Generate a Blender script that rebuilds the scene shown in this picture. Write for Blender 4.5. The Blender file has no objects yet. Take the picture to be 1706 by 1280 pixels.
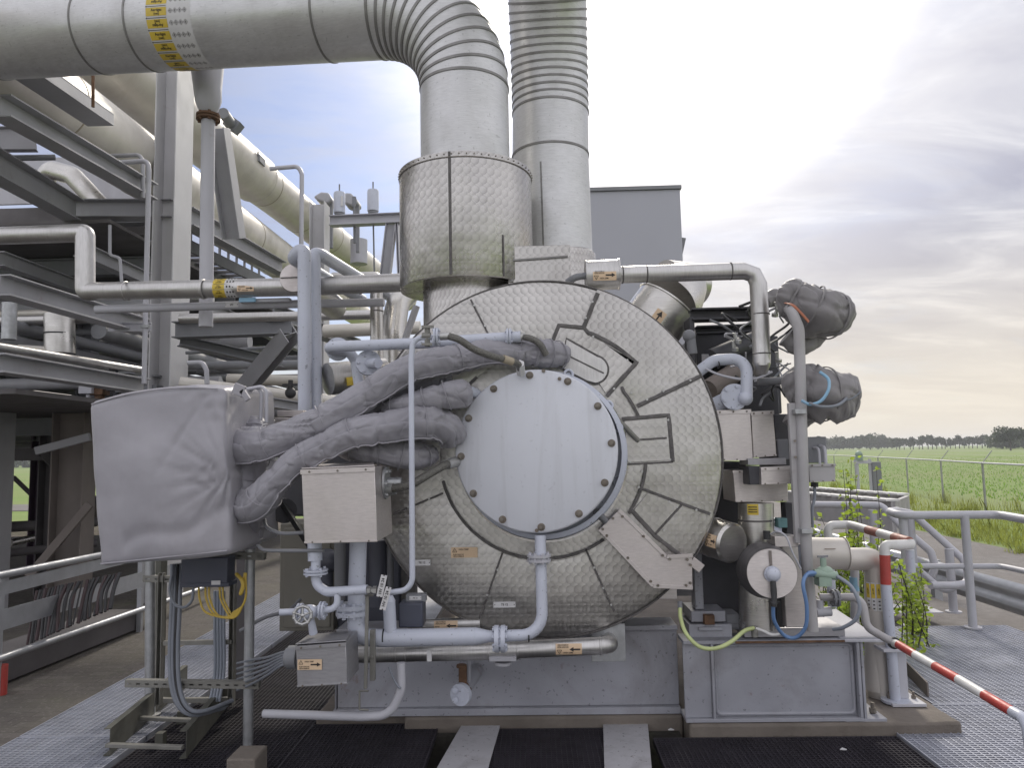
import bpy, math, random
from mathutils import Vector, Matrix, noise
random.seed(11)
V = Vector
pi = math.pi
sc = bpy.context.scene
COL = sc.collection
X3, Y3, Z3 = V((1, 0, 0)), V((0, 1, 0)), V((0, 0, 1))

# ---------------------------------------------------------------- camera
FPX, CX, CY, EYE = 1230.0, 853.0, 640.0, 1.78
Yc = V((37, -115, -1230)).normalized()
Zc = V((-0.022, 1, 0)); Zc = (Zc - Yc * Zc.dot(Yc)).normalized()
Xc = Yc.cross(Zc)
CAM = V((0, 0, EYE))
Rm = Matrix((Xc, Yc, Zc))


def ray(px, py):
    d = V((px - CX, CY - py, -FPX))
    return V((d.dot(Xc), d.dot(Yc), d.dot(Zc)))


def P(px, py, Y):
    r = ray(px, py); return CAM + r * (Y / r.y)


def PX(px, py, X):
    r = ray(px, py); return CAM + r * (X / r.x)


def PZ(px, py, z):
    r = ray(px, py); return CAM + r * ((z - EYE) / r.z)


def W(rpx, p):                       # a length of rpx photo pixels at world point p
    d = Rm.transposed() @ (V(p) - CAM)
    return rpx * -d.z / FPX


cd = bpy.data.cameras.new('camera'); cam = bpy.data.objects.new('camera', cd); COL.objects.link(cam)
cam.matrix_world = Matrix.Translation(CAM) @ Rm.to_4x4()
cd.sensor_fit = 'HORIZONTAL'; cd.sensor_width = 36; cd.lens = 36 * FPX / 1706
cd.clip_start = 0.05; cd.clip_end = 6000
sc.camera = cam


# ---------------------------------------------------------------- mesh builder
def frame(t, ref=None):
    t = t.normalized()
    ref = V(ref) if ref is not None else (Z3 if abs(t.z) < 0.95 else Y3)
    u = (ref - t * ref.dot(t))
    if u.length < 1e-6:
        u = X3 - t * X3.dot(t)
    u.normalize()
    return u, t.cross(u)


def fillet(pts, r, n=7):
    out = [V(pts[0])]
    for i in range(1, len(pts) - 1):
        a, b, c = V(pts[i - 1]), V(pts[i]), V(pts[i + 1])
        d1, d2 = (a - b), (c - b)
        l1, l2 = d1.length, d2.length
        if l1 < 1e-6 or l2 < 1e-6:
            continue
        d1 /= l1; d2 /= l2
        ang = d1.angle(d2)
        if ang > pi - 0.03:
            out.append(b); continue
        tl = min(r / math.tan(ang / 2), 0.49 * l1, 0.49 * l2)
        rr = tl * math.tan(ang / 2)
        cdir = (d1 + d2).normalized()
        cen = b + cdir * (rr / math.sin(ang / 2))
        p1, p2 = b + d1 * tl, b + d2 * tl
        v1, v2 = p1 - cen, p2 - cen
        th = v1.angle(v2)
        for k in range(n + 1):
            f = k / n
            out.append(cen + (v1 * math.sin((1 - f) * th) + v2 * math.sin(f * th)) / math.sin(th))
    out.append(V(pts[-1]))
    return out


def spline(pts, n=8):
    pts = [V(p) for p in pts]
    q = [pts[0] * 2 - pts[1]] + pts + [pts[-1] * 2 - pts[-2]]
    out = []
    for i in range(1, len(q) - 2):
        a, b, c, d = q[i - 1], q[i], q[i + 1], q[i + 2]
        for k in range(n):
            t = k / n
            out.append(0.5 * ((2 * b) + (c - a) * t + (2 * a - 5 * b + 4 * c - d) * t * t + (3 * b - a - 3 * c + d) * t ** 3))
    out.append(pts[-1])
    return out


class MB:
    def __init__(s):
        s.v = []; s.f = []; s.m = []; s.k = 0

    def mat(s, k):
        s.k = k; return s

    def add(s, vs, fs):
        o = len(s.v)
        s.v += [V(p) for p in vs]
        for f in fs:
            s.f.append(tuple(i + o for i in f)); s.m.append(s.k)
        return s

    def obox(s, c, ux, uy, uz):
        c = V(c); vs = []
        for a in (-1, 1):
            for b in (-1, 1):
                for d in (-1, 1):
                    vs.append(c + ux * a + uy * b + uz * d)
        return s.add(vs, [(0, 1, 3, 2), (4, 6, 7, 5), (0, 4, 5, 1), (2, 3, 7, 6), (0, 2, 6, 4), (1, 5, 7, 3)])

    def box(s, a, b):
        a, b = V(a), V(b); c = (a + b) / 2; h = (b - a) / 2
        return s.obox(c, X3 * abs(h.x), Y3 * abs(h.y), Z3 * abs(h.z))

    def bar(s, A, B, w, h, up=None):
        A, B = V(A), V(B); t = (B - A)
        u, v = frame(t, up)
        return s.obox((A + B) / 2, t / 2, v * (w / 2), u * (h / 2))

    def ibeam(s, A, B, h, w, t=0.014, up=None, kind='I'):
        A, B = V(A), V(B)
        d = (B - A); u, v = frame(d, up); c = (A + B) / 2
        s.obox(c + u * (h / 2 - t / 2), d / 2, v * (w / 2), u * (t / 2))
        s.obox(c - u * (h / 2 - t / 2), d / 2, v * (w / 2), u * (t / 2))
        off = V((0, 0, 0)) if kind == 'I' else v * (w / 2 - t / 2) * (1 if kind == 'C' else -1)
        s.obox(c + off, d / 2, v * (t * .4), u * (h / 2 - t))
        return s

    def tube(s, pts, r, n=16, cap=True, disp=None, ref=None, flat=1.0):
        pts = [V(p) for p in pts]; N = len(pts)
        rad = r if isinstance(r, (list, tuple)) else [r] * N
        tan = []
        for i in range(N):
            a = pts[max(i - 1, 0)]; b = pts[min(i + 1, N - 1)]
            t = (b - a); tan.append(t.normalized() if t.length > 1e-9 else Z3)
        u, w = frame(tan[0], ref)
        vs = []; L = 0
        for i in range(N):
            if i:
                L += (pts[i] - pts[i - 1]).length
                u = (u - tan[i] * u.dot(tan[i])).normalized(); w = tan[i].cross(u)
            for k in range(n):
                a = 2 * pi * k / n
                rr = rad[i] * (disp(L, a, i / (N - 1)) if disp else 1)
                vs.append(pts[i] + (u * math.cos(a) * flat + w * math.sin(a)) * rr)
        fs = []
        for i in range(N - 1):
            for k in range(n):
                k2 = (k + 1) % n
                fs.append((i * n + k, i * n + k2, (i + 1) * n + k2, (i + 1) * n + k))
        if cap:
            fs.append(tuple(reversed(range(n)))); fs.append(tuple(range((N - 1) * n, N * n)))
        return s.add(vs, fs)

    def pipe(s, pts, r, bend=None, n=16, cap=True, fn=7):
        return s.tube(fillet(pts, bend if bend is not None else r * 2.2, fn), r, n, cap)

    def cyl(s, A, B, r1, r2=None, n=24, cap=True):
        return s.tube([A, B], [r1, r1 if r2 is None else r2], n, cap)

    def lathe(s, prof, o, ax, n=48, a0=0, a1=2 * pi, ref=None):
        o = V(o); ax = V(ax).normalized(); u, w = frame(ax, ref)
        full = abs(a1 - a0 - 2 * pi) < 1e-6
        m = n if full else n + 1
        vs = []
        for (r, h) in prof:
            for k in range(m):
                a = a0 + (a1 - a0) * k / n
                vs.append(o + ax * h + (u * math.cos(a) + w * math.sin(a)) * r)
        fs = []
        for i in range(len(prof) - 1):
            for k in range(n):
                k2 = (k + 1) % m
                fs.append((i * m + k, i * m + k2, (i + 1) * m + k2, (i + 1) * m + k))
        return s.add(vs, fs)

    def disc(s, c, ax, r, h, n=40):
        c = V(c); ax = V(ax).normalized()
        return s.cyl(c, c + ax * h, r, n=n)

    def bolt(s, c, ax, r, h):
        c = V(c); ax = V(ax).normalized()
        return s.tube([c, c + ax * h], [r, r], 6)

    def ring(s, c, ax, R, r, n=40, m=8):
        prof = [(R + r * math.cos(2 * pi * k / m), r * math.sin(2 * pi * k / m)) for k in range(m + 1)]
        return s.lathe(prof, c, ax, n)

    def sphere(s, c, r, n=16, m=10, sx=1, sy=1, sz=1):
        vs = [V(c) + V((0, 0, -r * sz))]
        for i in range(1, m):
            a = -pi / 2 + pi * i / m
            for k in range(n):
                b = 2 * pi * k / n
                vs.append(V(c) + V((math.cos(a) * math.cos(b) * r * sx, math.cos(a) * math.sin(b) * r * sy, math.sin(a) * r * sz)))
        vs.append(V(c) + V((0, 0, r * sz)))
        fs = [(0, 1 + (k + 1) % n, 1 + k) for k in range(n)]
        for i in range(m - 2):
            for k in range(n):
                a = 1 + i * n + k; b = 1 + i * n + (k + 1) % n
                fs.append((a, b, b + n, a + n))
        t = len(vs) - 1; o = 1 + (m - 2) * n
        fs += [(o + k, o + (k + 1) % n, t) for k in range(n)]
        return s.add(vs, fs)

    def prism(s, poly, d):
        poly = [V(p) for p in poly]; n = len(poly); d = V(d)
        nn = V((0, 0, 0))
        for i in range(n):
            nn += poly[i].cross(poly[(i + 1) % n])
        if nn.dot(d) > 0:
            poly.reverse()
        vs = poly + [p + d for p in poly]
        fs = [tuple(range(n)), tuple(reversed(range(n, 2 * n)))]
        for i in range(n):
            j = (i + 1) % n
            fs.append((i, i + n, j + n, j))
        return s.add(vs, fs)

    def flange(s, c, ax, R, t, nb=8, gap=0.006, rb=None):
        c = V(c); ax = V(ax).normalized()
        s.cyl(c - ax * (t + gap), c - ax * gap, R, n=28); s.cyl(c + ax * gap, c + ax * (t + gap), R, n=28)
        s.cyl(c - ax * gap, c + ax * gap, R * .8, n=20)
        u, w = frame(ax); rb = rb or R * .13
        for k in range(nb):
            a = 2 * pi * (k + .5) / nb
            p = c + (u * math.cos(a) + w * math.sin(a)) * R * .8
            s.bolt(p - ax * (t + gap + rb * 1.2), ax, rb, 2 * (t + gap + rb * 1.2))
        return s


# ---------------------------------------------------------------- objects
ROOTS = []
CTR = {}          # parts whose procedural pattern runs round their own axis


def setp(o, label=None, cat=None, group=None, kind=None):
    if label: o['label'] = label
    if cat: o['category'] = cat
    if group: o['group'] = group
    if kind: o['kind'] = kind


def mk(name, mb, mats, bevel=0, ang=38):
    me = bpy.data.meshes.new(name)
    me.from_pydata([tuple(p) for p in mb.v], [], mb.f)
    mats = mats if isinstance(mats, (list, tuple)) else [mats]
    for m in mats: me.materials.append(m)
    if len(mats) > 1: me.polygons.foreach_set('material_index', mb.m)
    me.update()
    me.shade_smooth(); me.set_sharp_from_angle(angle=math.radians(ang))
    o = bpy.data.objects.new(name, me); COL.objects.link(o)
    if bevel:
        b = o.modifiers.new('bevel', 'BEVEL'); b.width = bevel; b.segments = 2; b.limit_method = 'ANGLE'; b.angle_limit = math.radians(50)
        b.harden_normals = False
    return o


def thing(name, label, cat, group=None):
    o = bpy.data.objects.new(name, None); COL.objects.link(o); o.empty_display_size = .1
    setp(o, label, cat, group); ROOTS.append(o); return o


def part(root, name, mb, mats, label=None, bevel=0, ang=38, kind=None):
    o = mk(name, mb, mats, bevel, ang); o.parent = root
    if label: o['label'] = label
    if kind: o['kind'] = kind
    return o


def parts_each(root, name, mb, mats, label=None, bevel=0, ang=38):
    """every loose piece of mb becomes a part of its own"""
    n = len(mb.v); p = list(range(n))
    def find(i):
        while p[i] != i:
            p[i] = p[p[i]]; i = p[i]
        return i
    for f in mb.f:
        a = find(f[0])
        for j in f[1:]: p[find(j)] = a
    by = {}
    for f, k in zip(mb.f, mb.m): by.setdefault(find(f[0]), []).append((f, k))
    out = []
    for fs in by.values():
        q = MB(); idx = {}
        for f, k in fs:
            for i in f:
                if i not in idx: idx[i] = len(q.v); q.v.append(mb.v[i])
            q.f.append(tuple(idx[i] for i in f)); q.m.append(k)
        out.append(part(root, name, q, mats, label, bevel, ang))
    return out


def solo(name, label, cat, mb, mats, group=None, kind=None, bevel=0, ang=38):
    o = mk(name, mb, mats, bevel, ang); setp(o, label, cat, group, kind); ROOTS.append(o); return o


def struct(name, mb, mats, bevel=0):
    o = mk(name, mb, mats, bevel); o['kind'] = 'structure'; return o


def tree_of(o):
    out = [o]
    for c in o.children: out += tree_of(c)
    return out


def finalize():
    bpy.context.view_layer.update()
    for r in ROOTS:
        t = [o for o in tree_of(r) if o.type == 'MESH']
        lo = V((1e9,) * 3); hi = V((-1e9,) * 3)
        for o in t:
            for v in o.data.vertices:
                for k in range(3):
                    lo[k] = min(lo[k], v.co[k]); hi[k] = max(hi[k], v.co[k])
        base = V(((lo.x + hi.x) / 2, (lo.y + hi.y) / 2, lo.z))
        for o in t:
            c = CTR.get(o.name)
            if c is not None and o is not r:
                o.data.transform(Matrix.Translation(-c)); o.location = c - base - (o.parent.location if o.parent is not r else V((0, 0, 0)))
            else:
                o.data.transform(Matrix.Translation(-base))
                if o.parent and o.parent is not r: o.location = -o.parent.location
        r.location = base


def pts(l):
    return [P(*p) for p in l]


# text and stickers -------------------------------------------------------
_TXT = {}


def text_mesh(s, bold=True):
    if s in _TXT: return _TXT[s]
    c = bpy.data.curves.new('t', 'FONT'); c.body = s; c.resolution_u = 2
    c.align_x = 'CENTER'; c.align_y = 'CENTER'
    if bold: c.offset = 0.02
    o = bpy.data.objects.new('t', c); COL.objects.link(o)
    dg = bpy.context.evaluated_depsgraph_get()
    me = o.evaluated_get(dg).to_mesh()
    r = ([v.co.copy() for v in me.vertices], [tuple(p.vertices) for p in me.polygons])
    bpy.data.objects.remove(o); bpy.data.curves.remove(c)
    _TXT[s] = r
    return r


def put_text(mb, s, mp, u, v, h, k=2, flip=False, maxw=None):
    vs, fs = text_mesh(s)
    w = max(a.x for a in vs) - min(a.x for a in vs)
    sx = h if maxw is None else min(h, maxw / w)
    if maxw is not None: h = min(h, sx * 1.5)
    g = -1 if flip else 1
    mb.add([mp(u + g * a.x * sx, v + g * a.y * h, k) for a in vs], fs)


def flat_map(o, ux, uy, nrm, lift=0.0015):
    o = V(o); ux = V(ux).normalized(); uy = V(uy).normalized(); nrm = V(nrm).normalized()
    return lambda u, v, k: o + ux * u + uy * v + nrm * (lift * k)


def cyl_map(o, ax, r, ang0, ref, lift=0.0015):   # u along axis, v round the pipe
    o = V(o); ax = V(ax).normalized(); a, b = frame(ax, ref)
    def f(u, v, k):
        t = ang0 + v / r
        return o + ax * u + (a * math.cos(t) + b * math.sin(t)) * (r + lift * k)
    return f


def rect(mb, mp, u0, v0, u1, v1, k=1, n=1, m=8):
    vs = []; fs = []
    for i in range(n + 1):
        for j in range(m + 1):
            vs.append(mp(u0 + (u1 - u0) * i / n, v0 + (v1 - v0) * j / m, k))
    for i in range(n):
        for j in range(m):
            a = i * (m + 1) + j
            fs.append((a, a + m + 1, a + m + 2, a + 1))
    mb.add(vs, fs)


def warn_sticker(mb, mp, w, h, arrow=1):
    """peach warning sticker: triangle, three lines of type and an arrow (arrow=+1 right, -1 left, 0 none)"""
    mb.mat(0); rect(mb, mp, -w / 2, -h / 2, w / 2, h / 2, 1)
    mb.mat(1)
    tx, ty, tr = -w * .36, h * .16, h * .24
    for a in range(3):
        p = [(tx + tr * math.sin(2 * pi * (a + q) / 3), ty + tr * math.cos(2 * pi * (a + q) / 3)) for q in (0, 1)]
        d = V((p[1][0] - p[0][0], p[1][1] - p[0][1])); nn = V((-d.y, d.x)).normalized() * h * .022
        mb.add([mp(p[0][0] + nn.x, p[0][1] + nn.y, 2), mp(p[1][0] + nn.x, p[1][1] + nn.y, 2), mp(p[1][0] - nn.x, p[1][1] - nn.y, 2), mp(p[0][0] - nn.x, p[0][1] - nn.y, 2)], [(0, 1, 2, 3)])
    put_text(mb, '!', mp, tx, ty, h * .24)
    put_text(mb, 'HIGH TEMP', mp, -w * .02, h * .28, h * .2, maxw=w * .37)
    put_text(mb, 'ELEKTRISCHE', mp, -w * .22, -h * .2, h * .17, maxw=w * .42)
    put_text(mb, 'VERWARMING', mp, -w * .22, -h * .37, h * .17, maxw=w * .42)
    if arrow:
        g = arrow; c0 = w * .24
        mb.add([mp(c0 + g * a * w, b * h, 2) for a, b in ((-.2, -.07), (.08, -.07), (.08, .07), (-.2, .07))], [(0, 1, 2, 3)])
        mb.add([mp(c0 + g * a * w, b * h, 2) for a, b in ((.06, -.2), (.22, 0), (.06, .2))], [(0, 1, 2)])


def nameplate(mb, mp, w, h, s):
    mb.mat(0); rect(mb, mp, -w / 2, -h / 2, w / 2, h / 2, 1)
    mb.mat(1); put_text(mb, s, mp, 0, 0, h * .5, maxw=w * .7)
    for g in (-1, 1):
        rect(mb, mp, g * w * .44 - h * .07, -h * .07, g * w * .44 + h * .07, h * .07, 2, 1, 1)
# ---------------------------------------------------------------- materials
def nd(nt, typ, ins=None, **pr):
    n = nt.nodes.new('ShaderNode' + typ)
    for k, v in pr.items(): setattr(n, k, v)
    for k, v in (ins or {}).items():
        s = n.inputs[k]
        if hasattr(v, 'is_linked'): nt.links.new(v, s)
        else: s.default_value = v
    return n


def newmat(name):
    m = bpy.data.materials.new(name); m.use_nodes = True; nt = m.node_tree
    for n in list(nt.nodes): nt.nodes.remove(n)
    return m, nt


def fin(nt, bsdf):
    o = nt.nodes.new('ShaderNodeOutputMaterial'); nt.links.new(bsdf.outputs[0], o.inputs['Surface'])


def c4(c): return (c[0], c[1], c[2], 1)


def ramp(nt, fac, stops):
    r = nt.nodes.new('ShaderNodeValToRGB'); e = r.color_ramp.elements
    while len(e) < len(stops): e.new(0.5)
    for i, (p, c) in enumerate(stops):
        e[i].position = p; e[i].color = c4(c) if isinstance(c, (tuple, list)) else (c, c, c, 1)
    nt.links.new(fac, r.inputs[0]); return r.outputs[0]


def mix(nt, f, a, b, mode='MIX'):
    n = nt.nodes.new('ShaderNodeMix'); n.data_type = 'RGBA'; n.blend_type = mode
    for k, v in ((0, f), (6, a), (7, b)):
        if hasattr(v, 'is_linked'): nt.links.new(v, n.inputs[k])
        else: n.inputs[k].default_value = c4(v) if isinstance(v, (tuple, list)) else v
    return n.outputs[2]


def math_(nt, op, a, b=None, c=None):
    n = nt.nodes.new('ShaderNodeMath'); n.operation = op
    for i, v in enumerate((a, b, c)):
        if v is None: continue
        if hasattr(v, 'is_linked'): nt.links.new(v, n.inputs[i])
        else: n.inputs[i].default_value = v
    return n.outputs[0]


def noise_(nt, co, scale, detail=5, rough=.55, stretch=None, dist=0):
    if stretch:
        co = nd(nt, 'Mapping', {'Vector': co, 'Scale': stretch}).outputs[0]
    return nd(nt, 'TexNoise', {'Vector': co, 'Scale': scale, 'Detail': detail, 'Roughness': rough, 'Distortion': dist}).outputs[0]


def paint(name, col, rough=.45, metal=0.0, var=.14, ns=2.5, grime=.35, gcol=(.10, .085, .07), gs=1.5, gst=(1, 1, .3), rust=0, bump=.06, bs=90, spec=.5, speck=0.0, brush=None):  # brush: marks whose darker flanks are reflections painted into the colour
    m, nt = newmat(name)
    co = nd(nt, 'TexCoord').outputs['Object']
    info = nd(nt, 'ObjectInfo').outputs['Random']
    n1 = noise_(nt, co, ns, 6)
    lo = tuple(c * (1 - var) for c in col); hi = tuple(min(1, c * (1 + var)) for c in col)
    c = ramp(nt, n1, [(.3, lo), (.7, hi)])
    if brush:
        nb = noise_(nt, co, brush[0], 3, .6, brush[1])
        c = mix(nt, .5, c, ramp(nt, nb, [(.3, tuple(x * .8 for x in col)), (.7, tuple(min(1, x * 1.12) for x in col))]))
    if grime:
        n2 = noise_(nt, co, gs, 8, .65, gst, .6)
        c = mix(nt, ramp(nt, n2, [(.5, 0), (.78, grime)]), c, gcol)
    if rust:
        n3 = noise_(nt, co, 5, 8, .7)
        c = mix(nt, ramp(nt, n3, [(.62, 0), (.72, rust)]), c, (.16, .06, .03))
    if speck:
        n4 = noise_(nt, co, 42, 3, .5)
        c = mix(nt, ramp(nt, n4, [(.66, 0), (.7, speck)]), c, (.06, .055, .05))
    rr = ramp(nt, noise_(nt, co, ns * 2.3, 5), [(.3, max(.05, rough - .1)), (.7, min(1, rough + .12))])
    b = nd(nt, 'BsdfPrincipled', {'Base Color': c, 'Roughness': rr, 'Metallic': metal, 'Specular IOR Level': spec})
    if bump:
        h = noise_(nt, co, bs, 4, .6)
        h2 = noise_(nt, co, 4, 3)
        hh = math_(nt, 'MULTIPLY_ADD', h2, 4.0, h)
        nt.links.new(nd(nt, 'Bump', {'Strength': bump, 'Distance': .01, 'Height': hh}).outputs[0], b.inputs['Normal'])
    fin(nt, b); return m


def engine_turned(name, s, mode, radius=1.0, col=(.475, .46, .44), rough=.33):
    """sheet steel ground all over with rows of overlapping round brush marks; mode 'flat' (XZ plane) or 'cyl' (about Z)"""
    m, nt = newmat(name)
    co = nd(nt, 'TexCoord').outputs['Object']
    rnd_ = nd(nt, 'ObjectInfo').outputs['Random']
    x, y, z = [nd(nt, 'SeparateXYZ', {0: co}).outputs[i] for i in range(3)]
    if mode == 'flat':
        u, v = x, z
    else:
        th = math_(nt, 'ARCTAN2', y, x)
        u, v = math_(nt, 'MULTIPLY', th, radius), z
    asp = 1.25
    def grid(ou, ov):
        ua = math_(nt, 'ADD', math_(nt, 'DIVIDE', u, s), ou); va = math_(nt, 'ADD', math_(nt, 'DIVIDE', v, s * asp), ov)
        ru, rv = math_(nt, 'ROUND', ua), math_(nt, 'ROUND', va)
        fu = math_(nt, 'SUBTRACT', ua, ru); fv = math_(nt, 'MULTIPLY', math_(nt, 'SUBTRACT', va, rv), asp)
        r = math_(nt, 'SQRT', math_(nt, 'ADD', math_(nt, 'MULTIPLY', fu, fu), math_(nt, 'MULTIPLY', fv, fv)))
        return fu, fv, r, ru, rv
    A = grid(0.0, 0.0); B = grid(.5, .5)
    sel = math_(nt, 'LESS_THAN', A[2], .53)
    def pick(i): return math_(nt, 'ADD', B[i], math_(nt, 'MULTIPLY', sel, math_(nt, 'SUBTRACT', A[i], B[i])))
    fu, fv, r2, cu, cv = [pick(i) for i in range(5)]
    if mode == 'flat':
        tv = nd(nt, 'CombineXYZ', {0: math_(nt, 'MULTIPLY', fv, -1), 1: 0.0, 2: fu}).outputs[0]
    else:
        sn, cs = math_(nt, 'SINE', th), math_(nt, 'COSINE', th)
        tv = nd(nt, 'CombineXYZ', {0: math_(nt, 'MULTIPLY', fv, sn), 1: math_(nt, 'MULTIPLY', math_(nt, 'MULTIPLY', fv, cs), -1), 2: fu}).outputs[0]
    big = noise_(nt, co, 2.2, 6, .6)
    c = ramp(nt, big, [(.3, tuple(k * .84 for k in col)), (.7, tuple(min(1, k * 1.12) for k in col))])
    # reflections painted into the colour: one flank of each mark darker, varied by sheet
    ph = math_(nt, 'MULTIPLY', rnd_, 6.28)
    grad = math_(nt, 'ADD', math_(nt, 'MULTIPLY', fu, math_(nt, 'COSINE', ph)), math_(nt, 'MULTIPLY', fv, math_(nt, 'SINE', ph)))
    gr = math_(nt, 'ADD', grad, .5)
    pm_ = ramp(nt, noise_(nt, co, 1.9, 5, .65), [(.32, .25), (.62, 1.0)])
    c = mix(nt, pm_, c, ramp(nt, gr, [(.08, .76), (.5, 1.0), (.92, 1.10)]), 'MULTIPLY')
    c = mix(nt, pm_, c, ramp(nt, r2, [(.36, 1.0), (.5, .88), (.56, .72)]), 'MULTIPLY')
    g = noise_(nt, co, 1.4, 8, .68, (1, 1, .8), .8)
    c = mix(nt, ramp(nt, g, [(.5, 0), (.78, .6)]), c, (.22, .20, .19))
    rr = math_(nt, 'MULTIPLY_ADD', noise_(nt, co, 3, 4), .2, rough - .1)
    b = nd(nt, 'BsdfPrincipled', {'Base Color': c, 'Roughness': rr, 'Metallic': .94, 'Anisotropic': .6})
    nt.links.new(nd(nt, 'VectorMath', {0: tv}, operation='NORMALIZE').outputs[0], b.inputs['Tangent'])
    hh = math_(nt, 'MULTIPLY', noise_(nt, co, 1.7, 3), 14.0)
    nt.links.new(nd(nt, 'Bump', {'Strength': .24, 'Distance': .006, 'Height': hh}).outputs[0], b.inputs['Normal'])
    fin(nt, b); return m


def canvas(name, col, rough=.48, wr=.55, rs=1.0):
    m, nt = newmat(name)
    co = nd(nt, 'TexCoord').outputs['Object']
    n1 = noise_(nt, co, 3, 6)
    c = ramp(nt, n1, [(.3, tuple(k * .85 for k in col)), (.7, tuple(k * 1.12 for k in col))])
    c = mix(nt, ramp(nt, noise_(nt, co, 1.3, 8, .7), [(.52, 0), (.8, .4)]), c, (.16, .145, .14))
    b = nd(nt, 'BsdfPrincipled', {'Base Color': c, 'Roughness': rough, 'Specular IOR Level': .5, 'Sheen Weight': .15})
    def ridge(sc_, st, dist):
        cv = nd(nt, 'Mapping', {'Vector': co, 'Scale': st, 'Rotation': (.5, .3, .6)}).outputs[0]
        n_ = nd(nt, 'TexNoise', {'Vector': cv, 'Scale': sc_, 'Detail': 3.0, 'Roughness': .45, 'Distortion': dist}).outputs[0]
        a_ = math_(nt, 'ABSOLUTE', math_(nt, 'SUBTRACT', n_, .5))
        return math_(nt, 'POWER', math_(nt, 'MULTIPLY', a_, 3.0), .55)
    h1 = ridge(3.2 * rs, (1.6, 1, .7), .35)
    h2 = noise_(nt, co, 9 * rs, 4, .5, (1, 1, 1.6), .6)
    if rs < .5: h1 = noise_(nt, co, 3.5, 3, .5, (1.4, 1, .8), .8)
    h3 = noise_(nt, co, 260, 2)
    hh = math_(nt, 'MULTIPLY_ADD', h1, 1.6, math_(nt, 'MULTIPLY_ADD', h2, .75, math_(nt, 'MULTIPLY', h3, .06)))
    nt.links.new(nd(nt, 'Bump', {'Strength': wr, 'Distance': .012, 'Height': hh}).outputs[0], b.inputs['Normal'])
    fin(nt, b); return m


def leafmat(name, col, trans=.35, var=.35):
    m, nt = newmat(name)
    co = nd(nt, 'TexCoord').outputs['Object']
    c = ramp(nt, noise_(nt, co, 9, 3), [(.3, tuple(k * (1 - var) for k in col)), (.7, tuple(k * (1 + var) for k in col))])
    d = nd(nt, 'BsdfPrincipled', {'Base Color': c, 'Roughness': .55, 'Specular IOR Level': .3})
    t = nd(nt, 'BsdfTranslucent', {'Color': mix(nt, 1.0, c, (1.3, 1.5, .6), 'MULTIPLY')})
    s = nd(nt, 'MixShader', {0: trans, 1: d.outputs[0], 2: t.outputs[0]})
    fin(nt, s); return m


def ground_mat(name, cols, scale, rough=.9, bump=.3, bs=40, big=None, stretch=None):
    m, nt = newmat(name)
    co = nd(nt, 'TexCoord').outputs['Object']
    c = ramp(nt, noise_(nt, co, scale, 9, .65, stretch), [(.3, cols[0]), (.5, cols[1]), (.7, cols[2])])
    if big:
        c = mix(nt, ramp(nt, noise_(nt, co, big[0], 5, .6, big[2] if len(big) > 2 else None), [(.42, 0), (.62, .75)]), c, big[1])
    b = nd(nt, 'BsdfPrincipled', {'Base Color': c, 'Roughness': rough, 'Specular IOR Level': .25})
    nt.links.new(nd(nt, 'Bump', {'Strength': bump, 'Distance': .02, 'Height': noise_(nt, co, bs, 6, .7)}).outputs[0], b.inputs['Normal'])
    fin(nt, b); return m


def brick_mat(name):
    m, nt = newmat(name)
    co = nd(nt, 'TexCoord').outputs['Object']
    bt = nd(nt, 'TexBrick', {'Vector': co, 'Color1': (.08, .07, .064, 1), 'Color2': (.11, .098, .09, 1), 'Mortar': (.05, .045, .035, 1), 'Scale': 4.6, 'Mortar Size': .016, 'Bias': 0.0, 'Brick Width': .95, 'Row Height': .48})
    c = mix(nt, ramp(nt, noise_(nt, co, 1.1, 8, .7), [(.42, 0), (.66, .85)]), bt.outputs[0], (.115, .105, .082))
    c = mix(nt, ramp(nt, noise_(nt, co, 38, 4, .6), [(.55, 0), (.68, .7)]), c, (.18, .165, .15))
    c = mix(nt, ramp(nt, noise_(nt, co, .8, 6, .7), [(.55, 0), (.7, .6)]), c, (.07, .085, .03))
    b = nd(nt, 'BsdfPrincipled', {'Base Color': c, 'Roughness': .9})
    nt.links.new(nd(nt, 'Bump', {'Strength': .5, 'Distance': .01, 'Height': math_(nt, 'ADD', bt.outputs[1], noise_(nt, co, 60, 4))}).outputs[0], b.inputs['Normal'])
    fin(nt, b); return m


M = {}
M['steel'] = paint('brushed_steel_cladding', (.56, .545, .52), .33, .95, .10, 3, .38, (.2, .18, .16), 1.6, (1, 1, .5), bump=.05, bs=25, brush=(14, (1, 1, 9)))
M['steelx'] = paint('brushed_steel_lengthwise', (.54, .53, .52), .4, .95, .10, 3, .35, (.2, .18, .16), 1.6, (.6, 1, 1), bump=.05, bs=25, brush=(14, (9, 1, 1)))
M['sheet'] = paint('sheet_steel_box', (.57, .53, .515), .42, .8, .08, 2.5, .3, (.25, .21, .19), 1.5, (1, 1, .4), bump=.03, bs=20, brush=(20, (1, 1, 6)))
M['alu'] = paint('weathered_aluminium_cladding', (.62, .59, .54), .45, .3, .10, 2, .35, (.34, .28, .2), 1.4, (1, 1, 1), bump=.06, bs=20)
M['duct'] = paint('duct_cladding', (.60, .60, .605), .43, .55, .08, 2, .28, (.25, .23, .21), 2.0, (1, 1, .35), bump=.05, bs=18, brush=(16, (1, 1, 8)), speck=.25)
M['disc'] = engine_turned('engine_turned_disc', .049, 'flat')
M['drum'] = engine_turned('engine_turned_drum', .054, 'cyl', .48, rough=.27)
M['grey'] = paint('grey_structural_paint', (.335, .335, .355), .5, 0, .10, 1.5, .35, (.14, .13, .12), 1.2, rust=.25)
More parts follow.
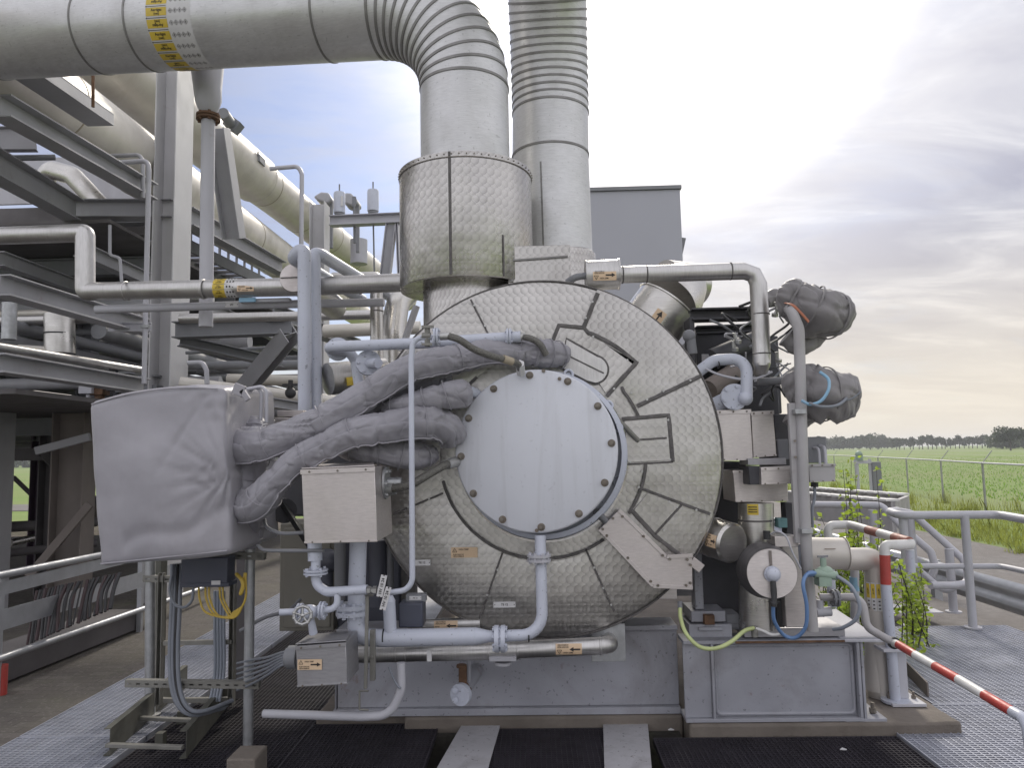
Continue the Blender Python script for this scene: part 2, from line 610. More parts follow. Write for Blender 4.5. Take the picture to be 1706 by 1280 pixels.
M['greyl'] = paint('light_grey_paint', (.44, .44, .475), .45, 0, .08, 1.5, .3, (.2, .18, .17), 1.6, rust=.2)
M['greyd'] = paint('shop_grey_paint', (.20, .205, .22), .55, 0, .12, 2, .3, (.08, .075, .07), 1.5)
M['skid'] = paint('skid_blue_grey_paint', (.325, .33, .365), .45, 0, .16, 1.6, .75, (.14, .125, .115), 1.5, (1, 1, .8), rust=.65, speck=.5)
M['blue'] = paint('pale_blue_pipe_paint', (.485, .51, .585), .36, 0, .07, 2, .22, (.24, .23, .24), 2.4, (1, 1, .4), bump=.05, bs=50, speck=.5)
M['cover'] = paint('pale_cover_paint', (.57, .585, .63), .46, 0, .06, 1.2, .65, (.37, .37, .38), 4.5, (1.6, 1, .06), bump=.025, bs=50, speck=.12)
M['canvas'] = canvas('grey_coated_canvas', (.315, .306, .335), .42, .26, .4)
M['canvasw'] = canvas('wrinkled_grey_canvas', (.265, .258, .285), .42, .55)
M['canvasd'] = canvas('weathered_dark_canvas', (.195, .185, .188), .52, .5)
M['dark'] = paint('black_rubber', (.028, .028, .03), .55, 0, .2, 3, 0, bump=.05)
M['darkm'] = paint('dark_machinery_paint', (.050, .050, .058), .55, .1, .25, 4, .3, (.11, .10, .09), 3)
M['galv'] = paint('galvanised_steel', (.42, .43, .44), .45, .7, .12, 18, .35, (.2, .18, .16), 3, (1, 1, 1))
M['galvd'] = paint('dull_strut_steel', (.235, .23, .21), .55, .4, .15, 8, .4, (.11, .1, .085), 3)
M['olive'] = paint('olive_cable_ladder', (.105, .105, .088), .6, .2, .2, 5, .3, (.05, .04, .04), 3)
M['caulk'] = paint('grey_seam_sealant', (.105, .098, .096), .7, 0, .3, 22, .3, (.26, .24, .22), 14, (1, 1, 1), bump=.4)
M['conc'] = paint('stained_concrete', (.165, .143, .122), .9, 0, .22, 3, .6, (.10, .083, .066), 2.2, (1, 1, 1), bump=.5, bs=50)
M['rust'] = paint('rusty_iron', (.15, .085, .05), .85, .1, .4, 14, .4, (.05, .03, .02), 9, bump=.4)
M['boltm'] = paint('bolt_steel', (.19, .17, .145), .6, .4, .3, 30, .4, (.15, .08, .04), 20)
M['zinc'] = paint('zinc_bolts', (.44, .44, .43), .4, .8, .15, 20, .2)
M['red'] = paint('faded_red_paint', (.42, .055, .045), .5, 0, .14, 6, .3, (.35, .15, .12), 7, (1, 1, 1), speck=.3)
M['white'] = paint('white_rail_paint', (.66, .655, .64), .5, 0, .06, 5, .4, (.32, .30, .25), 4, (1, 1, 1))
M['peach'] = paint('peach_sticker', (.64, .475, .315), .5, 0, .05, 6, .15, (.4, .3, .2), 8, bump=0)
M['yellow'] = paint('yellow_sticker', (.60, .44, .055), .5, 0, .10, 6, .25, (.4, .33, .1), 6, bump=0)
M['paper'] = paint('white_sticker', (.60, .595, .60), .5, 0, .06, 6, .2, (.35, .34, .33), 6, bump=0)
M['ink'] = paint('black_print', (.03, .026, .024), .6, 0, .1, 6, 0, bump=0)
M['tan'] = paint('sun_browned_plate', (.36, .31, .23), .6, 0, .1, 6, .2, bump=0)
M['bluehose'] = paint('blue_hose', (.12, .215, .40), .4, 0, .08, 5, .15, bump=0)
M['ltblue'] = paint('pale_blue_marking', (.22, .40, .55), .5, 0, .15, 9, .3, (.5, .5, .5), 12, bump=0)
M['greencab'] = paint('yellow_green_earth_cable', (.46, .52, .24), .45, 0, .12, 8, .2, bump=0)
M['yelcab'] = paint('yellow_cable', (.56, .40, .07), .45, 0, .1, 8, .1, bump=0)
M['greycab'] = paint('grey_cable', (.19, .205, .235), .5, 0, .1, 6, .2, bump=0)
M['greenv'] = paint('pale_green_enamel', (.27, .36, .29), .45, 0, .12, 9, .45, (.13, .13, .11), 7)
M['teal'] = paint('teal_box', (.13, .25, .26), .5, 0, .1, 6, .2)
M['orange'] = paint('orange_strap', (.33, .115, .06), .6, 0, .15, 9, .3, bump=0)
M['braid'] = paint('steel_braid', (.17, .165, .15), .5, .6, .3, 120, .2, bump=.8, bs=160)
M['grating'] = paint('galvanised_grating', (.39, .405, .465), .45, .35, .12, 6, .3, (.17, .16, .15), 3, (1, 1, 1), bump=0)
M['gratd'] = paint('dark_pit_grating', (.030, .026, .034), .6, .1, .25, 5, .2, bump=0)  # bars painted near black to stand in for the dark pit below
M['pit'] = paint('dark_pit_floor', (.016, .014, .015), .85, 0, .3, 2, .2, (.05, .05, .03), 2, bump=.3)  # near-black floor colour, slightly lighter in patches
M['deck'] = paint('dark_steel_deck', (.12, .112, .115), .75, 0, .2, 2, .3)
M['fence'] = paint('weathered_fence_steel', (.34, .35, .33), .5, .4, .1, 4, .2)
M['bark'] = paint('bark', (.07, .06, .05), .9, 0, .3, 4, .2)
M['leaf'] = leafmat('weed_leaf', (.30, .35, .10), .55)
M['farleaf'] = leafmat('far_tree_leaf', (.052, .068, .042), .2)
M['grassb'] = leafmat('tall_dry_grass', (.26, .265, .10), .4)
M['crop'] = leafmat('green_crop', (.16, .245, .07), .5, .15)
M['field'] = ground_mat('green_field', [(.155, .22, .062), (.175, .25, .066), (.205, .275, .08)], .5, .95, .5, 14, (.05, (.215, .24, .10), (.25, 1, 1)))
M['road'] = ground_mat('worn_asphalt', [(.15, .14, .133), (.19, .178, .17), (.235, .222, .21)], 9, .9, .35, 120, (.5, (.165, .15, .138)))
M['brick'] = brick_mat('brick_paving')
M['gravel'] = ground_mat('gravel_yard', [(.09, .075, .06), (.17, .145, .12), (.27, .24, .21)], 46, .95, .8, 70, (.7, (.09, .085, .05)))

M['slate'] = paint('slate_blue_plastic', (.062, .068, .095), .45, 0, .08, 4, .2, (.14, .13, .13), 3, bump=.02)
M['bluegrey'] = paint('blue_grey_cable', (.25, .275, .32), .45, 0, .06, 4, .2, bump=0)
M['sheetd'] = paint('dull_sheet_steel', (.36, .355, .37), .45, .7, .08, 2.5, .25, (.2, .18, .17), 1.5, bump=.03, bs=20, brush=(20, (1, 1, 6)))
M['tower'] = paint('tower_grey_cladding', (.37, .375, .42), .5, 0, .03, .4, .1, (.2, .2, .21), .5, bump=0)
M['platep'] = paint('spotted_floor_plate', (.43, .425, .445), .55, 0, .10, 3, .55, (.09, .07, .065), 4, (1, 1, 1), rust=.6, speck=.7)
M['legtan'] = paint('pinkish_grey_leg', (.19, .165, .15), .7, 0, .12, 2, .3)
M['legpur'] = paint('dark_purple_leg', (.075, .05, .075), .7, 0, .12, 2, .3)
M['hosebr'] = paint('brown_rubber_hose', (.05, .03, .032), .6, 0, .15, 4, .2)
M['galvp'] = paint('galvanised_rail', (.40, .41, .43), .42, .5, .10, 6, .25, (.2, .18, .16), 3)
M['greyw'] = paint('weathered_grey_tube', (.37, .36, .365), .55, .1, .12, 3, .5, (.16, .14, .13), 2.5, (1, 1, .5), rust=.2)
M['lag'] = paint('brown_lagged_pipe', (.24, .205, .185), .6, .2, .1, 3, .3)
M['drumd'] = paint('dark_drum_shell', (.11, .105, .11), .5, .4, .15, 3, .3)
M['sheetp'] = paint('pale_matt_cladding', (.56, .53, .49), .5, .55, .06, 2, .3, (.3, .26, .22), 1.6)
M['redw'] = paint('worn_red_brown_paint', (.30, .11, .08), .6, 0, .25, 8, .5, (.45, .40, .35), 9, (1, 1, 1))

M['seam'] = paint('grey_lap_seam', (.24, .235, .23), .5, .6, .15, 8, .4, (.12, .11, .1), 5)
M['apron'] = paint('pale_yard_concrete', (.30, .295, .29), .9, 0, .15, 1, .4, (.16, .15, .14), 1, (1, 1, 1), bump=.4)

M['olivec'] = paint('olive_grey_cabinet', (.215, .205, .175), .55, 0, .06, 2, .3)
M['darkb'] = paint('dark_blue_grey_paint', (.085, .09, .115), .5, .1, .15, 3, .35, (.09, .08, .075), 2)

M['colm'] = paint('pale_column_paint', (.50, .495, .505), .5, 0, .07, 1.5, .3, (.26, .24, .22), 1.4, (1, 1, .3), rust=.15)
M['moss'] = paint('mossy_wet_soil', (.035, .032, .027), .95, 0, .4, 6, .7, (.06, .07, .025), 5, (1, 1, 1), bump=.8, bs=40)
# ---------------------------------------------------------------- sky and sun
S = ray(1030, -110).normalized()
w = bpy.data.worlds.new('World'); sc.world = w; w.use_nodes = True
nt = w.node_tree
for n in list(nt.nodes): nt.nodes.remove(n)
co = nd(nt, 'TexCoord').outputs['Generated']
sky = nd(nt, 'TexSky', sky_type='NISHITA', sun_disc=False, sun_elevation=math.asin(S.z), sun_rotation=math.atan2(S.x, S.y), air_density=1.0, dust_density=1.2, altitude=0)
nt.links.new(co, sky.inputs[0])
dx, dy, dz = [nd(nt, 'SeparateXYZ', {0: co}).outputs[i] for i in range(3)]
zz = math_(nt, 'ADD', math_(nt, 'MAXIMUM', dz, 0.0), .22)
q = nd(nt, 'CombineXYZ', {0: math_(nt, 'DIVIDE', dx, zz), 1: math_(nt, 'DIVIDE', dy, zz), 2: 0.0}).outputs[0]
nA = noise_(nt, q, 1.1, 8, .58, (1, 1.5, 1), .4)
nB = noise_(nt, q, 2.3, 8, .6, (.8, 1.7, 1), .5)
def dirdot(px, py):
    d = ray(px, py).normalized()
    return nd(nt, 'VectorMath', {0: co, 1: d}, operation='DOT_PRODUCT').outputs['Value']
dblue = dirdot(470, 215)
clear = ramp(nt, dblue, [(.915, 0), (.975, .52)])
mask = math_(nt, 'SUBTRACT', ramp(nt, nA, [(.24, .72), (.48, 1)]), math_(nt, 'MULTIPLY', clear, math_(nt, 'MULTIPLY_ADD', nB, 4.2, -.95)), None)
mask = math_(nt, 'MAXIMUM', math_(nt, 'MINIMUM', mask, 1.0), .12)
shade = ramp(nt, nB, [(.36, (.44, .445, .53)), (.5, (.54, .545, .61)), (.64, (.75, .745, .785))])
ds = nd(nt, 'VectorMath', {0: co, 1: S}, operation='DOT_PRODUCT').outputs['Value']
glow = ramp(nt, ds, [(.865, 0), (.935, .26), (.972, .85), (1.0, 1.0)])
cl = mix(nt, glow, shade, (1.55, 1.5, 1.46))
hz = ramp(nt, dz, [(0.0, .92), (.06, .78), (.27, 0)])
cl = mix(nt, hz, cl, (.80, .715, .575))
back = ramp(nt, dy, [(-.0, 1), (.5, 0)])  # unseen sky behind the camera, brightened to fill the front faces
cl = mix(nt, back, cl, mix(nt, .65, shade, (1.12, 1.11, 1.17)))
cl10 = nd(nt, 'VectorMath', {0: cl, 3: 10.0}, operation='SCALE')
cl10.inputs['Scale'].default_value = 10.0
skyc = mix(nt, 1.0, sky.outputs[0], (.62, .72, .94), 'MULTIPLY')
colr = mix(nt, mask, skyc, cl10.outputs[0])
bg = nd(nt, 'Background', {'Color': colr, 'Strength': .1})
ow = nt.nodes.new('ShaderNodeOutputWorld'); nt.links.new(bg.outputs[0], ow.inputs[0])

sl = bpy.data.lights.new('sun', 'SUN'); sl.energy = 2.2; sl.angle = math.radians(9); sl.color = (1, .93, .82)
so = bpy.data.objects.new('sun', sl); COL.objects.link(so)
so.rotation_euler = (-S).to_track_quat('-Z', 'Y').to_euler(); so.location = (0, 20, 30)

sc.view_settings.view_transform = 'Standard'; sc.view_settings.look = 'None'; sc.view_settings.gamma = 1
sc.view_settings.exposure = 0.22

# ---------------------------------------------------------------- ground
GZ = -.40
g = MB(); g.box((-2500, -60, GZ - .2), (2500, 3000, GZ)); struct('ground', g, M['field'])
g = MB(); g.box((-34, -14, GZ + .004), (-2.4, 19, -.12)); struct('paved_yard', g, M['brick'])
g = MB(); g.box((-2.39, -14, GZ + .004), (6.4, 2.0, -.10)); struct('yard_apron', g, M['apron'])
# asphalt road runs away on the right, grey road far left behind the rack
g = MB(); g.box((5.0, 2.02, GZ + .002), (9.7, 90, GZ + .03)); struct('road', g, M['road'])
g = MB(); g.box((-90, 33, GZ + .002), (-12, 38, GZ + .03)); struct('far_road', g, M['road'])
g = MB(); g.box((-34, 19.02, GZ + .004), (-6, 26, GZ + .05)); struct('gravel_verge', g, M['gravel'])
# paving strip between walkway and guard rail
g = MB(); g.box((3.2, 6.9, GZ + .006), (4.98, 30, -.13)); struct('pavement', g, M['road'])
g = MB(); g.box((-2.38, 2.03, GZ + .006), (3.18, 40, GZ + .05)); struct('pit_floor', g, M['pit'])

# concrete plinths
def plinth(label, a, b):
    m_ = MB()
    nx = max(2, int((b[0] - a[0]) / .12)); nz = 2
    o = []
    for (p, q) in (((a[0], a[1]), (b[0], a[1])), ((b[0], a[1]), (b[0], b[1])), ((b[0], b[1]), (a[0], b[1])), ((a[0], b[1]), (a[0], a[1]))):
        n_ = max(2, int(math.hypot(q[0] - p[0], q[1] - p[1]) / .025))
        if p[1] > 8 and q[1] > 8: n_ = 2
        for k in range(n_):
            f = k / n_; x = p[0] + (q[0] - p[0]) * f; y = p[1] + (q[1] - p[1]) * f
            j = .008 * noise.noise(V((x * 9, y * 9, 3))) + .006 * noise.noise(V((x * 31, y * 31, 5)))
            o.append(V((x + j, y + j + .004, b[2])))
    m_.prism(o, V((0, 0, a[2] - b[2])))
    return solo('concrete_plinth', label, 'plinth', m_, M['conc'], group='concrete plinths under the machine', bevel=.02)
zt = .06
pr = PZ(1143, 1207, zt); Yf = pr.y
plinth('chipped concrete plinth under the right end of the skid', (pr.x + .02, Yf - .02, GZ + .01), (2.62, 9, zt))
plinth('concrete plinth strip behind the dark gratings under the middle beam', (-.9, 5.02, GZ + .01), (pr.x + .015, 9, zt))
plc = PZ(525, 1192, .04); prc = PZ(700, 1190, .04)
plinth('mossy concrete block under the left skid pedestal', (plc.x, prc.y - .02, GZ + .01), (prc.x, 9, .04))


# ---------------------------------------------------------------- gratings
def grating(name, label, x0, x1, y0, y1, z, p, m, h=.03, group='walkway gratings', hexa=True, t=.004):
    mb = MB()
    n = int((x1 - x0) / p)
    for i in range(n + 1):
        x = x0 + (x1 - x0) * i / n
        mb.box((x - t / 2, y0, z - h), (x + t / 2, y1, z))
    q_ = p * .62 if hexa else p * 1.0
    k = int((y1 - y0) / q_)
    for j in range(k + 1):
        y = y0 + (y1 - y0) * j / k
        mb.box((x0, y - t * .6, z - h * .5), (x1, y + t * .6, z - .0015))
    for x in (x0, x1):
        mb.box((x - .004, y0, z - h - .01), (x + .004, y1, z + .002))
    for y in (y0, y1):
        mb.box((x0, y - .004, z - h - .01), (x1, y + .004, z + .002))
    return solo(name, label, 'grating', mb, m, group=group)


# right-hand galvanised walkway: two panels meeting at a seam
wa = PZ(1535, 1152, 0); wb = PZ(1625, 1038, 0)
grating('floor_grating', 'galvanised walkway grating nearest the red and white rail post', 2.22, 4.6, 2.4, 5.35, -.002, .046, M['grating'], t=.0065)
grating('floor_grating', 'galvanised walkway grating in front of the stair rails', 2.72, 4.6, 5.37, 7.6, -.002, .046, M['grating'], t=.0065)
# left galvanised walkway
for i, (a, b, lb) in enumerate(((2.6, 4.9, 'galvanised walkway grating at the lower left corner'), (4.92, 7.2, 'galvanised walkway grating beside the cable ladder'), (7.22, 11.5, 'galvanised walkway grating farthest back behind the scaffold posts'))):
    grating('floor_grating', lb, -3.4, -2.56, a, b, -.002, .042, M['grating'], t=.0065)
# dark gratings over the pit in front of the machine, split by two plates
p1a, p1b, p1c, p1d = [PZ(*a, .004) for a in ((787, 1177), (842, 1178), (812, 1283), (726, 1283))]
p2a, p2b, p2c, p2d = [PZ(*a, .004) for a in ((1004, 1180), (1077, 1182), (1086, 1283), (1007, 1283))]
for q4, lb in (((p1a, p1b, p1c, p1d), 'grey steel cover plate left of the middle floor grating'), ((p2a, p2b, p2c, p2d), 'rust-spotted grey steel cover plate right of the middle floor grating')):
    mb = MB(); a, b, c, d = q4
    d2 = d + (d - a) * .5; c2 = c + (c - b) * .5
    mb.prism([a, b, c2, d2], V((0, 0, -.012)))
    solo('cover_plate', lb, 'floor plate', mb, M['platep'] if 'platep' in M else M['greyl'], group='floor cover plates', bevel=.002)
grating('floor_grating', 'dark pit grating added to darken the gap between the left walkway and the machine, under the cable ladder', -2.54, plc.x - .02, 2.9, 8.0, -.03, .030, M['gratd'], group='dark pit gratings', hexa=False, h=.025)  # panel added so the gap beside the machine reads dark
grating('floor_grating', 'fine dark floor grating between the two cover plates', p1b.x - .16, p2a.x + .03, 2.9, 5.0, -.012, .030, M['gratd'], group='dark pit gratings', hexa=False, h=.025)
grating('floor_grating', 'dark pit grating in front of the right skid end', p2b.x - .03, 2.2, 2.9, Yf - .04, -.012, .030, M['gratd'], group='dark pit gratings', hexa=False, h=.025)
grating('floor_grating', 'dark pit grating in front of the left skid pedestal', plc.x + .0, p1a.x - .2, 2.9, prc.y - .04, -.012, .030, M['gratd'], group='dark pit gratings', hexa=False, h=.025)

g = MB(); g.box((prc.x + .02, prc.y - .2, GZ + .06), (pr.x - .02, 5.01, -.035)); struct('mossy_soil', g, M['moss'])
# ---------------------------------------------------------------- far field: crop, verge grass, fence, trees
def blades(mb, n, fx, h0, h1, wd, lean=.3):
    for _ in range(n):
        b = fx(); h = random.uniform(h0, h1); a = random.uniform(0, 2 * pi)
        s = V((math.cos(a), math.sin(a), 0)) * wd
        l = V((random.uniform(-1, 1), random.uniform(-1, 1), 0)) * h * lean
        mb.add([b - s, b + s, b + s * .5 + l * .4 + Z3 * h * .6, b + l + Z3 * h, b - s * .5 + l * .4 + Z3 * h * .6], [(0, 1, 2, 3, 4)])

mb = MB()
def fx():
    y = 11 + 44 * random.random() ** 1.6
    return V((9.9 + abs(random.gauss(0, 1)) * (1.2 + y * .05), y, GZ))
blades(mb, 15000, fx, .08, .30, .010, .5)
for _ in range(60):
    c = V((9.9 + random.random() * 6, 11 + 30 * random.random(), GZ))
    blades(mb, 40, lambda: c + V((random.gauss(0, .14), random.gauss(0, .14), 0)), .25, .6, .012)
solo('tall_grass', 'tall straw-green grass along the road and the fence', 'grass', mb, M['grassb'], kind='stuff')
mb = MB()
def fx2():
    y = 22 + 110 * random.random() ** 1.8
    return V((17 + (y - 22) * .12 + 70 * random.random() * (.4 + y / 90), y, GZ))
blades(mb, 30000, fx2, .05, .15, .035, .7)
solo('field_crop', 'bright green crop covering the field beyond the fence', 'crop', mb, M['crop'], kind='stuff')
# tufts growing through the road edge
for i, (px, py, lb) in enumerate(((1588, 893, 'small brown grass tuft on the asphalt by the stair rail'), (1697, 922, 'brown grass tuft on the asphalt at the right edge'))):
    c = PZ(px, py, GZ + .03); mb = MB()
    blades(mb, 90, lambda: c + V((random.gauss(0, .09), random.gauss(0, .09), 0)), .06, .2, .008, .6)
    solo('grass_tuft', lb, 'grass tuft', mb, M['grassb'], group='grass tufts on the road')

# chain of fence posts with a top rail and barbed-wire arms
fp = [(1742, 19.0), (1634, 23.5), (1565, 28.6), (1508, 34.2), (1461, 40.5), (1422, 47), (1388, 54.5)]
fr = thing('field_fence', 'grey steel boundary fence with angled arms beside the green field', 'fence')
fpos = []
for px, d in fp:
    b = P(px, 740, d); fpos.append(V((b.x, b.y, GZ)))
for b in fpos:
    m_ = MB(); m_.cyl(b, b + Z3 * 1.62, .035, n=10); m_.bar(b + Z3 * 1.6, b + V((.26, -.1, 1.98)), .03, .03)
    part(fr, 'fence_post', m_, M['fence'])
m_ = MB()
ends = [fpos[0] + (fpos[0] - fpos[1]) * 2] + fpos + [fpos[-1] + (fpos[-1] - fpos[-2]) * 2]
m_.tube([p + Z3 * 1.6 for p in ends], .028, 8)
part(fr, 'top_rail', m_, M['greyl'])
m_ = MB()
for z, o in ((1.72, .08), (1.84, .17), (1.96, .25)):
    m_.tube([p + V((o, -o * .4, z)) for p in ends], .003, 4)
for i in range(len(ends) - 1):
    a, b = ends[i], ends[i + 1]; n = int((b - a).length / .22)
    for k in range(n):
        c0 = a.lerp(b, k / n); c1 = a.lerp(b, (k + 5) / n); 
        if k + 5 <= n:
            m_.bar(c0, c1 + Z3 * 1.6, .0025, .0025); m_.bar(c1, c0 + Z3 * 1.6, .0025, .0025)
part(fr, 'wire_mesh', m_, M['fence'])
# green-capped pedestal at the fence
t = thing('field_pedestal', 'small grey pedestal with green cap standing in front of the field fence', 'pedestal')
b = P(1441, 815, 24); m_ = MB()
for sx in (-.2, .2): m_.bar(b + V((sx, 0, -.3)), b + V((sx, 0, .95)), .07, .07)
part(t, 'post', m_, M['greyl'])
m_ = MB(); m_.box(b + V((-.26, -.06, .8)), b + V((.24, .1, .9))); part(t, 'crossbar', m_, M['greyl'])
m_ = MB(); m_.cyl(b + V((-.12, 0, .9)), b + V((-.12, 0, 1.05)), .12, n=12); m_.sphere(b + V((-.12, 0, 1.1)), .11); part(t, 'green_cap', m_, M['greenv'])
m_ = MB(); m_.box(b + V((.24, -.08, -.3)), b + V((.52, .12, .85))); part(t, 'side_panel', m_, M['greyd'], bevel=.01)


def crown(mb, c, rx, rz, n, s, lobes=7):
    L = [(c + V((random.gauss(0, .38) * rx, random.gauss(0, .38) * rx, random.uniform(-.45, .5) * rz)), random.uniform(.45, .7)) for _ in range(lobes)]
    for _ in range(n):
        o, k = random.choice(L)
        d = V((random.gauss(0, 1), random.gauss(0, 1), random.gauss(0, 1))).normalized() * (random.random() ** .4)
        p = o + V((d.x * rx * k, d.y * rx * k, d.z * rz * k * .8))
        a = V((random.gauss(0, 1), random.gauss(0, 1), random.gauss(0, 1))).normalized(); u, v_ = frame(a)
        ss = s * random.uniform(.5, 1.2)
        mb.add([p - u * ss - v_ * ss * .6, p + u * ss - v_ * ss * .5, p + u * ss * .8 + v_ * ss * .6, p - u * ss * .7 + v_ * ss * .7], [(0, 1, 2, 3)])


def tree(label, px, d, h, rx, n=300, group='trees on the far side of the field', s=.5):
    b = P(px, 740, d); b.z = GZ
    t = thing('field_tree', label, 'tree', group)
    m_ = MB(); m_.tube([b, b + V((.1, 0, h * .35)), b + V((-.1, .1, h * .8))], [h * .035, h * .025, h * .008], 7)
    for k in range(4):
        a = k * 1.7; m_.tube([b + Z3 * h * (.3 + .1 * k), b + V((math.cos(a) * rx * .6, math.sin(a) * rx * .6, h * (.55 + .1 * k)))], [h * .014, h * .004], 5)
    part(t, 'trunk', m_, M['bark'])
    m_ = MB(); crown(m_, b + Z3 * h * .6, rx, h * .42, n, s); part(t, 'crown', m_, M['farleaf'])

tree('big broad dark tree standing at the far right of the treeline', 1683, 240, 7.6, 4.4, 1900, s=.4)
for i in range(22):
    px = 1492 + i * 7.6 + random.uniform(-1.5, 1.5)
    tree('small round tree in the regular far row left of the big tree', px, 420, random.uniform(6, 8.4), random.uniform(2.2, 3), 200, 'row of small trees across the field', .62)
mb = MB()
for i in range(46):
    px = 1330 + i * 3.6 + random.uniform(-1, 1); b = P(px, 740, 500 + random.uniform(-25, 40)); b.z = GZ
    hh = random.uniform(7, 10.0) + (1.5 if 1400 < px < 1470 else 0)
    crown(mb, b + Z3 * hh * .5, 4.2, hh * .5, 320, .8, 6)
for i in range(60):
    px = 1655 + i * 2.6; b = P(px, 740, 330 + random.uniform(-25, 40)); b.z = GZ
    crown(mb, b + Z3 * 3.4, 4.2, 3.6, 130, .8, 5)
for i in range(90):
    b = P(-330 + i * 12, 772, 330 + random.uniform(-25, 60)); b.z = GZ
    crown(mb, b + Z3 * 4, 8, 5, 170, 1.2, 5)
solo('far_wood', 'long dark wood along the horizon behind the field', 'wood', mb, M['farleaf'], kind='stuff')

hz_ = MB(); hz_.box((-2560, -70, GZ - 1.4), (2560, 3060, 22))
hm, hnt = newmat('thin_haze')
vo = nd(hnt, 'VolumePrincipled', {'Color': (.92, .95, 1.0, 1), 'Density': .00045, 'Anisotropy': .3})
ho = hnt.nodes.new('ShaderNodeOutputMaterial'); hnt.links.new(vo.outputs[0], ho.inputs['Volume'])
ho_ = mk('haze', hz_, hm); ho_['kind'] = 'stuff'; setp(ho_, 'thin pale haze filling the air over the field', 'haze')
# ================================================================ the machine: casing, ducts, skid
YD = 4.70
AX = P(905, 760, YD)
def rpx(r, Y=YD): return r * Y / FPX * 1.006
RO, RI = rpx(294), rpx(172)


def pang(px, py):
    d = P(px, py, YD) - AX; return math.atan2(d.z, d.x)


casing = thing('machine_casing', 'big round steel-clad machine end with a pale bolted cover in its middle', 'machine')
# eight clad sectors, each a loose sheet that sits a hair out of true
sa = [pang(*p) for p in ((981, 525), (1115, 651), (1126, 835), (1000, 968), (818, 978), (697, 840))]
sa = [sa[0] + 0] + sa[1:] + [math.radians(157.5) - 2 * pi, pang(798, 528) - 2 * pi]
sa.append(sa[0] - 2 * pi)
for i in range(8):
    a1, a0 = sa[i], sa[i + 1]
    m_ = MB(); n = 18
    prof = [(RI - .004, 0.0), (RO * .7, -.004), (RO - .02, 0.0), (RO - .004, .004), (RO, .016), (RO, .06)]
    vs = []; tl = random.uniform(-.02, .02); tl2 = random.uniform(-.016, .016)
    am = (a0 + a1) / 2
    for r, h in prof:
        for k in range(n + 1):
            a = a0 + (a1 - a0) * k / n
            bulge = -.012 * math.sin(pi * k / n) * math.sin(pi * min(1, max(0, (r - RI) / (RO - RI))))
            vs.append(AX + V((math.cos(a) * r, h + bulge + (r - .9) * tl + (a - am) * r * tl2, math.sin(a) * r)))
    fs = [(j * (n + 1) + k, (j + 1) * (n + 1) + k, (j + 1) * (n + 1) + k + 1, j * (n + 1) + k + 1) for j in range(len(prof) - 1) for k in range(n)]
    m_.add(vs, fs)
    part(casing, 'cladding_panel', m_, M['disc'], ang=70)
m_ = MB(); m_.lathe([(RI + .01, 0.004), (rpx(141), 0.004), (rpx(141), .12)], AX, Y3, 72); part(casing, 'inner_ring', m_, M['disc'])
m_ = MB(); m_.lathe([(RO - .002, .058), (RO - .004, .42), (RO - .09, .46), (RO - .12, 3.2), (.3, 3.3)], AX, Y3, 72); part(casing, 'rear_shell', m_, M['steel'])
# rim bead
m_ = MB(); m_.ring(AX + V((0, .008, 0)), Y3, RO, .006, 96, 6); part(casing, 'rim_bead', m_, M['caulk'])


def ribbon(mb, pl, wd, Y=YD - .019, jag=.22, th=.006):
    """a smeared line of sealant laid over a sheet joint"""
    p = [P(a, b, Y) for a, b in pl]; fine = [p[0]]
    for i in range(1, len(p)):
        n = max(1, int((p[i] - p[i - 1]).length / .02))
        fine += [p[i - 1].lerp(p[i], k / n) for k in range(1, n + 1)]
    L = []
    for i, c in enumerate(fine):
        t = (fine[min(i + 1, len(fine) - 1)] - fine[max(i - 1, 0)]).normalized(); s = V((-t.z, 0, t.x))
        w0 = wd / 2 * (1 + jag * noise.noise(c * 22)); w1 = wd / 2 * (1 + jag * noise.noise(c * 22 + V((9, 9, 9))))
        L += [c + s * w0, c - s * w1, c + s * w0 * .8 - Y3 * th * .3, c - s * w1 * .8 - Y3 * th * .3]
    fs = []
    for i in range(len(fine) - 1):
        a = i * 4; b = a + 4
        fs += [(a + 2, b + 2, b + 3, a + 3), (a, b, b + 2, a + 2), (a + 3, b + 3, b + 1, a + 1)]
    mb.add(L, fs)


def arcpx(cx, cy, r, a0, a1, n=30):   # degrees, y up
    return [(cx + r * math.cos(math.radians(a0 + (a1 - a0) * k / n)), cy - r * math.sin(math.radians(a0 + (a1 - a0) * k / n))) for k in range(n + 1)]


T6, T4, T3 = W(7, AX), W(4.6, AX), W(3, AX)
m_ = MB()
ribbon(m_, [(784, 499), (816, 562)], T3)
ribbon(m_, [(996, 488), (972, 547)], T6)
ribbon(m_, [(921, 570), (931, 542), (972, 546)] + arcpx(905, 760, 219, 70, 46, 12) + [(1061, 604), (1011, 660)], T6)
ribbon(m_, [(1036, 644)] + arcpx(905, 760, 172, 38, 22, 10), T4)
ribbon(m_, [(1167, 627), (1062, 677)], T6)
ribbon(m_, [(1036, 699), (1114, 692), (1121, 770)], T6)
ribbon(m_, [(1121, 770), (1045, 774)], T3)
ribbon(m_, arcpx(905, 760, 172, -4, -34, 14), T4)
ribbon(m_, [(1067, 814), (1183, 857)], T4)
ribbon(m_, [(1053, 852), (1091, 893), (1138, 930)], T6)
ribbon(m_, [(1136, 842), (1092, 891)], T3)
ribbon(m_, [(976, 916), (1023, 1019)], T3)
ribbon(m_, arcpx(905, 760, 172, -54, -166, 50), T4)
ribbon(m_, [(837, 922), (799, 1031)], T3)
ribbon(m_, [(738, 822), (655, 857)], T3)
ribbon(m_, arcpx(905, 760, 172, 166, 130, 14), T4)
ribbon(m_, arcpx(905, 760, 172, 88, 46, 4), T3)
parts_each(casing, 'sealed_seam', m_, M['caulk'])


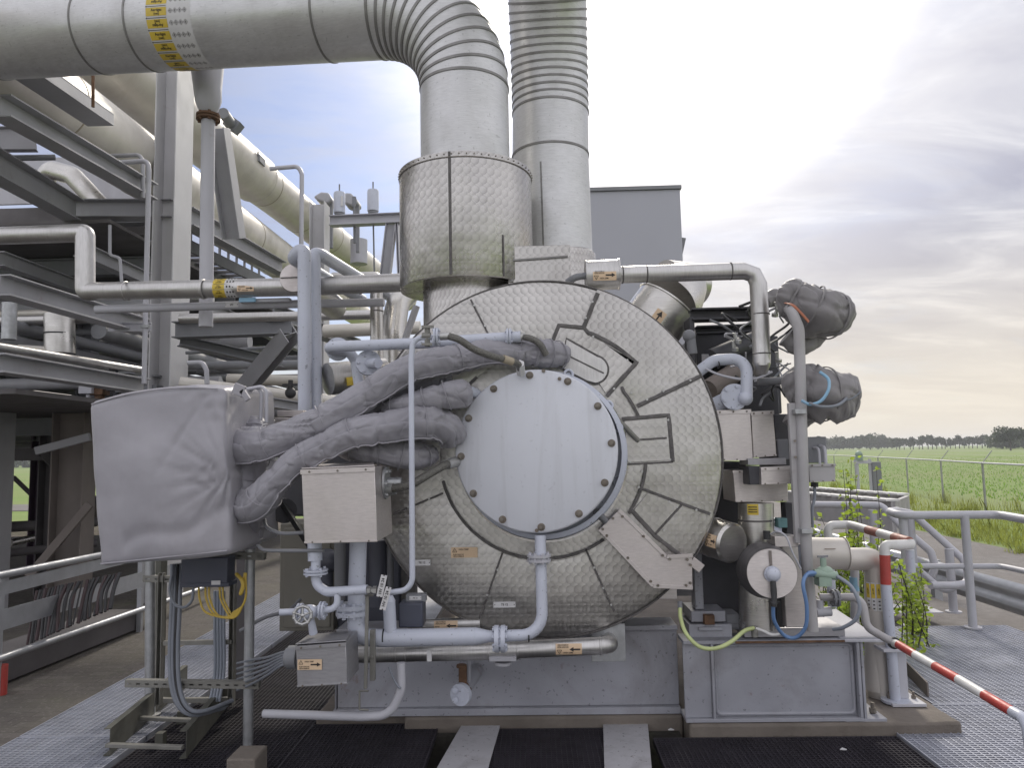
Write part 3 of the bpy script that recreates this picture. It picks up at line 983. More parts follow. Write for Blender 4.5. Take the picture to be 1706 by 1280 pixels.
def platepart(name, poly, Y, th, mat, bev=.002, root=None):
    q_ = MB(); q_.prism([P(a, b, Y) for a, b in poly], V((0, th, 0)))
    return part(root or casing, name, q_, mat, bevel=bev)


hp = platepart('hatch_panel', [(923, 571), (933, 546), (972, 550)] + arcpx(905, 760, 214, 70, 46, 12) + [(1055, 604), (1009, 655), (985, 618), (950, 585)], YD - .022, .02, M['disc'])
platepart('window_plate', [(944, 566), (997, 596)] + arcpx(990, 616, 22, 72, -84, 10) + [(978, 634), (937, 613)], YD - .034, .012, M['steelx'], root=hp)
m_ = MB(); ribbon(m_, [(945, 592), (1006, 622)], W(2.5, AX), YD - .0365, .1)
ribbon(m_, [(937, 616), (944, 564), (997, 594)] + arcpx(990, 616, 23.5, 72, -84, 10) + [(978, 636), (938, 615)], W(3.5, AX), YD - .0235, .2); part(hp, 'window_gasket', m_, M['caulk'])
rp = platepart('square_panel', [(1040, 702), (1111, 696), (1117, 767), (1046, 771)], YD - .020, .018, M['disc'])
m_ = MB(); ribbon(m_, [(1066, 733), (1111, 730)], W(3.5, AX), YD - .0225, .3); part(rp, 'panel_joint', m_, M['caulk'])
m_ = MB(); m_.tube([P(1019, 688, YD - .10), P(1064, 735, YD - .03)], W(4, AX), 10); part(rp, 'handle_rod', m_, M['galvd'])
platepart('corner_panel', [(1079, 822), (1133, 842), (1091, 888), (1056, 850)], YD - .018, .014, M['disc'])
m_ = MB()
for a, b in ((790, 509), (808, 543), (987, 503), (976, 530), (1045, 600), (988, 561), (1023, 648), (1150, 634), (1105, 652), (1078, 666), (1052, 655), (1113, 700), (1110, 731), (1116, 766), (1050, 770), (1070, 786), (1064, 812), (1115, 836), (1160, 850), (1106, 884), (1128, 845), (990, 946), (1005, 980), (1018, 1008), (829, 950), (812, 992), (715, 832), (680, 845), (1030, 690), (1044, 783)):
    m_.bolt(P(a, b, YD - .018), -Y3, W(2.0, AX), .006)
parts_each(casing, 'sheet_screw', m_, M['zinc'])
# stickers on the sheet
m_ = MB(); warn_sticker(m_, flat_map(P(773.5, 921, YD - .014), X3, Z3, -Y3, .001), W(44, AX), W(17, AX), 0); part(casing, 'warning_sticker', m_, [M['peach'], M['ink']])
for a, b, w_ in ((703, 938, 28), (840.5, 1008, 36)):
    m_ = MB(); nameplate(m_, flat_map(P(a, b, YD - .016), X3, Z3, -Y3, .0012), W(w_, AX), W(9.5, AX), 'TE 12'); part(casing, 'tag_plate', m_, [M['paper'], M['ink']])

# raised angled duct box at lower right of the casing
db = MB()
db.prism([P(a, b, YD - .10) for a, b in ((1031, 850), (1110, 929), (1153, 927), (1154, 978), (1088, 976), (999, 882))], V((0, .085, 0)))
bx = part(casing, 'cable_duct_box', db, M['sheet'], bevel=.003)
m_ = MB()
for pl in (((1031, 850), (1110, 928)), ((999, 882), (1088, 977)), ((1110, 928), (1154, 926)), ((1088, 977), (1154, 980))):
    a, b = [P(x, y, YD - .102) for x, y in pl]; m_.bar(a, b, .022, .012, up=-Y3)
parts_each(bx, 'lip', m_, M['sheet'], bevel=.001)
m_ = MB()
for a, b in ((1021, 864), (1037, 861), (1004, 882), (1011, 893), (1046, 930), (1072, 894), (1104, 926), (1116, 932), (1145, 933), (1150, 942), (1150, 972), (1084, 969), (1096, 976), (1143, 976)):
    m_.bolt(P(a, b, YD - .108), -Y3, W(2.4, AX), .007)
parts_each(bx, 'box_screw', m_, M['boltm'])
m_ = MB(); a, b = P(1150, 934, YD - .06), P(1168, 948, YD - .06); m_.bar(a, b, .06, .06, up=-Y3); part(bx, 'duct_outlet', m_, M['sheet'], bevel=.004)

# pale cover: flange ring, round plate, bolts, lifting eyes
c0 = P(904, 757, 4.62); c1 = P(892, 750, 4.37); ca = (c1 - c0).normalized()
ca = (ca * .6 - Y3 * .4).normalized()
Rr, Rc = W(140, c0), W(136.5, c1)
m_ = MB(); m_.lathe([(Rr, .16), (Rr, 0), (Rr - .004, -.004), (Rc * .9, -.004)], c0, -ca, 80); m_.lathe([(Rr * .985, .02), (Rr * .985, -.09), (Rr * .93, -.10)], c0, -ca, 80)
part(casing, 'cover_flange', m_, M['blue'])
m_ = MB(); b0 = c1 - ca * .13
m_.lathe([(Rc * .985, 0), (Rc, .012), (Rc, .118), (Rc - .004, .126), (Rc - .012, .13), (.001, .13)], b0, ca, 96)
cv = part(casing, 'end_cover', m_, M['cover'])
u, w_ = frame(ca, Z3)
for k in range(12):
    a = math.radians(30 * k - 3.5)
    p = c1 + (Z3 * math.cos(a) + X3 * math.sin(a)) * W(127, c1); p = p - ca * ((p - c1).dot(ca))
    m_ = MB(); m_.cyl(p - ca * .001, p + ca * .004, .0225, n=20); m_.mat(1).bolt(p + ca * .004, ca, .016, .014); m_.cyl(p + ca * .018, p + ca * .026, .009, n=8)
    part(cv, 'bolt', m_, [M['boltm'], M['boltm']])
for a_, b_ in ((932, 631), (905, 617), (967, 857), (895, 884)):
    p = P(a_, b_, 4.37); p = p - ca * ((p - c1).dot(ca)); m_ = MB(); m_.cyl(p, p + ca * .008, .011, n=12); part(cv, 'dowel', m_, M['boltm'])
for a_, b_ in ((947, 624), (1013, 676), (1029, 713), (1028, 801)):
    p = P(a_, b_, 4.56); m_ = MB(); m_.ring(p - Y3 * .02, (V((.15, -1, .1))), .026, .008, 20, 8); m_.cyl(p + Y3 * .06, p - Y3 * .0, .014, n=10); part(cv, 'lifting_eye', m_, M['blue'])
# short clamp bar at the lower right of the flange
m_ = MB(); m_.tube([P(993, 853, 4.5), P(1008, 868, 4.58)], W(6, AX), 12); part(casing, 'clamp_bar', m_, M['greyd'])

# ---------------------------------------------------------------- cladding housing between ducts and casing
t = thing('duct_saddle', 'engine-turned sheet collar where the right-hand duct meets the casing', 'duct collar')
m_ = MB(); a, b = P(848, 428, 5.3), P(948, 480, 5.3)
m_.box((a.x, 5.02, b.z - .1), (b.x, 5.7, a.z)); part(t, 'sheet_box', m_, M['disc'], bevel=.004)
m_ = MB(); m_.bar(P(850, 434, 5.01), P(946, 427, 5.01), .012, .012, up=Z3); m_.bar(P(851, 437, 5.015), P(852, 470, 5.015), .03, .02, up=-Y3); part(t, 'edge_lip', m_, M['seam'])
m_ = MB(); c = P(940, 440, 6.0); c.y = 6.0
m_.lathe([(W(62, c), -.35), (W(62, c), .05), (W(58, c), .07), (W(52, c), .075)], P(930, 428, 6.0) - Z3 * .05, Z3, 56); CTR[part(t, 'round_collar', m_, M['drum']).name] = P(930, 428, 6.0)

# ---------------------------------------------------------------- big left duct: vertical drum, riser, bend and long horizontal run
t = thing('exhaust_duct', 'huge clad pipe bending from the drum and running off to the upper left', 'duct')
yc_ = 5.35
dc = P(778, 395, yc_); dr = W(110, dc)
dtop = P(778, 296, yc_).z; dbot = P(777, 486, yc_).z
dc = V((P(777, 395, yc_).x, yc_, 0))
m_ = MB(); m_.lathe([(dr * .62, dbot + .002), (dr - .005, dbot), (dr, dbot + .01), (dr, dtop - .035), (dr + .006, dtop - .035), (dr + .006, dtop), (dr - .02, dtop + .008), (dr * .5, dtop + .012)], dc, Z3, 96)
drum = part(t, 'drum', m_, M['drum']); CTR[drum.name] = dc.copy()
# drum seam and bolts on the top hoop
m_ = MB()
for ap, wd in ((753, .018), (845, .01)):
    p = P(ap, 390, yc_ - dr * .9); d = (V((p.x, p.y, 0)) - dc); d.z = 0; d.normalize()
    tt = Z3.cross(d)
    z0, z1 = (dbot + .01, dtop) if ap == 753 else (dbot + .01, dbot + .30)
    m_.obox(dc + d * (dr + .003) + Z3 * (z0 + z1) / 2, tt * wd / 2, d * .004, Z3 * (z1 - z0) / 2)
parts_each(drum, 'sealed_seam', m_, M['caulk'])
m_ = MB()
for k in range(60):
    a = 2 * pi * k / 60; d = V((math.cos(a), math.sin(a), 0)); m_.bolt(dc + d * (dr + .006) + Z3 * (dtop - .017), d, .005, .005)
m_.lathe([(dr + .0075, dtop - .04), (dr + .0075, dtop - .035)], dc, Z3, 80)
part(drum, 'hoop_rivet', m_, M['boltm'])
# lower neck under drum
m_ = MB(); m_.cyl(dc + Z3 * (dbot - .9), dc + Z3 * (dbot + .002), W(74, dc + Z3 * 2), n=64); CTR[part(t, 'neck', m_, M['drum']).name] = dc.copy()
# riser + bend + run, true circular section with lobster-back seams
R = W(73.5, P(777, 200, yc_))
zr = P(777, 128, yc_).z
run_a = P(30, 62, 6.0)
elb_c = P(640, 22, 5.45)
hd = (run_a - elb_c); hd.normalize()
bend_r = .92
corner = V((dc.x, dc.y, 0))
# height of the run axis where it passes over the riser
s = (dc.x - elb_c.x) / hd.x
corner = elb_c + hd * s; corner = V((dc.x, dc.y, corner.z))
path = fillet([dc + Z3 * dtop, corner, run_a + hd * 3.0], bend_r, 24)
m_ = MB(); m_.tube(path, R, 72, cap=False)
dpart = part(t, 'riser_and_run', m_, M['duct'])
# seams: lobster-back rings round the bend
m_ = MB()
bp = path[1:-1]
for i in range(0, len(bp), 2):
    a = bp[max(i - 1, 0)]; b = bp[min(i + 1, len(bp) - 1)]
    if i == 0: b = bp[1]; a = path[0]
    m_.lathe([(R + .001, -.011), (R + .006, -.010), (R + .007, .0), (R + .006, .010), (R + .001, .011)], bp[i], (b - a), 72)
    uu, ww = frame(b - a)
for dd in (.45, 2.05, 2.55, 3.6, 4.6):
    m_.lathe([(R + .001, -.009), (R + .006, -.008), (R + .006, .008), (R + .001, .009)], path[-2] + hd * dd, hd, 72)
parts_each(t, 'band_seam', m_, M['seam'])
# pipe marker: yellow and white bands with readable contents
q_ = P(318, 50, 5.74); 
along = (q_ - path[-2]).dot(hd)
cen = path[-2] + hd * along
m_ = MB()
bw = .155 * R / .31
for row in range(-1, 13):
    fl = row % 2 == 1
    a0 = .30 + row * .262
    mp = cyl_map(cen, -hd, R, 0, Z3, .0016)
    v0 = a0 * R; hh = .262 * R
    m_.mat(3); rect(m_, mp, -bw, v0, bw * 1.35, v0 + hh, 1, 1, 6)
    m_.mat(0); rect(m_, mp, -bw * .97, v0 + hh * .24, bw * .12, v0 + hh * .96, 2, 1, 5)
    m_.mat(1)
    s1 = 1 if fl else -1
    put_text(m_, 'Aardgas', mp, -bw * .40, v0 + hh * (.6 + .15 * (1 if fl else -1)), hh * .36, 3, flip=not fl) if False else None
    g_ = -1 if True else 1
    mp2 = (lambda u, v, k, mp=mp, cu=-bw * .40, cv=v0 + hh * .6, f=(1 if fl else -1): mp(cu + f * u, cv - f * v * -1 * -1, k))
    put_text(m_, 'Aardgas', mp2, 0, hh * .14, hh * .34, 3)
    put_text(m_, '(nat)', mp2, 0, -hh * .17, hh * .30, 3)
    rect(m_, mp, -bw * .93, v0 + hh * .10, bw * .1, v0 + hh * .15, 2, 1, 3)
    m_.add([mp(-bw * .93, v0 + hh * .04, 2), mp(-bw * .93, v0 + hh * .21, 2), mp(-bw * 1.0, v0 + hh * .125, 2)], [(0, 1, 2)])
    m_.mat(2)
    for k in range(4):
        cu = bw * (.33 + .25 * k); cv = v0 + hh * .6; e = hh * .22
        for q4 in range(4):
            a_ = (0, e, 0, -e)[q4], (e, 0, -e, 0)[q4]; b_ = (e, 0, -e, 0)[q4], (0, -e, 0, e)[q4]
            m_.add([mp(cu + a_[0], cv + a_[1], 2), mp(cu + b_[0], cv + b_[1], 2), mp(cu + b_[0] * .8, cv + b_[1] * .8, 2), mp(cu + a_[0] * .8, cv + a_[1] * .8, 2)], [(0, 1, 2, 3)])
        m_.add([mp(cu - e * .25, cv - e * .3, 2), mp(cu + e * .25, cv - e * .3, 2), mp(cu + e * .1, cv + e * .35, 2), mp(cu - e * .2, cv + e * .3, 2)], [(0, 1, 2, 3)])
part(t, 'contents_marker', m_, [M['yellow'], M['ink'], M['ink'], M['paper']])

# ---------------------------------------------------------------- second duct: riser with a bend overhead
t = thing('riser_duct', 'tall clad riser pipe right of the big bend, curving overhead with many ring seams', 'duct')
y2 = 6.0
R2 = W(63.5, P(918, 300, y2))
b0 = P(944, 432, y2); b0 = V((P(922, 428, y2).x, y2, b0.z))
zk = P(918, 190, y2).z
up = V((P(917, 190, y2).x, y2, zk))
path2 = [V((P(923, 428, y2).x, y2, b0.z - .05)), V((P(917, 262, y2).x, y2, P(917, 262, y2).z)), up]
bc = up + V((-.06, -1.35, 0))
arc = []
for k in range(1, 16):
    a = k / 15 * pi / 2 * .95
    arc.append(up + V((-.06 * (1 - math.cos(a)), -1.5 * (1 - math.cos(a)), 1.5 * math.sin(a))))
full = path2 + arc + [arc[-1] + V((-.1, -2.5, .12))]
m_ = MB(); m_.tube(full, [R2 * 1.0] * len(full), 72, cap=False); part(t, 'riser', m_, M['duct'])
m_ = MB(); 
for i in range(2, len(full) - 1):
    m_.lathe([(R2 + .001, -.010), (R2 + .006, -.009), (R2 + .006, .009), (R2 + .001, .010)], full[i], full[i + 1] - full[i - 1], 72)
    if 2 <= i < len(full) - 2:
        mid = (full[i] + full[i + 1]) / 2; m_.lathe([(R2 + .001, -.009), (R2 + .005, -.008), (R2 + .005, .008), (R2 + .001, .009)], mid, full[i + 1] - full[i], 72)
m_.lathe([(R2 + .001, -.010), (R2 + .006, -.009), (R2 + .006, .009), (R2 + .001, .010)], full[1], Z3, 72)
parts_each(t, 'band_seam', m_, M['seam'])
m_ = MB()
p = P(903, 345, y2 - R2); d = V((p.x - full[1].x, p.y - full[1].y, 0)).normalized(); tt = Z3.cross(d)
d = V((-.28, -.96, 0)).normalized(); tt = Z3.cross(d)
z0, z1 = P(903, 424, y2 - R2).z, P(903, 268, y2 - R2).z
cc = (full[0] + full[1]) / 2; cc.z = 0
lean = (full[1] - full[0]); lean = lean / lean.z
m_.obox(cc + d * (R2 + .003) + Z3 * (z0 + z1) / 2 + 0 * lean, tt * .006, d * .003, (lean * (z1 - z0) / 2))
for k in range(8):
    zz_ = z0 + (z1 - z0) * (k + .5) / 8
    m_.bolt(cc + lean * (zz_ - (full[0].z + full[1].z) / 2) + d * (R2 + .002) + Z3 * ((full[0].z + full[1].z) / 2 * 1) * 1 - tt * .0 + V((0, 0, 0)) , d, .007, .008)
part(t, 'riveted_seam', m_, M['seam'])

# grey box tower far behind
t = thing('exhaust_tower', 'plain grey box tower rising behind the ducts', 'tower')
a, b = P(962, 318, 12), P(1133, 318, 12); bot = GZ
m_ = MB(); m_.box((a.x, 12, bot), (b.x, 15.0, a.z - .02)); part(t, 'wall', m_, M['tower'] if 'tower' in M else M['greyd'], bevel=.01)
m_ = MB(); m_.box((a.x - .02, 11.96, a.z - .02), (b.x + .02, 15.03, a.z + .04)); part(t, 'coping', m_, M['greyd'])
m_ = MB(); e = P(1133, 395, 12.3); m_.prism([e, e + V((.10, 0, -.02)), e + V((.0, 0, -.42))], V((0, .5, 0))); part(t, 'vent_cowl', m_, M['greyd'])

# ---------------------------------------------------------------- skid frame
t = thing('machine_skid', 'blue-grey welded beam frame carrying the machine', 'machine base')
zs0 = zt; zs1 = PZ(1141, 1207, zt); Yf2 = zs1.y + .005
ztop = P(1141, 1069, Yf2).z
x0, x1 = P(1141, 1140, Yf2).x, P(1436, 1140, Yf2).x
m_ = MB()
# front channel of the right end: web set back, flanges and stiffeners proud
fl = .022
m_.box((x0, Yf2, ztop - fl), (x1, Yf2 + .20, ztop)); m_.box((x0, Yf2, zs0 + .003), (x1, Yf2 + .20, zs0 + fl + .003))
part(t, 'front_flange', m_, M['skid'], bevel=.003)
m_ = MB(); m_.box((x0 + .01, Yf2 + .05, zs0 + fl + .004), (x1 - .022, Yf2 + .068, ztop - fl - .001)); part(t, 'front_web', m_, M['skid'])
m_ = MB()
xs = P(1187, 1140, Yf2).x
m_.box((xs, Yf2 + .002, zs0 + fl + .003), (xs + .016, Yf2 + .05, ztop - fl)); m_.box((x1 - .02, Yf2 - .001, zs0 + fl + .003), (x1, Yf2 + .19, ztop - fl))
m_.box((x0 + .001, Yf2 + .03, zs0 + fl + .003), (xs - .001, Yf2 + .049, ztop - fl))
parts_each(t, 'stiffener', m_, M['skid'], bevel=.003)
# weld fillet rim inside the pocket
m_ = MB(); 
q4 = [V((xs + .03, Yf2 + .047, zs0 + fl + .02)), V((x1 - .035, Yf2 + .047, zs0 + fl + .02)), V((x1 - .035, Yf2 + .047, ztop - fl - .02)), V((xs + .03, Yf2 + .047, ztop - fl - .02))]
m_.tube(fillet([q4[0].lerp(q4[1], .5)] + q4[1:] + q4[:1] + [q4[0].lerp(q4[1], .5)], .03, 4), .012, 8)
part(t, 'weld_bead', m_, M['skid'])
# long I-beam going back on the right, top flange visible
xb = P(1440, 1140, Yf2).x
m_ = MB(); m_.ibeam(V((xb, Yf2 + .004, (zs0 + ztop) / 2 + .002)), V((xb, 8.8, (zs0 + ztop) / 2 + .002)), ztop - zs0 + .012, .26, .022); part(t, 'side_beam', m_, M['skid'], bevel=.003)
m_ = MB(); m_.bolt(V((xb + .085, Yf2 + .10, zs0 + .022)), Z3, .022, .03); m_.cyl(V((xb + .085, Yf2 + .10, zs0 + .05)), V((xb + .085, Yf2 + .10, zs0 + .085)), .012, n=10); part(t, 'anchor_bolt', m_, M['boltm'])
# beam top flange as a plate, its paler paint standing in for light
m_ = MB(); a = [P(1366, 1020, 5.3), P(1393, 1015, 5.3), P(1472, 1067, Yf2 - .01), P(1408, 1067, Yf2 - .01)]
m_.prism(a, V((0, 0, -.014))); part(t, 'lit_beam_top', m_, M['greyl'], bevel=.002)
# rear cross beam in the middle
Yc2 = 5.03; z0_ = zt + .003; z1_ = P(1100, 1043, Yc2).z
m_ = MB(); xa = P(560, 1100, Yc2).x
m_.box((xa, Yc2, z0_), (x0 - .002, Yc2 + .22, z0_ + .045)); m_.box((xa, Yc2, z1_ - .03), (x0 - .002, Yc2 + .25, z1_)); m_.box((xa, Yc2 + .04, z0_ + .046), (x0 - .002, Yc2 + .06, z1_ - .031)); part(t, 'middle_beam', m_, M['skid'], bevel=.004)
m_ = MB(); z2 = P(1100, 1020, Yc2 + .3).z; m_.box((P(1035, 1030, Yc2).x, Yc2 + .30, z1_ + .12), (x0 + .02, Yc2 + .5, z1_ + .20)); part(t, 'upper_rail', m_, M['skid'], bevel=.004)
# left pedestal of the skid
Yl = prc.y + .02; xl0, xl1 = P(560, 1150, Yl).x, P(693, 1150, Yl).x; zl = P(600, 1098, Yl).z
m_ = MB(); m_.box((xl0, Yl + .16, .043), (xl1 - .12, Yl + .18, zl)); m_.box((xl1 - .115, Yl, .045), (xl1, Yl + .4, zl)); m_.box((xl0 - .01, Yl, .043), (xl0 + .005, Yl + .4, zl)); m_.box((xl0 - .02, Yl - .01, .042), (xl1 + .01, Yl + .45, .064)); part(t, 'left_pedestal', m_, M['skid'], bevel=.004)
m_ = MB(); m_.box((xl0, Yl + .2, zl + .002), (xl1, Yl + 4, zl + .04)); part(t, 'pedestal_top', m_, M['skid'])
# machine foot with rusty levelling block on the right skid end
t = thing('levelling_mount', 'grey mounting foot with rusty block on top of the right skid end', 'machine mount')
yf = Yf2 + .10
def pbox(mb, x0, y0, x1, y1, Y, d):
    a, b = P(x0, y0, Y), P(x1, y1, Y); zc = P((x0 + x1) / 2, y0, Y).z; zd = P((x0 + x1) / 2, y1, Y).z
    xc = P(x0, (y0 + y1) / 2, Y).x; xd = P(x1, (y0 + y1) / 2, Y).x
    mb.box((xc, Y, zd), (xd, Y + d, zc)); return mb
m_ = MB(); pbox(m_, 1148, 1041, 1220, 1068, yf, .3); pbox(m_, 1152, 1019, 1209, 1037, yf + .02, .3); pbox(m_, 1157, 920, 1171, 1016, yf + .06, .12); pbox(m_, 1164, 1046, 1204, 1052, yf - .02, .1); part(t, 'foot_block', m_, M['skid'], bevel=.004)
m_ = MB(); pbox(m_, 1174, 1026, 1191, 1042, yf - .03, .1); part(t, 'levelling_block', m_, M['rust'], bevel=.004)
m_ = MB(); pbox(m_, 1210, 1024, 1232, 1050, yf + .06, .2); pbox(m_, 1200, 1040, 1238, 1047, yf + .05, .25); part(t, 'side_lug', m_, M['greyd'], bevel=.004)

m_ = MB(); pbox(m_, 1090, 978, 1128, 999, 4.82, .03); solo('guard_plate', 'pale sheet plate under the angled duct box', 'plate', m_, M['sheet'], bevel=.003)
m_ = MB(); m_.box((P(1225, 1069, Yf2).x, Yf2 - .004, ztop - .018), (P(1412, 1069, Yf2).x, Yf2 - .0005, ztop - .004)); solo('rust_streak', 'thin rusty weld line along the top front of the right skid end', 'weld', m_, M['rust'])
# ================================================================ near left: hoses, cabinet, blue pipes, canvas box
def pipe(name, label, pl, r_px, m, bend=None, cat='pipe', group=None, n=18, spl=False):
    q_ = pts(pl); r = W(r_px, q_[0])
    mb = MB()
    if spl: mb.tube(spline(q_, 7), r, n)
    else: mb.pipe(q_, r, bend if bend is not None else r * 3, n)
    return mb, r


def pipe_solo(label, pl, r_px, m, bend=None, cat='pipe', name='pipe', group=None, n=18, spl=False):
    mb, r = pipe(name, label, pl, r_px, m, bend, cat, group, n, spl)
    return solo(name, label, cat, mb, m, group=group)


def pipe_thing(label, pl, r_px, m, bend=None, cat='pipe', name='pipe', pn='pipe_run', group=None, n=18, fl=(), spl=False, fm=None):
    """fl: flanges as (px, py, Y, axis, radius_px, bolts)"""
    t = thing(name, label, cat, group)
    mb, r = pipe(name, label, pl, r_px, m, bend, cat, group, n, spl)
    part(t, pn, mb, m)
    for f in fl:
        c = P(*f[:3]); mb = MB(); Rr_ = W(f[4], c)
        mb.flange(c, f[3], Rr_, Rr_ * .2, f[5], Rr_ * .05); part(t, 'flange', mb, fm or m)
    return t


def wrinkle(seed, amp=.10, fine=.05, fold=.06):
    o = V((seed * 7.3, seed * 3.1, seed))
    def f(L, a, s):
        p = V((math.cos(a) * 1.1, math.sin(a) * 1.1, L * 5.5)) + o
        k = noise.noise(p) * amp
        # gathers that run round the sleeve, slanting and breaking up
        q = V((math.cos(a) * .8, math.sin(a) * .8, L * 9 + 1.4 * math.sin(a + seed) + noise.noise(p * .8) * .8)) + o
        n1 = noise.noise(q); w1 = max(0, noise.noise(p * .6 + V((5, 5, 5))) + .25)
        k += fine * w1 * (1 - min(1, abs(n1) * 4)) * 1.5
        q2 = V((math.cos(a) * 1.2 + L * 2.5, math.sin(a) * 1.2, L * 5)) + o * 2
        k -= fold * max(0, 1 - abs(noise.noise(q2)) * 6)
        q3 = V((math.cos(a) * .6, math.sin(a) * .6, L * 24 + 2 * math.sin(a * 1.0 + seed * 2))) + o * 3
        k += fine * .45 * w1 * (1 - min(1, abs(noise.noise(q3)) * 3))
        # cinched where ties bite in
        c = (L * 3.1 + seed) % 1.0
        k -= .10 * math.exp(-((c - .5) / .045) ** 2)
        return 1 + k
    return f


def sleeve(root, name, pl, radii_px, mat, seed, flap=True, n=60, ref=None):
    q_ = pts(pl); sp = spline(q_, 20)
    rr = [W(r_, p) for r_, p in zip(radii_px, q_)]
    m_ = len(sp); rad = []
    for i in range(m_):
        f = i / (m_ - 1) * (len(rr) - 1); k = min(int(f), len(rr) - 2); rad.append(rr[k] + (rr[k + 1] - rr[k]) * (f - k))
    # gathered ends
    for i in range(5):
        s = .72 + .28 * i / 5
        rad[i] *= s; rad[-1 - i] *= s
    mb = MB(); mb.tube(sp, rad, n, disp=wrinkle(seed, .14, .10, .08))
    o = part(root, name, mb, mat, ang=60)
    if flap:      # velcro closing flap: a thin strip lying on the front-lower side, its edge standing off a little
        mb = MB(); vs = []; k = 0
        sub = sp[4:-4]; rs = rad[4:-4]
        rows = 9; fw = wrinkle(seed + 2.3, .06, .12, .05); Lr = 0
        for i, (c, r) in enumerate(zip(sub, rs)):
            t_ = (sub[min(i + 1, len(sub) - 1)] - sub[max(i - 1, 0)]).normalized()
            Lr += (c - sub[max(i - 1, 0)]).length
            f = -Y3 - t_ * (-Y3).dot(t_); f.normalize(); d = t_.cross(f)
            if d.z > 0: d = -d
            for j in range(rows):
                a = -.12 + 1.05 * j / (rows - 1)
                lift = 1.09 * fw(Lr, a, 0) + (.10 if j == rows - 1 else 0)
                vs.append(c + (f * math.cos(a) + d * math.sin(a)) * r * lift)
        fs = [(i * rows + j, (i + 1) * rows + j, (i + 1) * rows + j + 1, i * rows + j + 1) for i in range(len(sub) - 1) for j in range(rows - 1)]
        mb.add(vs, fs)
        fo = part(o, 'closing_flap', mb, mat, ang=60)
        sm = fo.modifiers.new('thick', 'SOLIDIFY'); sm.thickness = .008; sm.offset = 1
        mb = MB(); mb.tube([vs[i * rows + rows - 1] for i in range(len(sub))], .0045, 8); part(o, 'edge_piping', mb, M['canvas'])
    for f_ in (.16, .37, .55, .78):
        i = int(f_ * (m_ - 1)); t_ = (sp[i + 1] - sp[i - 1]).normalized(); u, w_ = frame(t_); wf = wrinkle(seed, .13, .085, .07)
        Ls = sum((sp[j] - sp[j - 1]).length for j in range(1, i + 1)); sk = random.uniform(-.35, .35)
        ring = [sp[i] + (u * math.cos(a) + w_ * math.sin(a)) * rad[i] * 1.10 + t_ * rad[i] * sk * math.cos(a + seed) for a in [2 * pi * q_ / 28 for q_ in range(29)]]
        mb = MB(); mb.tube(ring, .0035, 6); part(o, 'cross_seam', mb, M['canvasw'])
    return o


# ---- canvas-wrapped box on posts
bx = thing('insulation_box', 'big grey canvas-covered insulation box standing on pipe posts', 'insulation box')
Yb0, Yb1 = 4.05, 4.85
cf = {(0, 0): P(163, 947, Yb0), (1, 0): P(384, 924, Yb0), (0, 1): P(147, 674, Yb0), (1, 1): P(374, 648, Yb0)}
def boxwarp(x, y, z):
    u, v, d = (x + 1) / 2, (z + 1) / 2, (y + 1) / 2
    f = (cf[(0, 0)] * (1 - u) * (1 - v) + cf[(1, 0)] * u * (1 - v) + cf[(0, 1)] * (1 - u) * v + cf[(1, 1)] * u * v)
    p = V((f.x, f.y + (Yb1 - Yb0) * d, f.z))
    # domed top, bellied front
    top = max(0, v - .6) / .4
    p.z += .075 * top * (1 - x * x * .8) * (1 - .25 * y * y) + .05 * top * (u) * 1.0 * (d)
    p.y -= .03 * (1 - x * x) * (1 - z * z) * (1 - d)
    return p
vs = []; fs = []; Nn = 56
def addface(fn):
    o = len(vs)
    for i in range(Nn + 1):
        for j in range(Nn + 1):
            a, b = -1 + 2 * i / Nn, -1 + 2 * j / Nn
            a = math.copysign(abs(a) ** .85, a); b = math.copysign(abs(b) ** .85, b)
            q_ = V(fn(a, b)); rd = .09
            inner = V([max(-1 + rd, min(1 - rd, c)) for c in q_]); dl = q_ - inner
            if dl.length > 1e-9: q_ = inner + dl.normalized() * rd
            w0 = boxwarp(*q_)
            nn_ = V((q_.x ** 7, q_.y ** 7, q_.z ** 7)); nn_ = nn_.normalized() if nn_.length > 1e-6 else V((0, 0, 0))
            h = .010 * noise.noise(w0 * 2.2) + .006 * noise.noise(w0 * 5)
            # tension folds fanning from the right-hand edge where the hoses pull
            e = boxwarp(1, -1, -.05); dd = w0 - e; rr_ = V((dd.x, 0, dd.z)).length; an = math.atan2(dd.z, dd.x)
            fall = math.exp(-((rr_ - .06) / .17) ** 2) + .16 * math.exp(-((rr_ - .1) / .4) ** 2)
            h += .020 * fall * (.5 - min(1, abs(noise.noise(V((an * 3.4, rr_ * .8, 3)))) * 3.2)) + .010 * fall * noise.noise(V((an * 11, rr_ * 1.5, 7)))
            h += .012 * (.5 - min(1, abs(noise.noise(V((w0.x * 1.3 + w0.z * .9, w0.y, w0.z * 1.1 + 4)))) * 7)) * .45
            # gathered top right corner, soft crease near the lower edge
            e2 = boxwarp(.8, -1, .95); r2_ = (w0 - e2).length; h += .02 * math.exp(-(r2_ / .16) ** 2) * noise.noise(w0 * 17)
            if q_.y < -.9:
                h -= .014 * math.exp(-((q_.z + .66 - .16 * q_.x + .06 * math.sin(q_.x * 5)) / .10) ** 2) * (q_.x > -.6)
                h -= .010 * math.exp(-(((q_.z - .3) + (q_.x - .2) * -1.1) / .05) ** 2) * math.exp(-((q_.x - .35) / .3) ** 2)
            vs.append(w0 + nn_ * h)
    for i in range(Nn):
        for j in range(Nn):
            a = o + i * (Nn + 1) + j; fs.append((a, a + Nn + 1, a + Nn + 2, a + 1))
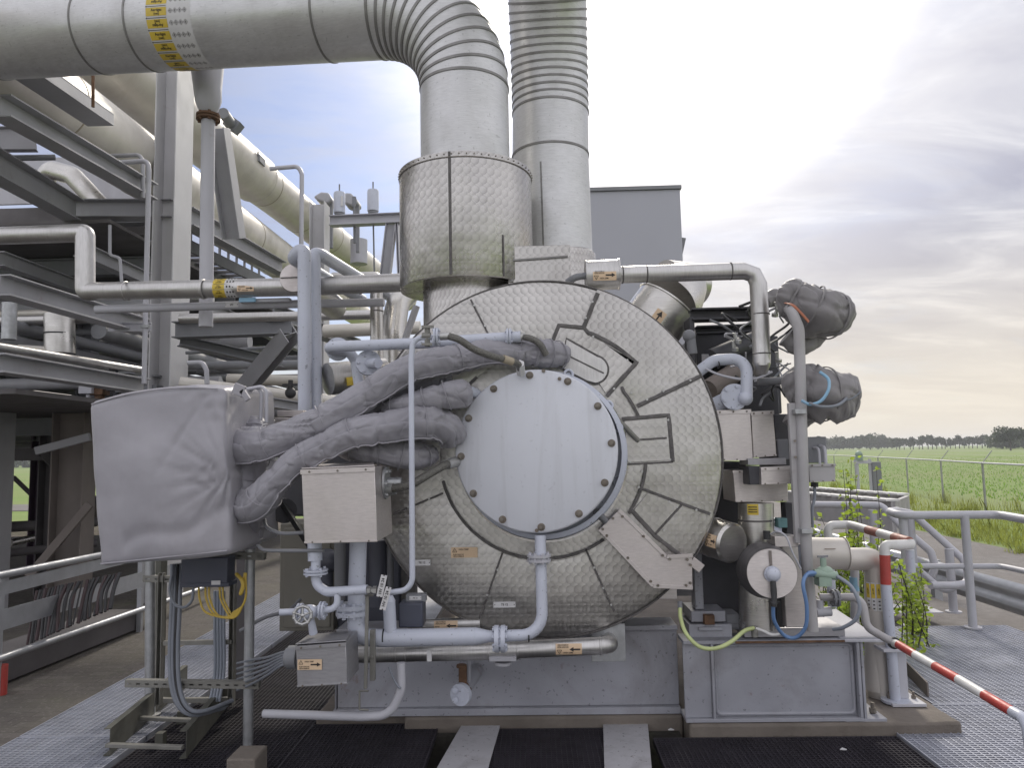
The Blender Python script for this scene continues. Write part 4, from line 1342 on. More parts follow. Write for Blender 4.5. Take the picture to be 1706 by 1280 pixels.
addface(lambda a, b: (a, -1, b)); addface(lambda a, b: (-a, 1, b)); addface(lambda a, b: (1, a, b)); addface(lambda a, b: (-1, -a, b)); addface(lambda a, b: (a, b, 1)); addface(lambda a, b: (a, -b, -1))
m_ = MB(); m_.add(vs, fs); co_ = part(bx, 'canvas_cover', m_, M['canvas'], ang=80)
wl = co_.modifiers.new('weld', 'WELD'); wl.merge_threshold = .0008
# piped seams along the front edges
def edge(pl, r=.0045):
    mb = MB(); mb.tube(spline(pl, 6), r, 8); return part(bx, 'piped_seam', mb, M['canvas'])
edge([boxwarp(x, -.985, .965) + V((0, -.004, .0)) for x in (-.96, -.6, -.2, .2, .6, .9)])
edge([boxwarp(x, -.985, -.955) + V((0, -.006, 0)) for x in (-.95, -.5, 0, .5, .95)])
# posts carrying it and their strut rails
def strut(mb, a, b, w=.041, slot=True):
    """perforated channel rail with real slots facing the front"""
    a, b = V(a), V(b); L = (b - a).length; t = (b - a) / L; up = Z3 - t * t.z; up.normalize(); f = t.cross(up)
    if f.y > 0: f = -f
    n = max(1, int(L / .055)); p = L / n; h = w / 2
    mb.obox((a + b) / 2 + up * (h - .008), t * L / 2, up * .008, f * .002); mb.obox((a + b) / 2 - up * (h - .008), t * L / 2, up * .008, f * .002)
    for k in range(n + 1):
        c = a + t * (p * k); wd = p * .27
        c0 = max(0, p * k - wd); c1 = min(L, p * k + wd)
        mb.obox(a + t * (c0 + c1) / 2, t * (c1 - c0) / 2, up * (h - .0161), f * .0019)
    mb.obox((a + b) / 2 + up * (h) - f * w / 2, t * L / 2, up * .002, f * (w / 2)); mb.obox((a + b) / 2 - up * h - f * w / 2, t * L / 2, up * .002, f * (w / 2))
    mb.obox((a + b) / 2 - f * (w + .0), t * L / 2, up * (h - .002), f * .0015)

stand = thing('pipe_stand', 'scaffold-tube stand with slotted strut rails under the canvas box', 'stand')
pf1 = PZ(250, 1193, 0.0); pf2 = PZ(413, 1255, -.05)
for (tx, ty, base) in ((244, 935, pf1), (416, 915, pf2)):
    p = P(tx, ty, base.y); m_ = MB(); m_.cyl(base, V((p.x * .5 + base.x * .5, base.y, p.z)), W(8.3, base), n=18); m_.cyl(base - Z3 * .0, base + Z3 * .012, .07, n=20); part(stand, 'post', m_, M['galv'])
Ys = pf2.y - .035
for a, b in (((208, 1140), (431, 1143)), ((374, 926), (440, 928))):
    m_ = MB(); strut(m_, P(a[0], a[1], Ys), P(b[0], b[1], Ys)); part(stand, 'strut_rail', m_, M['galvd'])
m_ = MB(); strut(m_, P(238, 965, pf1.y - .04), P(286, 966, pf1.y - .04)); part(stand, 'strut_rail', m_, M['galvd'])

# ---- dark junction box under the canvas with its cables
jb = thing('dark_terminal_box', 'slate-blue terminal box hanging under the canvas box', 'terminal box')
m_ = MB(); pbox(m_, 301, 930, 379, 977, 4.55, .12); part(jb, 'enclosure', m_, M['slate'], bevel=.006)
m_ = MB(); pbox(m_, 299, 972, 381, 979, 4.545, .13); part(jb, 'lid_rim', m_, M['slate'], bevel=.003)
m_ = MB(); pbox(m_, 352, 968, 367, 975, 4.542, .002); part(jb, 'white_tag', m_, M['paper'])
for i, x in enumerate((331, 342, 348, 366, 371)):
    c = [(x, 978, 4.6), (x + 2, 1000, 4.58), (x + 14 + i, 1022 + i * 2, 4.56), (388, 1030 - i * 2, 4.5), (404, 1010, 4.46), (410, 990, 4.45), (409, 962, 4.45)]
    pipe_solo('thin yellow cable looping below the dark terminal box', c, 1.7, M['yelcab'], spl=True, cat='cable', name='cable', n=8, group='yellow cables under the terminal box')
pipe_solo('coiled yellow cable end against the right scaffold post', [(394, 957, 4.5), (402, 966, 4.43), (405, 978, 4.42), (401, 990, 4.43), (405, 975, 4.45), (409, 955, 4.47)], 3, M['yelcab'], spl=True, cat='cable', name='cable', n=8)
for i in range(4):
    x = 284 + i * 4.5
    pipe_solo('grey-blue cable running down behind the left scaffold post', [(x + 3, 940, 4.75 + .02 * i), (x + 2, 1010, 4.72), (x - 1, 1080, 4.7), (x + 1, 1140, 4.68), (x + 14, 1178, 4.66), (x + 40, 1192 - i * 2, 4.7), (x + 90, 1180 - i * 4, 4.9)], 2.6 if i % 3 else 3.4, M['greycab'] if i != 2 else M['dark'], spl=True, cat='cable', name='cable', n=10, group='cables dropping to the floor ladder')
for i in range(4):
    x = 358 + i * 5
    pipe_solo('pale grey cable strapped to the upright ladder', [(x, 985, 5.2), (x, 1050, 5.2), (x, 1120, 5.2), (x - 8, 1170, 5.15)], 2.5, M['bluegrey'], spl=True, cat='cable', name='cable', n=10, group='cables on the upright ladder')
pipe_solo('dark cable sagging from the left of the terminal box', [(286, 960, 4.62), (283, 985, 4.6), (292, 1008, 4.58), (308, 1012, 4.58), (320, 1000, 4.58), (322, 980, 4.6)], 2.4, M['greycab'], spl=True, cat='cable', name='cable', n=10)

# ---- cable ladders
lad = thing('cable_ladder', 'dark cable ladder lying on the floor towards the lower left', 'cable ladder')
la0, la1 = PZ(178, 1232, .10), PZ(308, 1122, .10); lb0, lb1 = PZ(305, 1236, .10), PZ(398, 1128, .10)
m_ = MB(); 
for a, b in ((la0, la1), (lb0, lb1)):
    m2 = MB(); m2.ibeam(a - Z3 * .02, b - Z3 * .02, .16, .04, .004, kind='C'); part(lad, 'side_rail', m2, M['olive'])
for f in (.0, .34, .62, .85):
    a, b = la0.lerp(la1, f), lb0.lerp(lb1, f); d = Z3 * -.035
    m2 = MB(); m2.bar(a + d, b + d, .035, .022); part(lad, 'rung', m2, M['galvd'], bevel=.002)
for f in (.2, .5):
    a = la0.lerp(la1, f).lerp(lb0.lerp(lb1, f), .5); m2 = MB(); m2.bar(V((a.x, a.y, GZ + .05)), a - Z3 * .05, .05, .05); part(lad, 'support', m2, M['olive'])
up_ = thing('cable_ladder', 'upright steel cable ladder below the dark terminal box', 'cable ladder')
for x in (270, 389):
    m2 = MB(); a, b = P(x, 955, 5.25), P(x, 1176, 5.25); m2.ibeam(V((a.x, 5.25, b.z)), V((a.x, 5.25, a.z)), .035, .05, .004, up=X3, kind='C'); part(up_, 'side_rail', m2, M['galvd'])
for y in (1072, 1168):
    m2 = MB(); m2.bar(P(273, y, 5.25), P(387, y - 2, 5.25), .03, .03); part(up_, 'rung', m2, M['galvd'])
m_ = MB(); pbox(m_, 255, 930, 266, 1150, 5.6, .1); solo('support_column', 'narrow olive column behind the left scaffold post', 'column', m_, M['olive'], bevel=.004)
m_ = MB(); pbox(m_, 392, 925, 408, 1165, 5.5, .12); solo('support_column', 'dark steel upright behind the right scaffold post', 'column', m_, M['deck'], bevel=.004)
m_ = MB(); pbox(m_, 376, 1266, 424, 1310, 4.18, .2); solo('concrete_footing', 'small pinkish concrete footing at the foot of the right scaffold post', 'footing', m_, M['conc'], bevel=.01)

# ---- canvas hoses
hs = thing('insulated_hose', 'upper thick grey canvas-wrapped hose rising from the box to the casing', 'insulated hose')
sleeve(hs, 'canvas_sleeve', [(398, 742, 4.32), (432, 742, 4.22), (478, 728, 4.2), (522, 709, 4.2), (572, 683, 4.22), (628, 648, 4.26), (690, 614, 4.32), (760, 598, 4.4), (830, 586, 4.45), (880, 592, 4.5)], [33, 30, 27, 26, 25, 25, 24, 23, 21, 18], M['canvasw'], 1.7)
sleeve(hs, 'end_sleeve', [(850, 592, 4.5), (890, 588, 4.5), (925, 590, 4.55), (943, 594, 4.6)], [18, 22, 22, 17], M['canvasw'], 3.1, False)
hs = thing('insulated_hose', 'lower thick grey canvas-wrapped hose bending up over the sheet-steel cabinet', 'insulated hose')
sleeve(hs, 'canvas_sleeve', [(402, 842, 4.28), (430, 838, 4.14), (456, 806, 4.1), (490, 772, 4.1), (540, 745, 4.12), (590, 722, 4.15), (645, 712, 4.2), (705, 705, 4.28), (742, 712, 4.36), (756, 735, 4.45)], [29, 28, 24, 23, 24, 25, 27, 28, 27, 22], M['canvasw'], 5.2)
hs = thing('insulated_hose', 'short canvas-wrapped hose plugged into the upper left of the pale cover', 'insulated hose')
sleeve(hs, 'canvas_sleeve', [(640, 684, 4.34), (668, 676, 4.3), (702, 668, 4.3), (740, 660, 4.32), (782, 655, 4.38)], [16, 17, 19, 23, 25], M['canvasw'], 8.4, False)
m_ = MB(); m_.tube([P(776, 650, 4.4), P(792, 655, 4.46), P(806, 668, 4.52)], W(9, P(790, 655, 4.4)), 16); part(hs, 'pipe_stub', m_, M['blue'])
hs = thing('insulated_hose', 'dark sagging canvas-wrapped hose under the lower thick hose', 'insulated hose')
sleeve(hs, 'canvas_sleeve', [(566, 748, 4.34), (610, 752, 4.32), (660, 757, 4.34), (700, 760, 4.4), (722, 758, 4.5)], [16, 20, 24, 22, 16], M['canvasw'], 9.9, False)
hs = thing('canvas_wrap', 'bunched canvas wrap filling the gap beside the insulation box', 'canvas wrap')
sleeve(hs, 'bunched_canvas', [(424, 700, 4.5), (420, 745, 4.42), (412, 790, 4.36), (408, 840, 4.36), (412, 890, 4.5)], [22, 30, 27, 30, 24], M['canvasw'], 12.7, False)
sleeve(hs, 'hanging_canvas', [(410, 845, 4.55), (414, 880, 4.5), (415, 915, 4.5)], [24, 26, 17], M['canvasw'], 4.6, False)
sleeve(hs, 'folded_canvas', [(590, 700, 4.46), (640, 660, 4.46), (700, 632, 4.5), (750, 622, 4.56)], [24, 27, 24, 16], M['canvasw'], 6.6, False)
for pl in (((392, 745, 4.5), (418, 648, 4.46), (430, 646, 4.44), (436, 655, 4.44), (434, 704, 4.44)), ((404, 650, 4.42), (436, 644, 4.42), (444, 652, 4.42), (444, 704, 4.42))):
    pipe_solo('thin grey tube hooking over the right edge of the canvas box', pl, 3, M['greyl'], spl=False, cat='tube', name='tube', n=10, group='hooked tubes by the canvas box')
m_ = MB(); a = P(398, 650, 4.1); m_.obox(a, V((.030, 0, -.012)), V((.012, 0, .03)), V((0, .012, 0))); m_.obox(a + V((.035, 0, -.03)), V((.02, 0, -.03)), V((.014, 0, .009)), V((0, .012, 0)))
solo('buckle_strap', 'folded canvas tab on the upper right edge of the canvas box', 'strap', m_, M['canvas'], bevel=.004)


# ---- sheet-steel cabinets
def sheetbox(name, label, quad, Y, d, mat, lidh=8, cat='box', screws=3):
    """quad: TL, TR, BR, BL photo corners of the front face"""
    t = thing(name, label, cat)
    q_ = [P(a, b, Y) for a, b in quad]
    mb = MB(); mb.prism(q_, V((0, d, 0))); bd = part(t, 'casing', mb, mat, bevel=.004)
    s = (q_[1] - q_[0]); lid = W(lidh, q_[0])
    mb = MB(); mb.obox((q_[0] + q_[1]) / 2 - Z3 * lid / 2 - Y3 * .004, s / 2 + s.normalized() * .004, Z3 * lid / 2, Y3 * .003)
    part(t, 'top_lip', mb, mat, bevel=.001)
    mb = MB(); s2 = q_[2] - q_[3]; mb.obox((q_[2] + q_[3]) / 2 + Z3 * lid * .2 - Y3 * .003, s2 / 2, Z3 * lid * .2, Y3 * .003); part(t, 'bottom_lip', mb, mat, bevel=.001)
    mb = MB()
    for k in range(screws):
        f = (k + .3) / (screws - .4)
        mb.bolt(q_[0].lerp(q_[1], min(f, .96)) - Z3 * lid * .5 - Y3 * .006, -Y3, .006, .006); mb.bolt(q_[3].lerp(q_[2], min(f, .96)) + Z3 * lid * .25 - Y3 * .005, -Y3, .005, .005)
    parts_each(t, 'screw', mb, M['boltm'])
    return t


cab = sheetbox('steel_cabinet', 'square sheet-steel cabinet hanging below the canvas hoses', ((502, 783), (624, 778), (629, 903), (507, 906)), 4.0, .42, M['sheet'])
m_ = MB(); m_.prism([P(502, 782, 4.0), P(624, 777, 4.0), P(622, 772, 4.3), P(508, 776, 4.3)], V((0, 0, .006))); part(cab, 'lid', m_, M['sheet'], bevel=.002)
m_ = MB(); c = P(640, 805, 4.25); m_.flange(c, X3, W(27, c), .012, 6, .006); m_.cyl(c + X3 * .02, c + X3 * .1, W(9, c), n=16); m_.cyl(c + V((.02, 0, -.03)), c + V((.07, 0, -.03)), W(11, c), n=6); part(cab, 'side_flange', m_, M['galv'])
br = thing('braided_hose', 'braided steel hose from the cabinet flange to the left of the pale cover', 'hose')
m_ = MB(); m_.tube(spline(pts([(650, 815, 4.22), (668, 812, 4.2), (690, 805, 4.2), (715, 790, 4.24), (738, 777, 4.3), (752, 772, 4.38)]), 8), W(7, P(690, 805, 4.2)), 16); part(br, 'braid', m_, M['braid'])
m_ = MB(); m_.cyl(P(638, 815, 4.24), P(656, 815, 4.22), W(10, P(650, 815, 4.2)), n=16); part(br, 'ferrule', m_, M['zinc'])
m_ = MB(); m_.cyl(P(744, 774, 4.34), P(760, 770, 4.42), W(9, P(750, 772, 4.35)), n=16); part(br, 'ferrule', m_, M['zinc'])

# ---- pale blue pipes
pipe_solo('left one of the tall pale blue pipe pair with bent tops', [(604, 500, 7.2), (487, 430, 5.55), (507, 410, 5.5), (508, 690, 5.5)], 8.6, M['blue'], bend=.075, group='pale blue pipe pair')
pipe_solo('right one of the tall pale blue pipe pair with bent tops', [(645, 492, 7.4), (535, 425, 5.75), (523, 422, 5.7), (526, 700, 5.6)], 8.4, M['blue'], bend=.075, group='pale blue pipe pair')
t = pipe_thing('pale blue header pipe running level above the upper canvas hose', [(598, 640, 4.75), (592, 600, 4.75), (580, 584, 4.7), (550, 584, 4.72), (549, 578, 4.6), (700, 572, 4.5), (868, 561, 4.42)], 8.8, M['blue'], bend=.05, fl=((563, 582, 4.76, V((.25, -1, .05)), 19, 6), (848, 562, 4.43, X3, 15, 4)))
m_ = MB(); m_.cyl(P(876, 561, 4.42), P(860, 562, 4.42), W(6, P(868, 562, 4.42)), n=14); part(t, 'hose_tail', m_, M['zinc'])
m_ = MB(); c = P(614, 605, 4.62); m_.flange(c, V((.25, -1, .1)), W(21, c), .012, 6, .004); m_.tube([c, c + V((.09, -.14, -.02))], W(8, c), 14); part(t, 'side_flange', m_, M['blue'])
m_ = MB(); m_.lathe([(W(9.2, P(792, 566, 4.46)), -.004), (W(9.2, P(792, 566, 4.46)), .004)], P(792, 566, 4.46), X3, 24); part(t, 'black_band', m_, M['dark'])
t = pipe_thing('thin pale blue pipe dropping straight down across the canvas hoses', [(720, 562, 4.12), (688, 563, 4.12), (685, 600, 4.1), (687, 970, 4.05), (676, 984, 4.05), (650, 988, 4.05)], 4.6, M['blue'], bend=.09, n=14, fl=((727, 561, 4.12, X3, 15, 6),))
m_ = MB(); c = P(712, 560, 4.12); m_.cyl(c - X3 * .03, c + X3 * .02, W(6, c), n=12); m_.cyl(c - Z3 * .06, c + Z3 * .05, W(5, c), n=6); m_.bar(c + V((-.03, -.02, .05)), c + V((.04, -.02, .05)), .01, .016); m_.bar(c + V((-.03, -.02, -.05)), c + V((.03, -.02, -.05)), .01, .014); part(t, 'isolating_valve', m_, M['galvd'])
m_ = MB(); m_.cyl(P(733, 561, 4.12), P(749, 560, 4.12), W(6.5, P(735, 561, 4.12)), n=14); part(t, 'hose_tail', m_, M['zinc'])
h = thing('braided_hose', 'grey-brown hose sloping down from the blue valve to the top of the pale cover', 'hose')
m_ = MB(); m_.tube(spline(pts([(746, 560, 4.12), (765, 566, 4.1), (790, 582, 4.12), (818, 593, 4.16), (845, 601, 4.22), (862, 606, 4.28), (867, 618, 4.36)]), 8), W(6, P(800, 585, 4.15)), 14); part(h, 'braid', m_, M['braid'])
m_ = MB(); m_.cyl(P(838, 598, 4.2), P(853, 603, 4.24), W(7, P(845, 600, 4.2)), n=14); part(h, 'sleeve', m_, M['tan'])
m_ = MB(); m_.cyl(P(866, 606, 4.3), P(868, 622, 4.38), W(8, P(867, 612, 4.3)), n=6); part(h, 'white_ferrule', m_, M['paper'])
h = thing('braided_hose', 'short hose from the header pipe end tucked into the canvas sleeve', 'hose')
m_ = MB(); m_.tube(spline(pts([(870, 561, 4.42), (886, 565, 4.4), (900, 574, 4.4), (910, 592, 4.42)]), 8), W(5.5, P(880, 562, 4.42)), 14); part(h, 'braid', m_, M['braid'])

# big lower loop
t = thing('oil_pipe', 'fat pale blue pipe from under the cabinet to the bottom of the pale cover', 'pipe')
Yp = 4.28
r1 = W(14.3, P(592, 960, Yp))
m_ = MB(); m_.pipe(pts([(597, 900, Yp), (592, 1062, Yp), (640, 1064, Yp), (792, 1061, Yp)]), r1, bend=.16, n=28); part(t, 'large_pipe', m_, M['blue'])
m_ = MB(); a, b = P(792, 1061, Yp), P(815, 1061, Yp); m_.cyl(a, b, r1, W(9.5, b), n=28); m_.pipe(pts([(814, 1061, Yp), (904, 1058, Yp), (900, 893, 4.36)]), W(9.6, P(850, 1060, Yp)), bend=.12, n=22); part(t, 'small_pipe', m_, M['blue'])
m_ = MB(); m_.cyl(P(651, 1062, Yp), P(648, 1002, Yp), W(10.5, P(650, 1040, Yp)), n=22); m_.tube(pts([(648, 1003, Yp), (647, 992, Yp)]), [W(11, P(650, 1040, Yp)), W(7, P(650, 1040, Yp))], 22); part(t, 'branch', m_, M['blue'])
for a in ((586, 1016, Yp, Z3, 25, 8), (833, 1065, Yp, X3, 21, 8)):
    c = P(*a[:3]); m_ = MB(); m_.flange(c, a[3], W(a[4] + 1, c), .024, a[5], .006); part(t, 'flange', m_, M['blue'])
m_ = MB(); c = P(898, 930, 4.34); m_.flange(c, Z3, W(20, c), .014, 8, .006, W(2.6, c)); part(t, 'bolted_coupling', m_, M['greyl'])
for x, y in ((881, 1060), (640, 1063)):
    c = P(x, y, Yp); m_ = MB(); rr_ = W(9.9 if x > 800 else 14.7, c); m_.lathe([(rr_, -.004), (rr_, .004)], c, X3, 28); part(t, 'dark_band', m_, M['dark'])
m_ = MB(); pbox(m_, 711, 1084, 719, 1103, Yp + .02, .01); part(t, 'hanger_strap', m_, M['paper'], bevel=.001)

# small valve manifold in front
t = thing('drain_manifold', 'small pale blue pipework with handwheel valve left of the fat blue pipe', 'pipework')
m_ = MB(); m_.pipe(pts([(526, 900, 4.15), (526, 975, 4.12), (545, 987, 4.1), (612, 983, 4.08)]), W(8, P(540, 985, 4.1)), bend=.07, n=18); m_.cyl(P(524, 902, 4.15), P(525, 935, 4.14), W(12, P(525, 930, 4.1)), n=18); part(t, 'main_pipe', m_, M['blue'])
m_ = MB(); m_.pipe(pts([(562, 988, 4.09), (562, 1014, 4.08), (535, 1018, 4.07), (466, 1021, 4.05)]), W(5.5, P(540, 1015, 4.1)), bend=.045, n=16); part(t, 'drain_pipe', m_, M['blue'])
for a in ((526, 953, 4.13, Z3, 20, 4), (537, 1018, 4.07, X3, 15, 4), (500, 1020, 4.06, X3, 14, 4)):
    c = P(*a[:3]); m_ = MB(); m_.flange(c, a[3], W(a[4], c), .009, a[5], .004); part(t, 'flange', m_, M['blue'])
m_ = MB(); c = P(516, 1020, 4.06); m_.sphere(c, W(12, c), 14, 10, 1.3, 1, 1); m_.cyl(c, c + V((-.02, -.13, -.02)), W(5, c), n=12); m_.cyl(c, P(522, 1056, 4.1), W(5, c), W(7, c), n=12); vb = part(t, 'gate_valve', m_, M['blue'])
m_ = MB(); c = P(504, 1026, 3.92); ax = V((.12, -1, .12)); m_.ring(c, ax, W(14, c), W(2.6, c), 32, 8); m_.sphere(c, W(4, c), 10, 8)
u_, w__ = frame(ax)
for k in range(5):
    a = 2 * pi * k / 5; m_.tube([c, c + (u_ * math.cos(a) + w__ * math.sin(a)) * W(13, c)], W(1.8, c), 8)
for k in range(10):
    a = 2 * pi * k / 10; m_.sphere(c + (u_ * math.cos(a) + w__ * math.sin(a)) * W(14.5, c), W(3.2, c), 8, 6)
part(vb, 'handwheel', m_, M['zinc'])
m_ = MB()
for x0_, r_ in ((612, 7), (618, 5), (622, 7), (630, 6)):
    c = P(x0_, 984, 4.07); m_.cyl(c, c + X3 * .018, W(r_, c), n=6)
part(t, 'compression_fitting', m_, M['zinc'])
for q4 in (((635, 958), (645, 960), (637, 996), (627, 994)), ((643, 978), (652, 980), (642, 1018), (632, 1016))):
    m_ = MB(); m_.prism([P(a, b, 3.98) for a, b in q4], V((0, .006, 0))); m_.mat(1)
    e = [P(a, b, 3.979) for a, b in q4]; cc_ = (e[0] + e[1] + e[2] + e[3]) / 4
    mp = flat_map(cc_, (e[0] - e[3]), (e[0] - e[1]), -Y3, .0012); put_text(m_, 'HV 10 24', mp, 0, 0, .022)
    for g_ in (-1, 1):
        p_ = cc_ + (e[0] - e[3]).normalized() * g_ * .058; m_.cyl(p_ - Y3 * .001, p_ - Y3 * .003, .004, n=8)
    part(t, 'valve_tag', m_, [M['paper'], M['ink']], bevel=0)
pipe_solo('thin dark tube from the canvas hose bottom to the cabinet edge', [(440, 865, 4.25), (446, 880, 4.2), (470, 889, 4.15), (506, 888, 4.15)], 3, M['greyd'], spl=True, cat='tube', name='tube', n=10)
pipe_solo('thin grey tube level with the scaffold rail below the cabinet', [(430, 910, 4.2), (442, 917, 4.15), (480, 918, 4.12), (540, 918, 4.1)], 3, M['greyd'], spl=True, cat='tube', name='tube', n=10)

# ---- steel header pipe near the bottom with a bevelled end plate
t = thing('steam_pipe', 'steel-clad pipe running level under the fat blue pipe', 'pipe')
Yq = 4.52
r_ = W(14, P(800, 1085, Yq))
m_ = MB(); m_.pipe(pts([(580, 1091, Yq), (800, 1086, Yq), (1016, 1076, Yq), (1014, 1060, 4.98)]), r_, bend=.085, n=28); part(t, 'cladding', m_, M['steelx'])
m_ = MB()
for x, y in ((1000, 1077), (862, 1084), (815, 1086), (660, 1089), (676, 1089)):
    c = P(x, y, Yq); m_.lathe([(r_, -.006), (r_ + .003, -.004), (r_ + .003, .004), (r_, .006)], c, X3, 28)
parts_each(t, 'band_seam', m_, M['steelx'])
m_ = MB(); cc = P(947, 1079, Yq); mp = cyl_map(cc, X3, r_, 0, -Y3); warn_sticker(m_, lambda u, v, k: mp(u, v, k + .6), W(43, cc), W(18, cc), -1); part(t, 'warning_sticker', m_, [M['peach'], M['ink']])
m_ = MB(); pbox(m_, 985, 1040, 1042, 1103, 4.74, .012); part(t, 'end_plate', m_, M['galv'], bevel=.002)
m_ = MB(); pbox(m_, 815, 1096, 860, 1103, Yq - .07, .1); m_.cyl(P(838, 1103, Yq), P(838, 1108, Yq), .05, n=12); part(t, 'drip_tray', m_, M['greyl'], bevel=.002)
t = thing('steam_pipe', 'short steel pipe with arrow sticker tucked under the left of the casing', 'pipe')
m_ = MB(); a, b = P(680, 1043, 4.72), P(800, 1039, 4.72); r2_ = W(10, a); m_.cyl(a, b, r2_, n=24); part(t, 'cladding', m_, M['steelx'])
m_ = MB(); cc = P(744, 1041, 4.72); mp = cyl_map(cc, X3, r2_, 0, -Y3); warn_sticker(m_, lambda u, v, k: mp(u, v, k + .6), W(39, cc), W(16, cc), -1); part(t, 'warning_sticker', m_, [M['peach'], M['ink']])
m_ = MB(); pbox(m_, 795, 1033, 835, 1056, 4.74, .05); part(t, 'end_plate', m_, M['galv'], bevel=.002)

# ---- dark instrument block
t = thing('pressure_switch', 'dark slate instrument block tucked below the left side of the casing', 'instrument')
m_ = MB(); pbox(m_, 664, 1006, 704, 1047, 4.36, .14); part(t, 'housing', m_, M['slate'], bevel=.008)
m_ = MB(); pbox(m_, 676, 991, 709, 1004, 4.42, .06); part(t, 'bracket', m_, M['greyd'], bevel=.003)
m_ = MB(); nameplate(m_, flat_map(P(692, 997, 4.42), X3, Z3, -Y3, .0015), W(20, P(692, 997, 4.42)), W(6.5, P(692, 997, 4.42)), 'PS 12'); part(t, 'tag_plate', m_, [M['paper'], M['ink']])

# ---- steel junction box on the left with cables
jx = sheetbox('junction_box', 'sheet-steel junction box with arrow sticker low on the left', ((493, 1077), (576, 1071), (579, 1140), (495, 1145)), 3.95, .26, M['sheetd'], 6)
m_ = MB(); m_.prism([P(492, 1075, 3.945), P(577, 1069, 3.945), P(586, 1053, 4.21), P(513, 1060, 4.21)], V((0, 0, .005))); part(jx, 'lid', m_, M['sheetd'], bevel=.002)
m_ = MB(); warn_sticker(m_, flat_map(P(516, 1108, 3.945), X3, Z3, -Y3, .001), W(41, P(516, 1108, 3.94)), W(17, P(516, 1108, 3.94)), 1); part(jx, 'warning_sticker', m_, [M['peach'], M['ink']])
m_ = MB(); c = P(487, 1096, 4.07); m_.cyl(c + X3 * .03, c - X3 * .02, W(19, c), n=28); m_.cyl(c - X3 * .02, c - X3 * .035, W(17, c), W(15, c), n=28); part(jx, 'gland_plate', m_, M['greyd'])
for i in range(6):
    y = 1086 + i * 4.2
    pipe_solo('grey cable fanning out of the junction box gland', [(486, y, 4.07 + .02 * (i % 3)), (470, y + 2, 4.15), (445, 1096 + i * 6, 4.35), (420, 1100 + i * 8, 4.6), (395, 1106 + i * 9, 4.9)], 2.3, M['greycab'], spl=True, cat='cable', name='cable', n=8, group='cables leaving the junction box')

# ---- brackets, rods and conduits
m_ = MB(); m_.bar(P(612, 994, 4.12), P(609, 1148, 4.12), .018, .018, up=Y3); m_.cyl(P(608, 992, 4.12), P(622, 992, 4.12), .008, n=8); solo('hanger_rod', 'thin olive rod hanging in front of the fat blue pipe', 'rod', m_, M['galvd'], bevel=.002)
m_ = MB(); strut(m_, P(621, 1052, 4.2), P(621, 1132, 4.2)) if False else m_.bar(P(621, 1050, 4.2), P(621, 1134, 4.2), .028, .03, up=Y3); [m_.bolt(P(620, y, 4.18), -Y3, .009, .01) for y in (1058, 1095)]
solo('strut_channel', 'short strut channel bolted beside the hanger rod', 'strut', m_, M['galvd'], bevel=.002)
m_ = MB(); m_.pipe(pts([(614, 1152, 4.2), (599, 1152, 4.2), (599, 1183, 4.2), (614, 1184, 4.2)]), .006, .004, 8); solo('wire_bracket', 'small square-bent wire bracket above the mossy concrete', 'bracket', m_, M['galvd'])
pipe_solo('grey conduit bending up along the floor in front of the left pedestal', [(668, 1105, 4.25), (669, 1150, 4.25), (650, 1193, 4.25), (600, 1195, 4.25), (440, 1190, 4.4)], 7.2, M['greyl'], bend=.14, cat='conduit', name='conduit')
pipe_solo('thin cable entering the bend of the grey conduit', [(648, 1112, 4.27), (655, 1130, 4.24), (663, 1144, 4.22), (668, 1148, 4.22)], 1.8, M['greycab'], spl=True, cat='cable', name='cable', n=8)

# ---- little floor valve with round white flange
t = thing('floor_valve', 'small valve with round white end flange and rusty stem above the floor', 'valve')
m_ = MB(); c = P(766, 1159, 4.55); m_.cyl(c, c + V((.012, .03, 0)), W(18, c), n=28)
for k in range(4):
    a = pi / 4 + k * pi / 2; p = c + V((math.cos(a), 0, math.sin(a))) * W(11, c); m_.cyl(p + Y3 * .001, p - Y3 * .006, W(5, c), n=16); m_.cyl(p - Y3 * .006, p - Y3 * .01, W(3, c), n=12)
part(t, 'blind_flange', m_, M['blue'])
m_ = MB(); m_.tube([c + Y3 * .02, c + V((.03, .25, 0)), c + V((.06, .5, 0))], W(13, c), 16); part(t, 'pipe_stub', m_, M['skid'])
m_ = MB(); pbox(m_, 764, 1114, 777, 1142, 4.62, .05); m_.cyl(P(769, 1113, 4.64), P(769, 1108, 4.64), W(9, c), n=14); m_.cyl(P(772, 1142, 4.64), P(776, 1152, 4.66), W(8, c), W(11, c), n=12); part(t, 'rusty_stem', m_, M['rust'], bevel=.004)
m_ = MB(); m_.cyl(P(781, 1100, 4.7), P(781, 1158, 4.7), W(4, c), n=10); part(t, 'side_pipe', m_, M['skid'])
# weed in front of the middle beam
c = PZ(1035, 1166, .07); m_ = MB(); m_.cyl(c - Z3 * .01, c + Z3 * .004, .02, n=10); blades(m_, 60, lambda: c + V((random.gauss(0, .008), random.gauss(0, .015), 0)), .03, .12, .005, .7); solo('weed', 'tiny green weed on the concrete edge under the middle beam', 'weed', m_, M['leaf'])
# white litter scraps
for px, py, lb in ((1118, 1218, 'white scrap lying on the dark grating near the skid corner'), (1405, 1251, 'white scrap lying on the dark grating at the lower right')):
    c = PZ(px, py, -.006); m_ = MB(); m_.prism([c + V((-.018, .004, 0)), c + V((.0, .014, .006)), c + V((.02, -.002, .002)), c + V((.002, -.01, .004))], V((0, 0, .005))); solo('litter_scrap', lb, 'litter', m_, M['paper'])

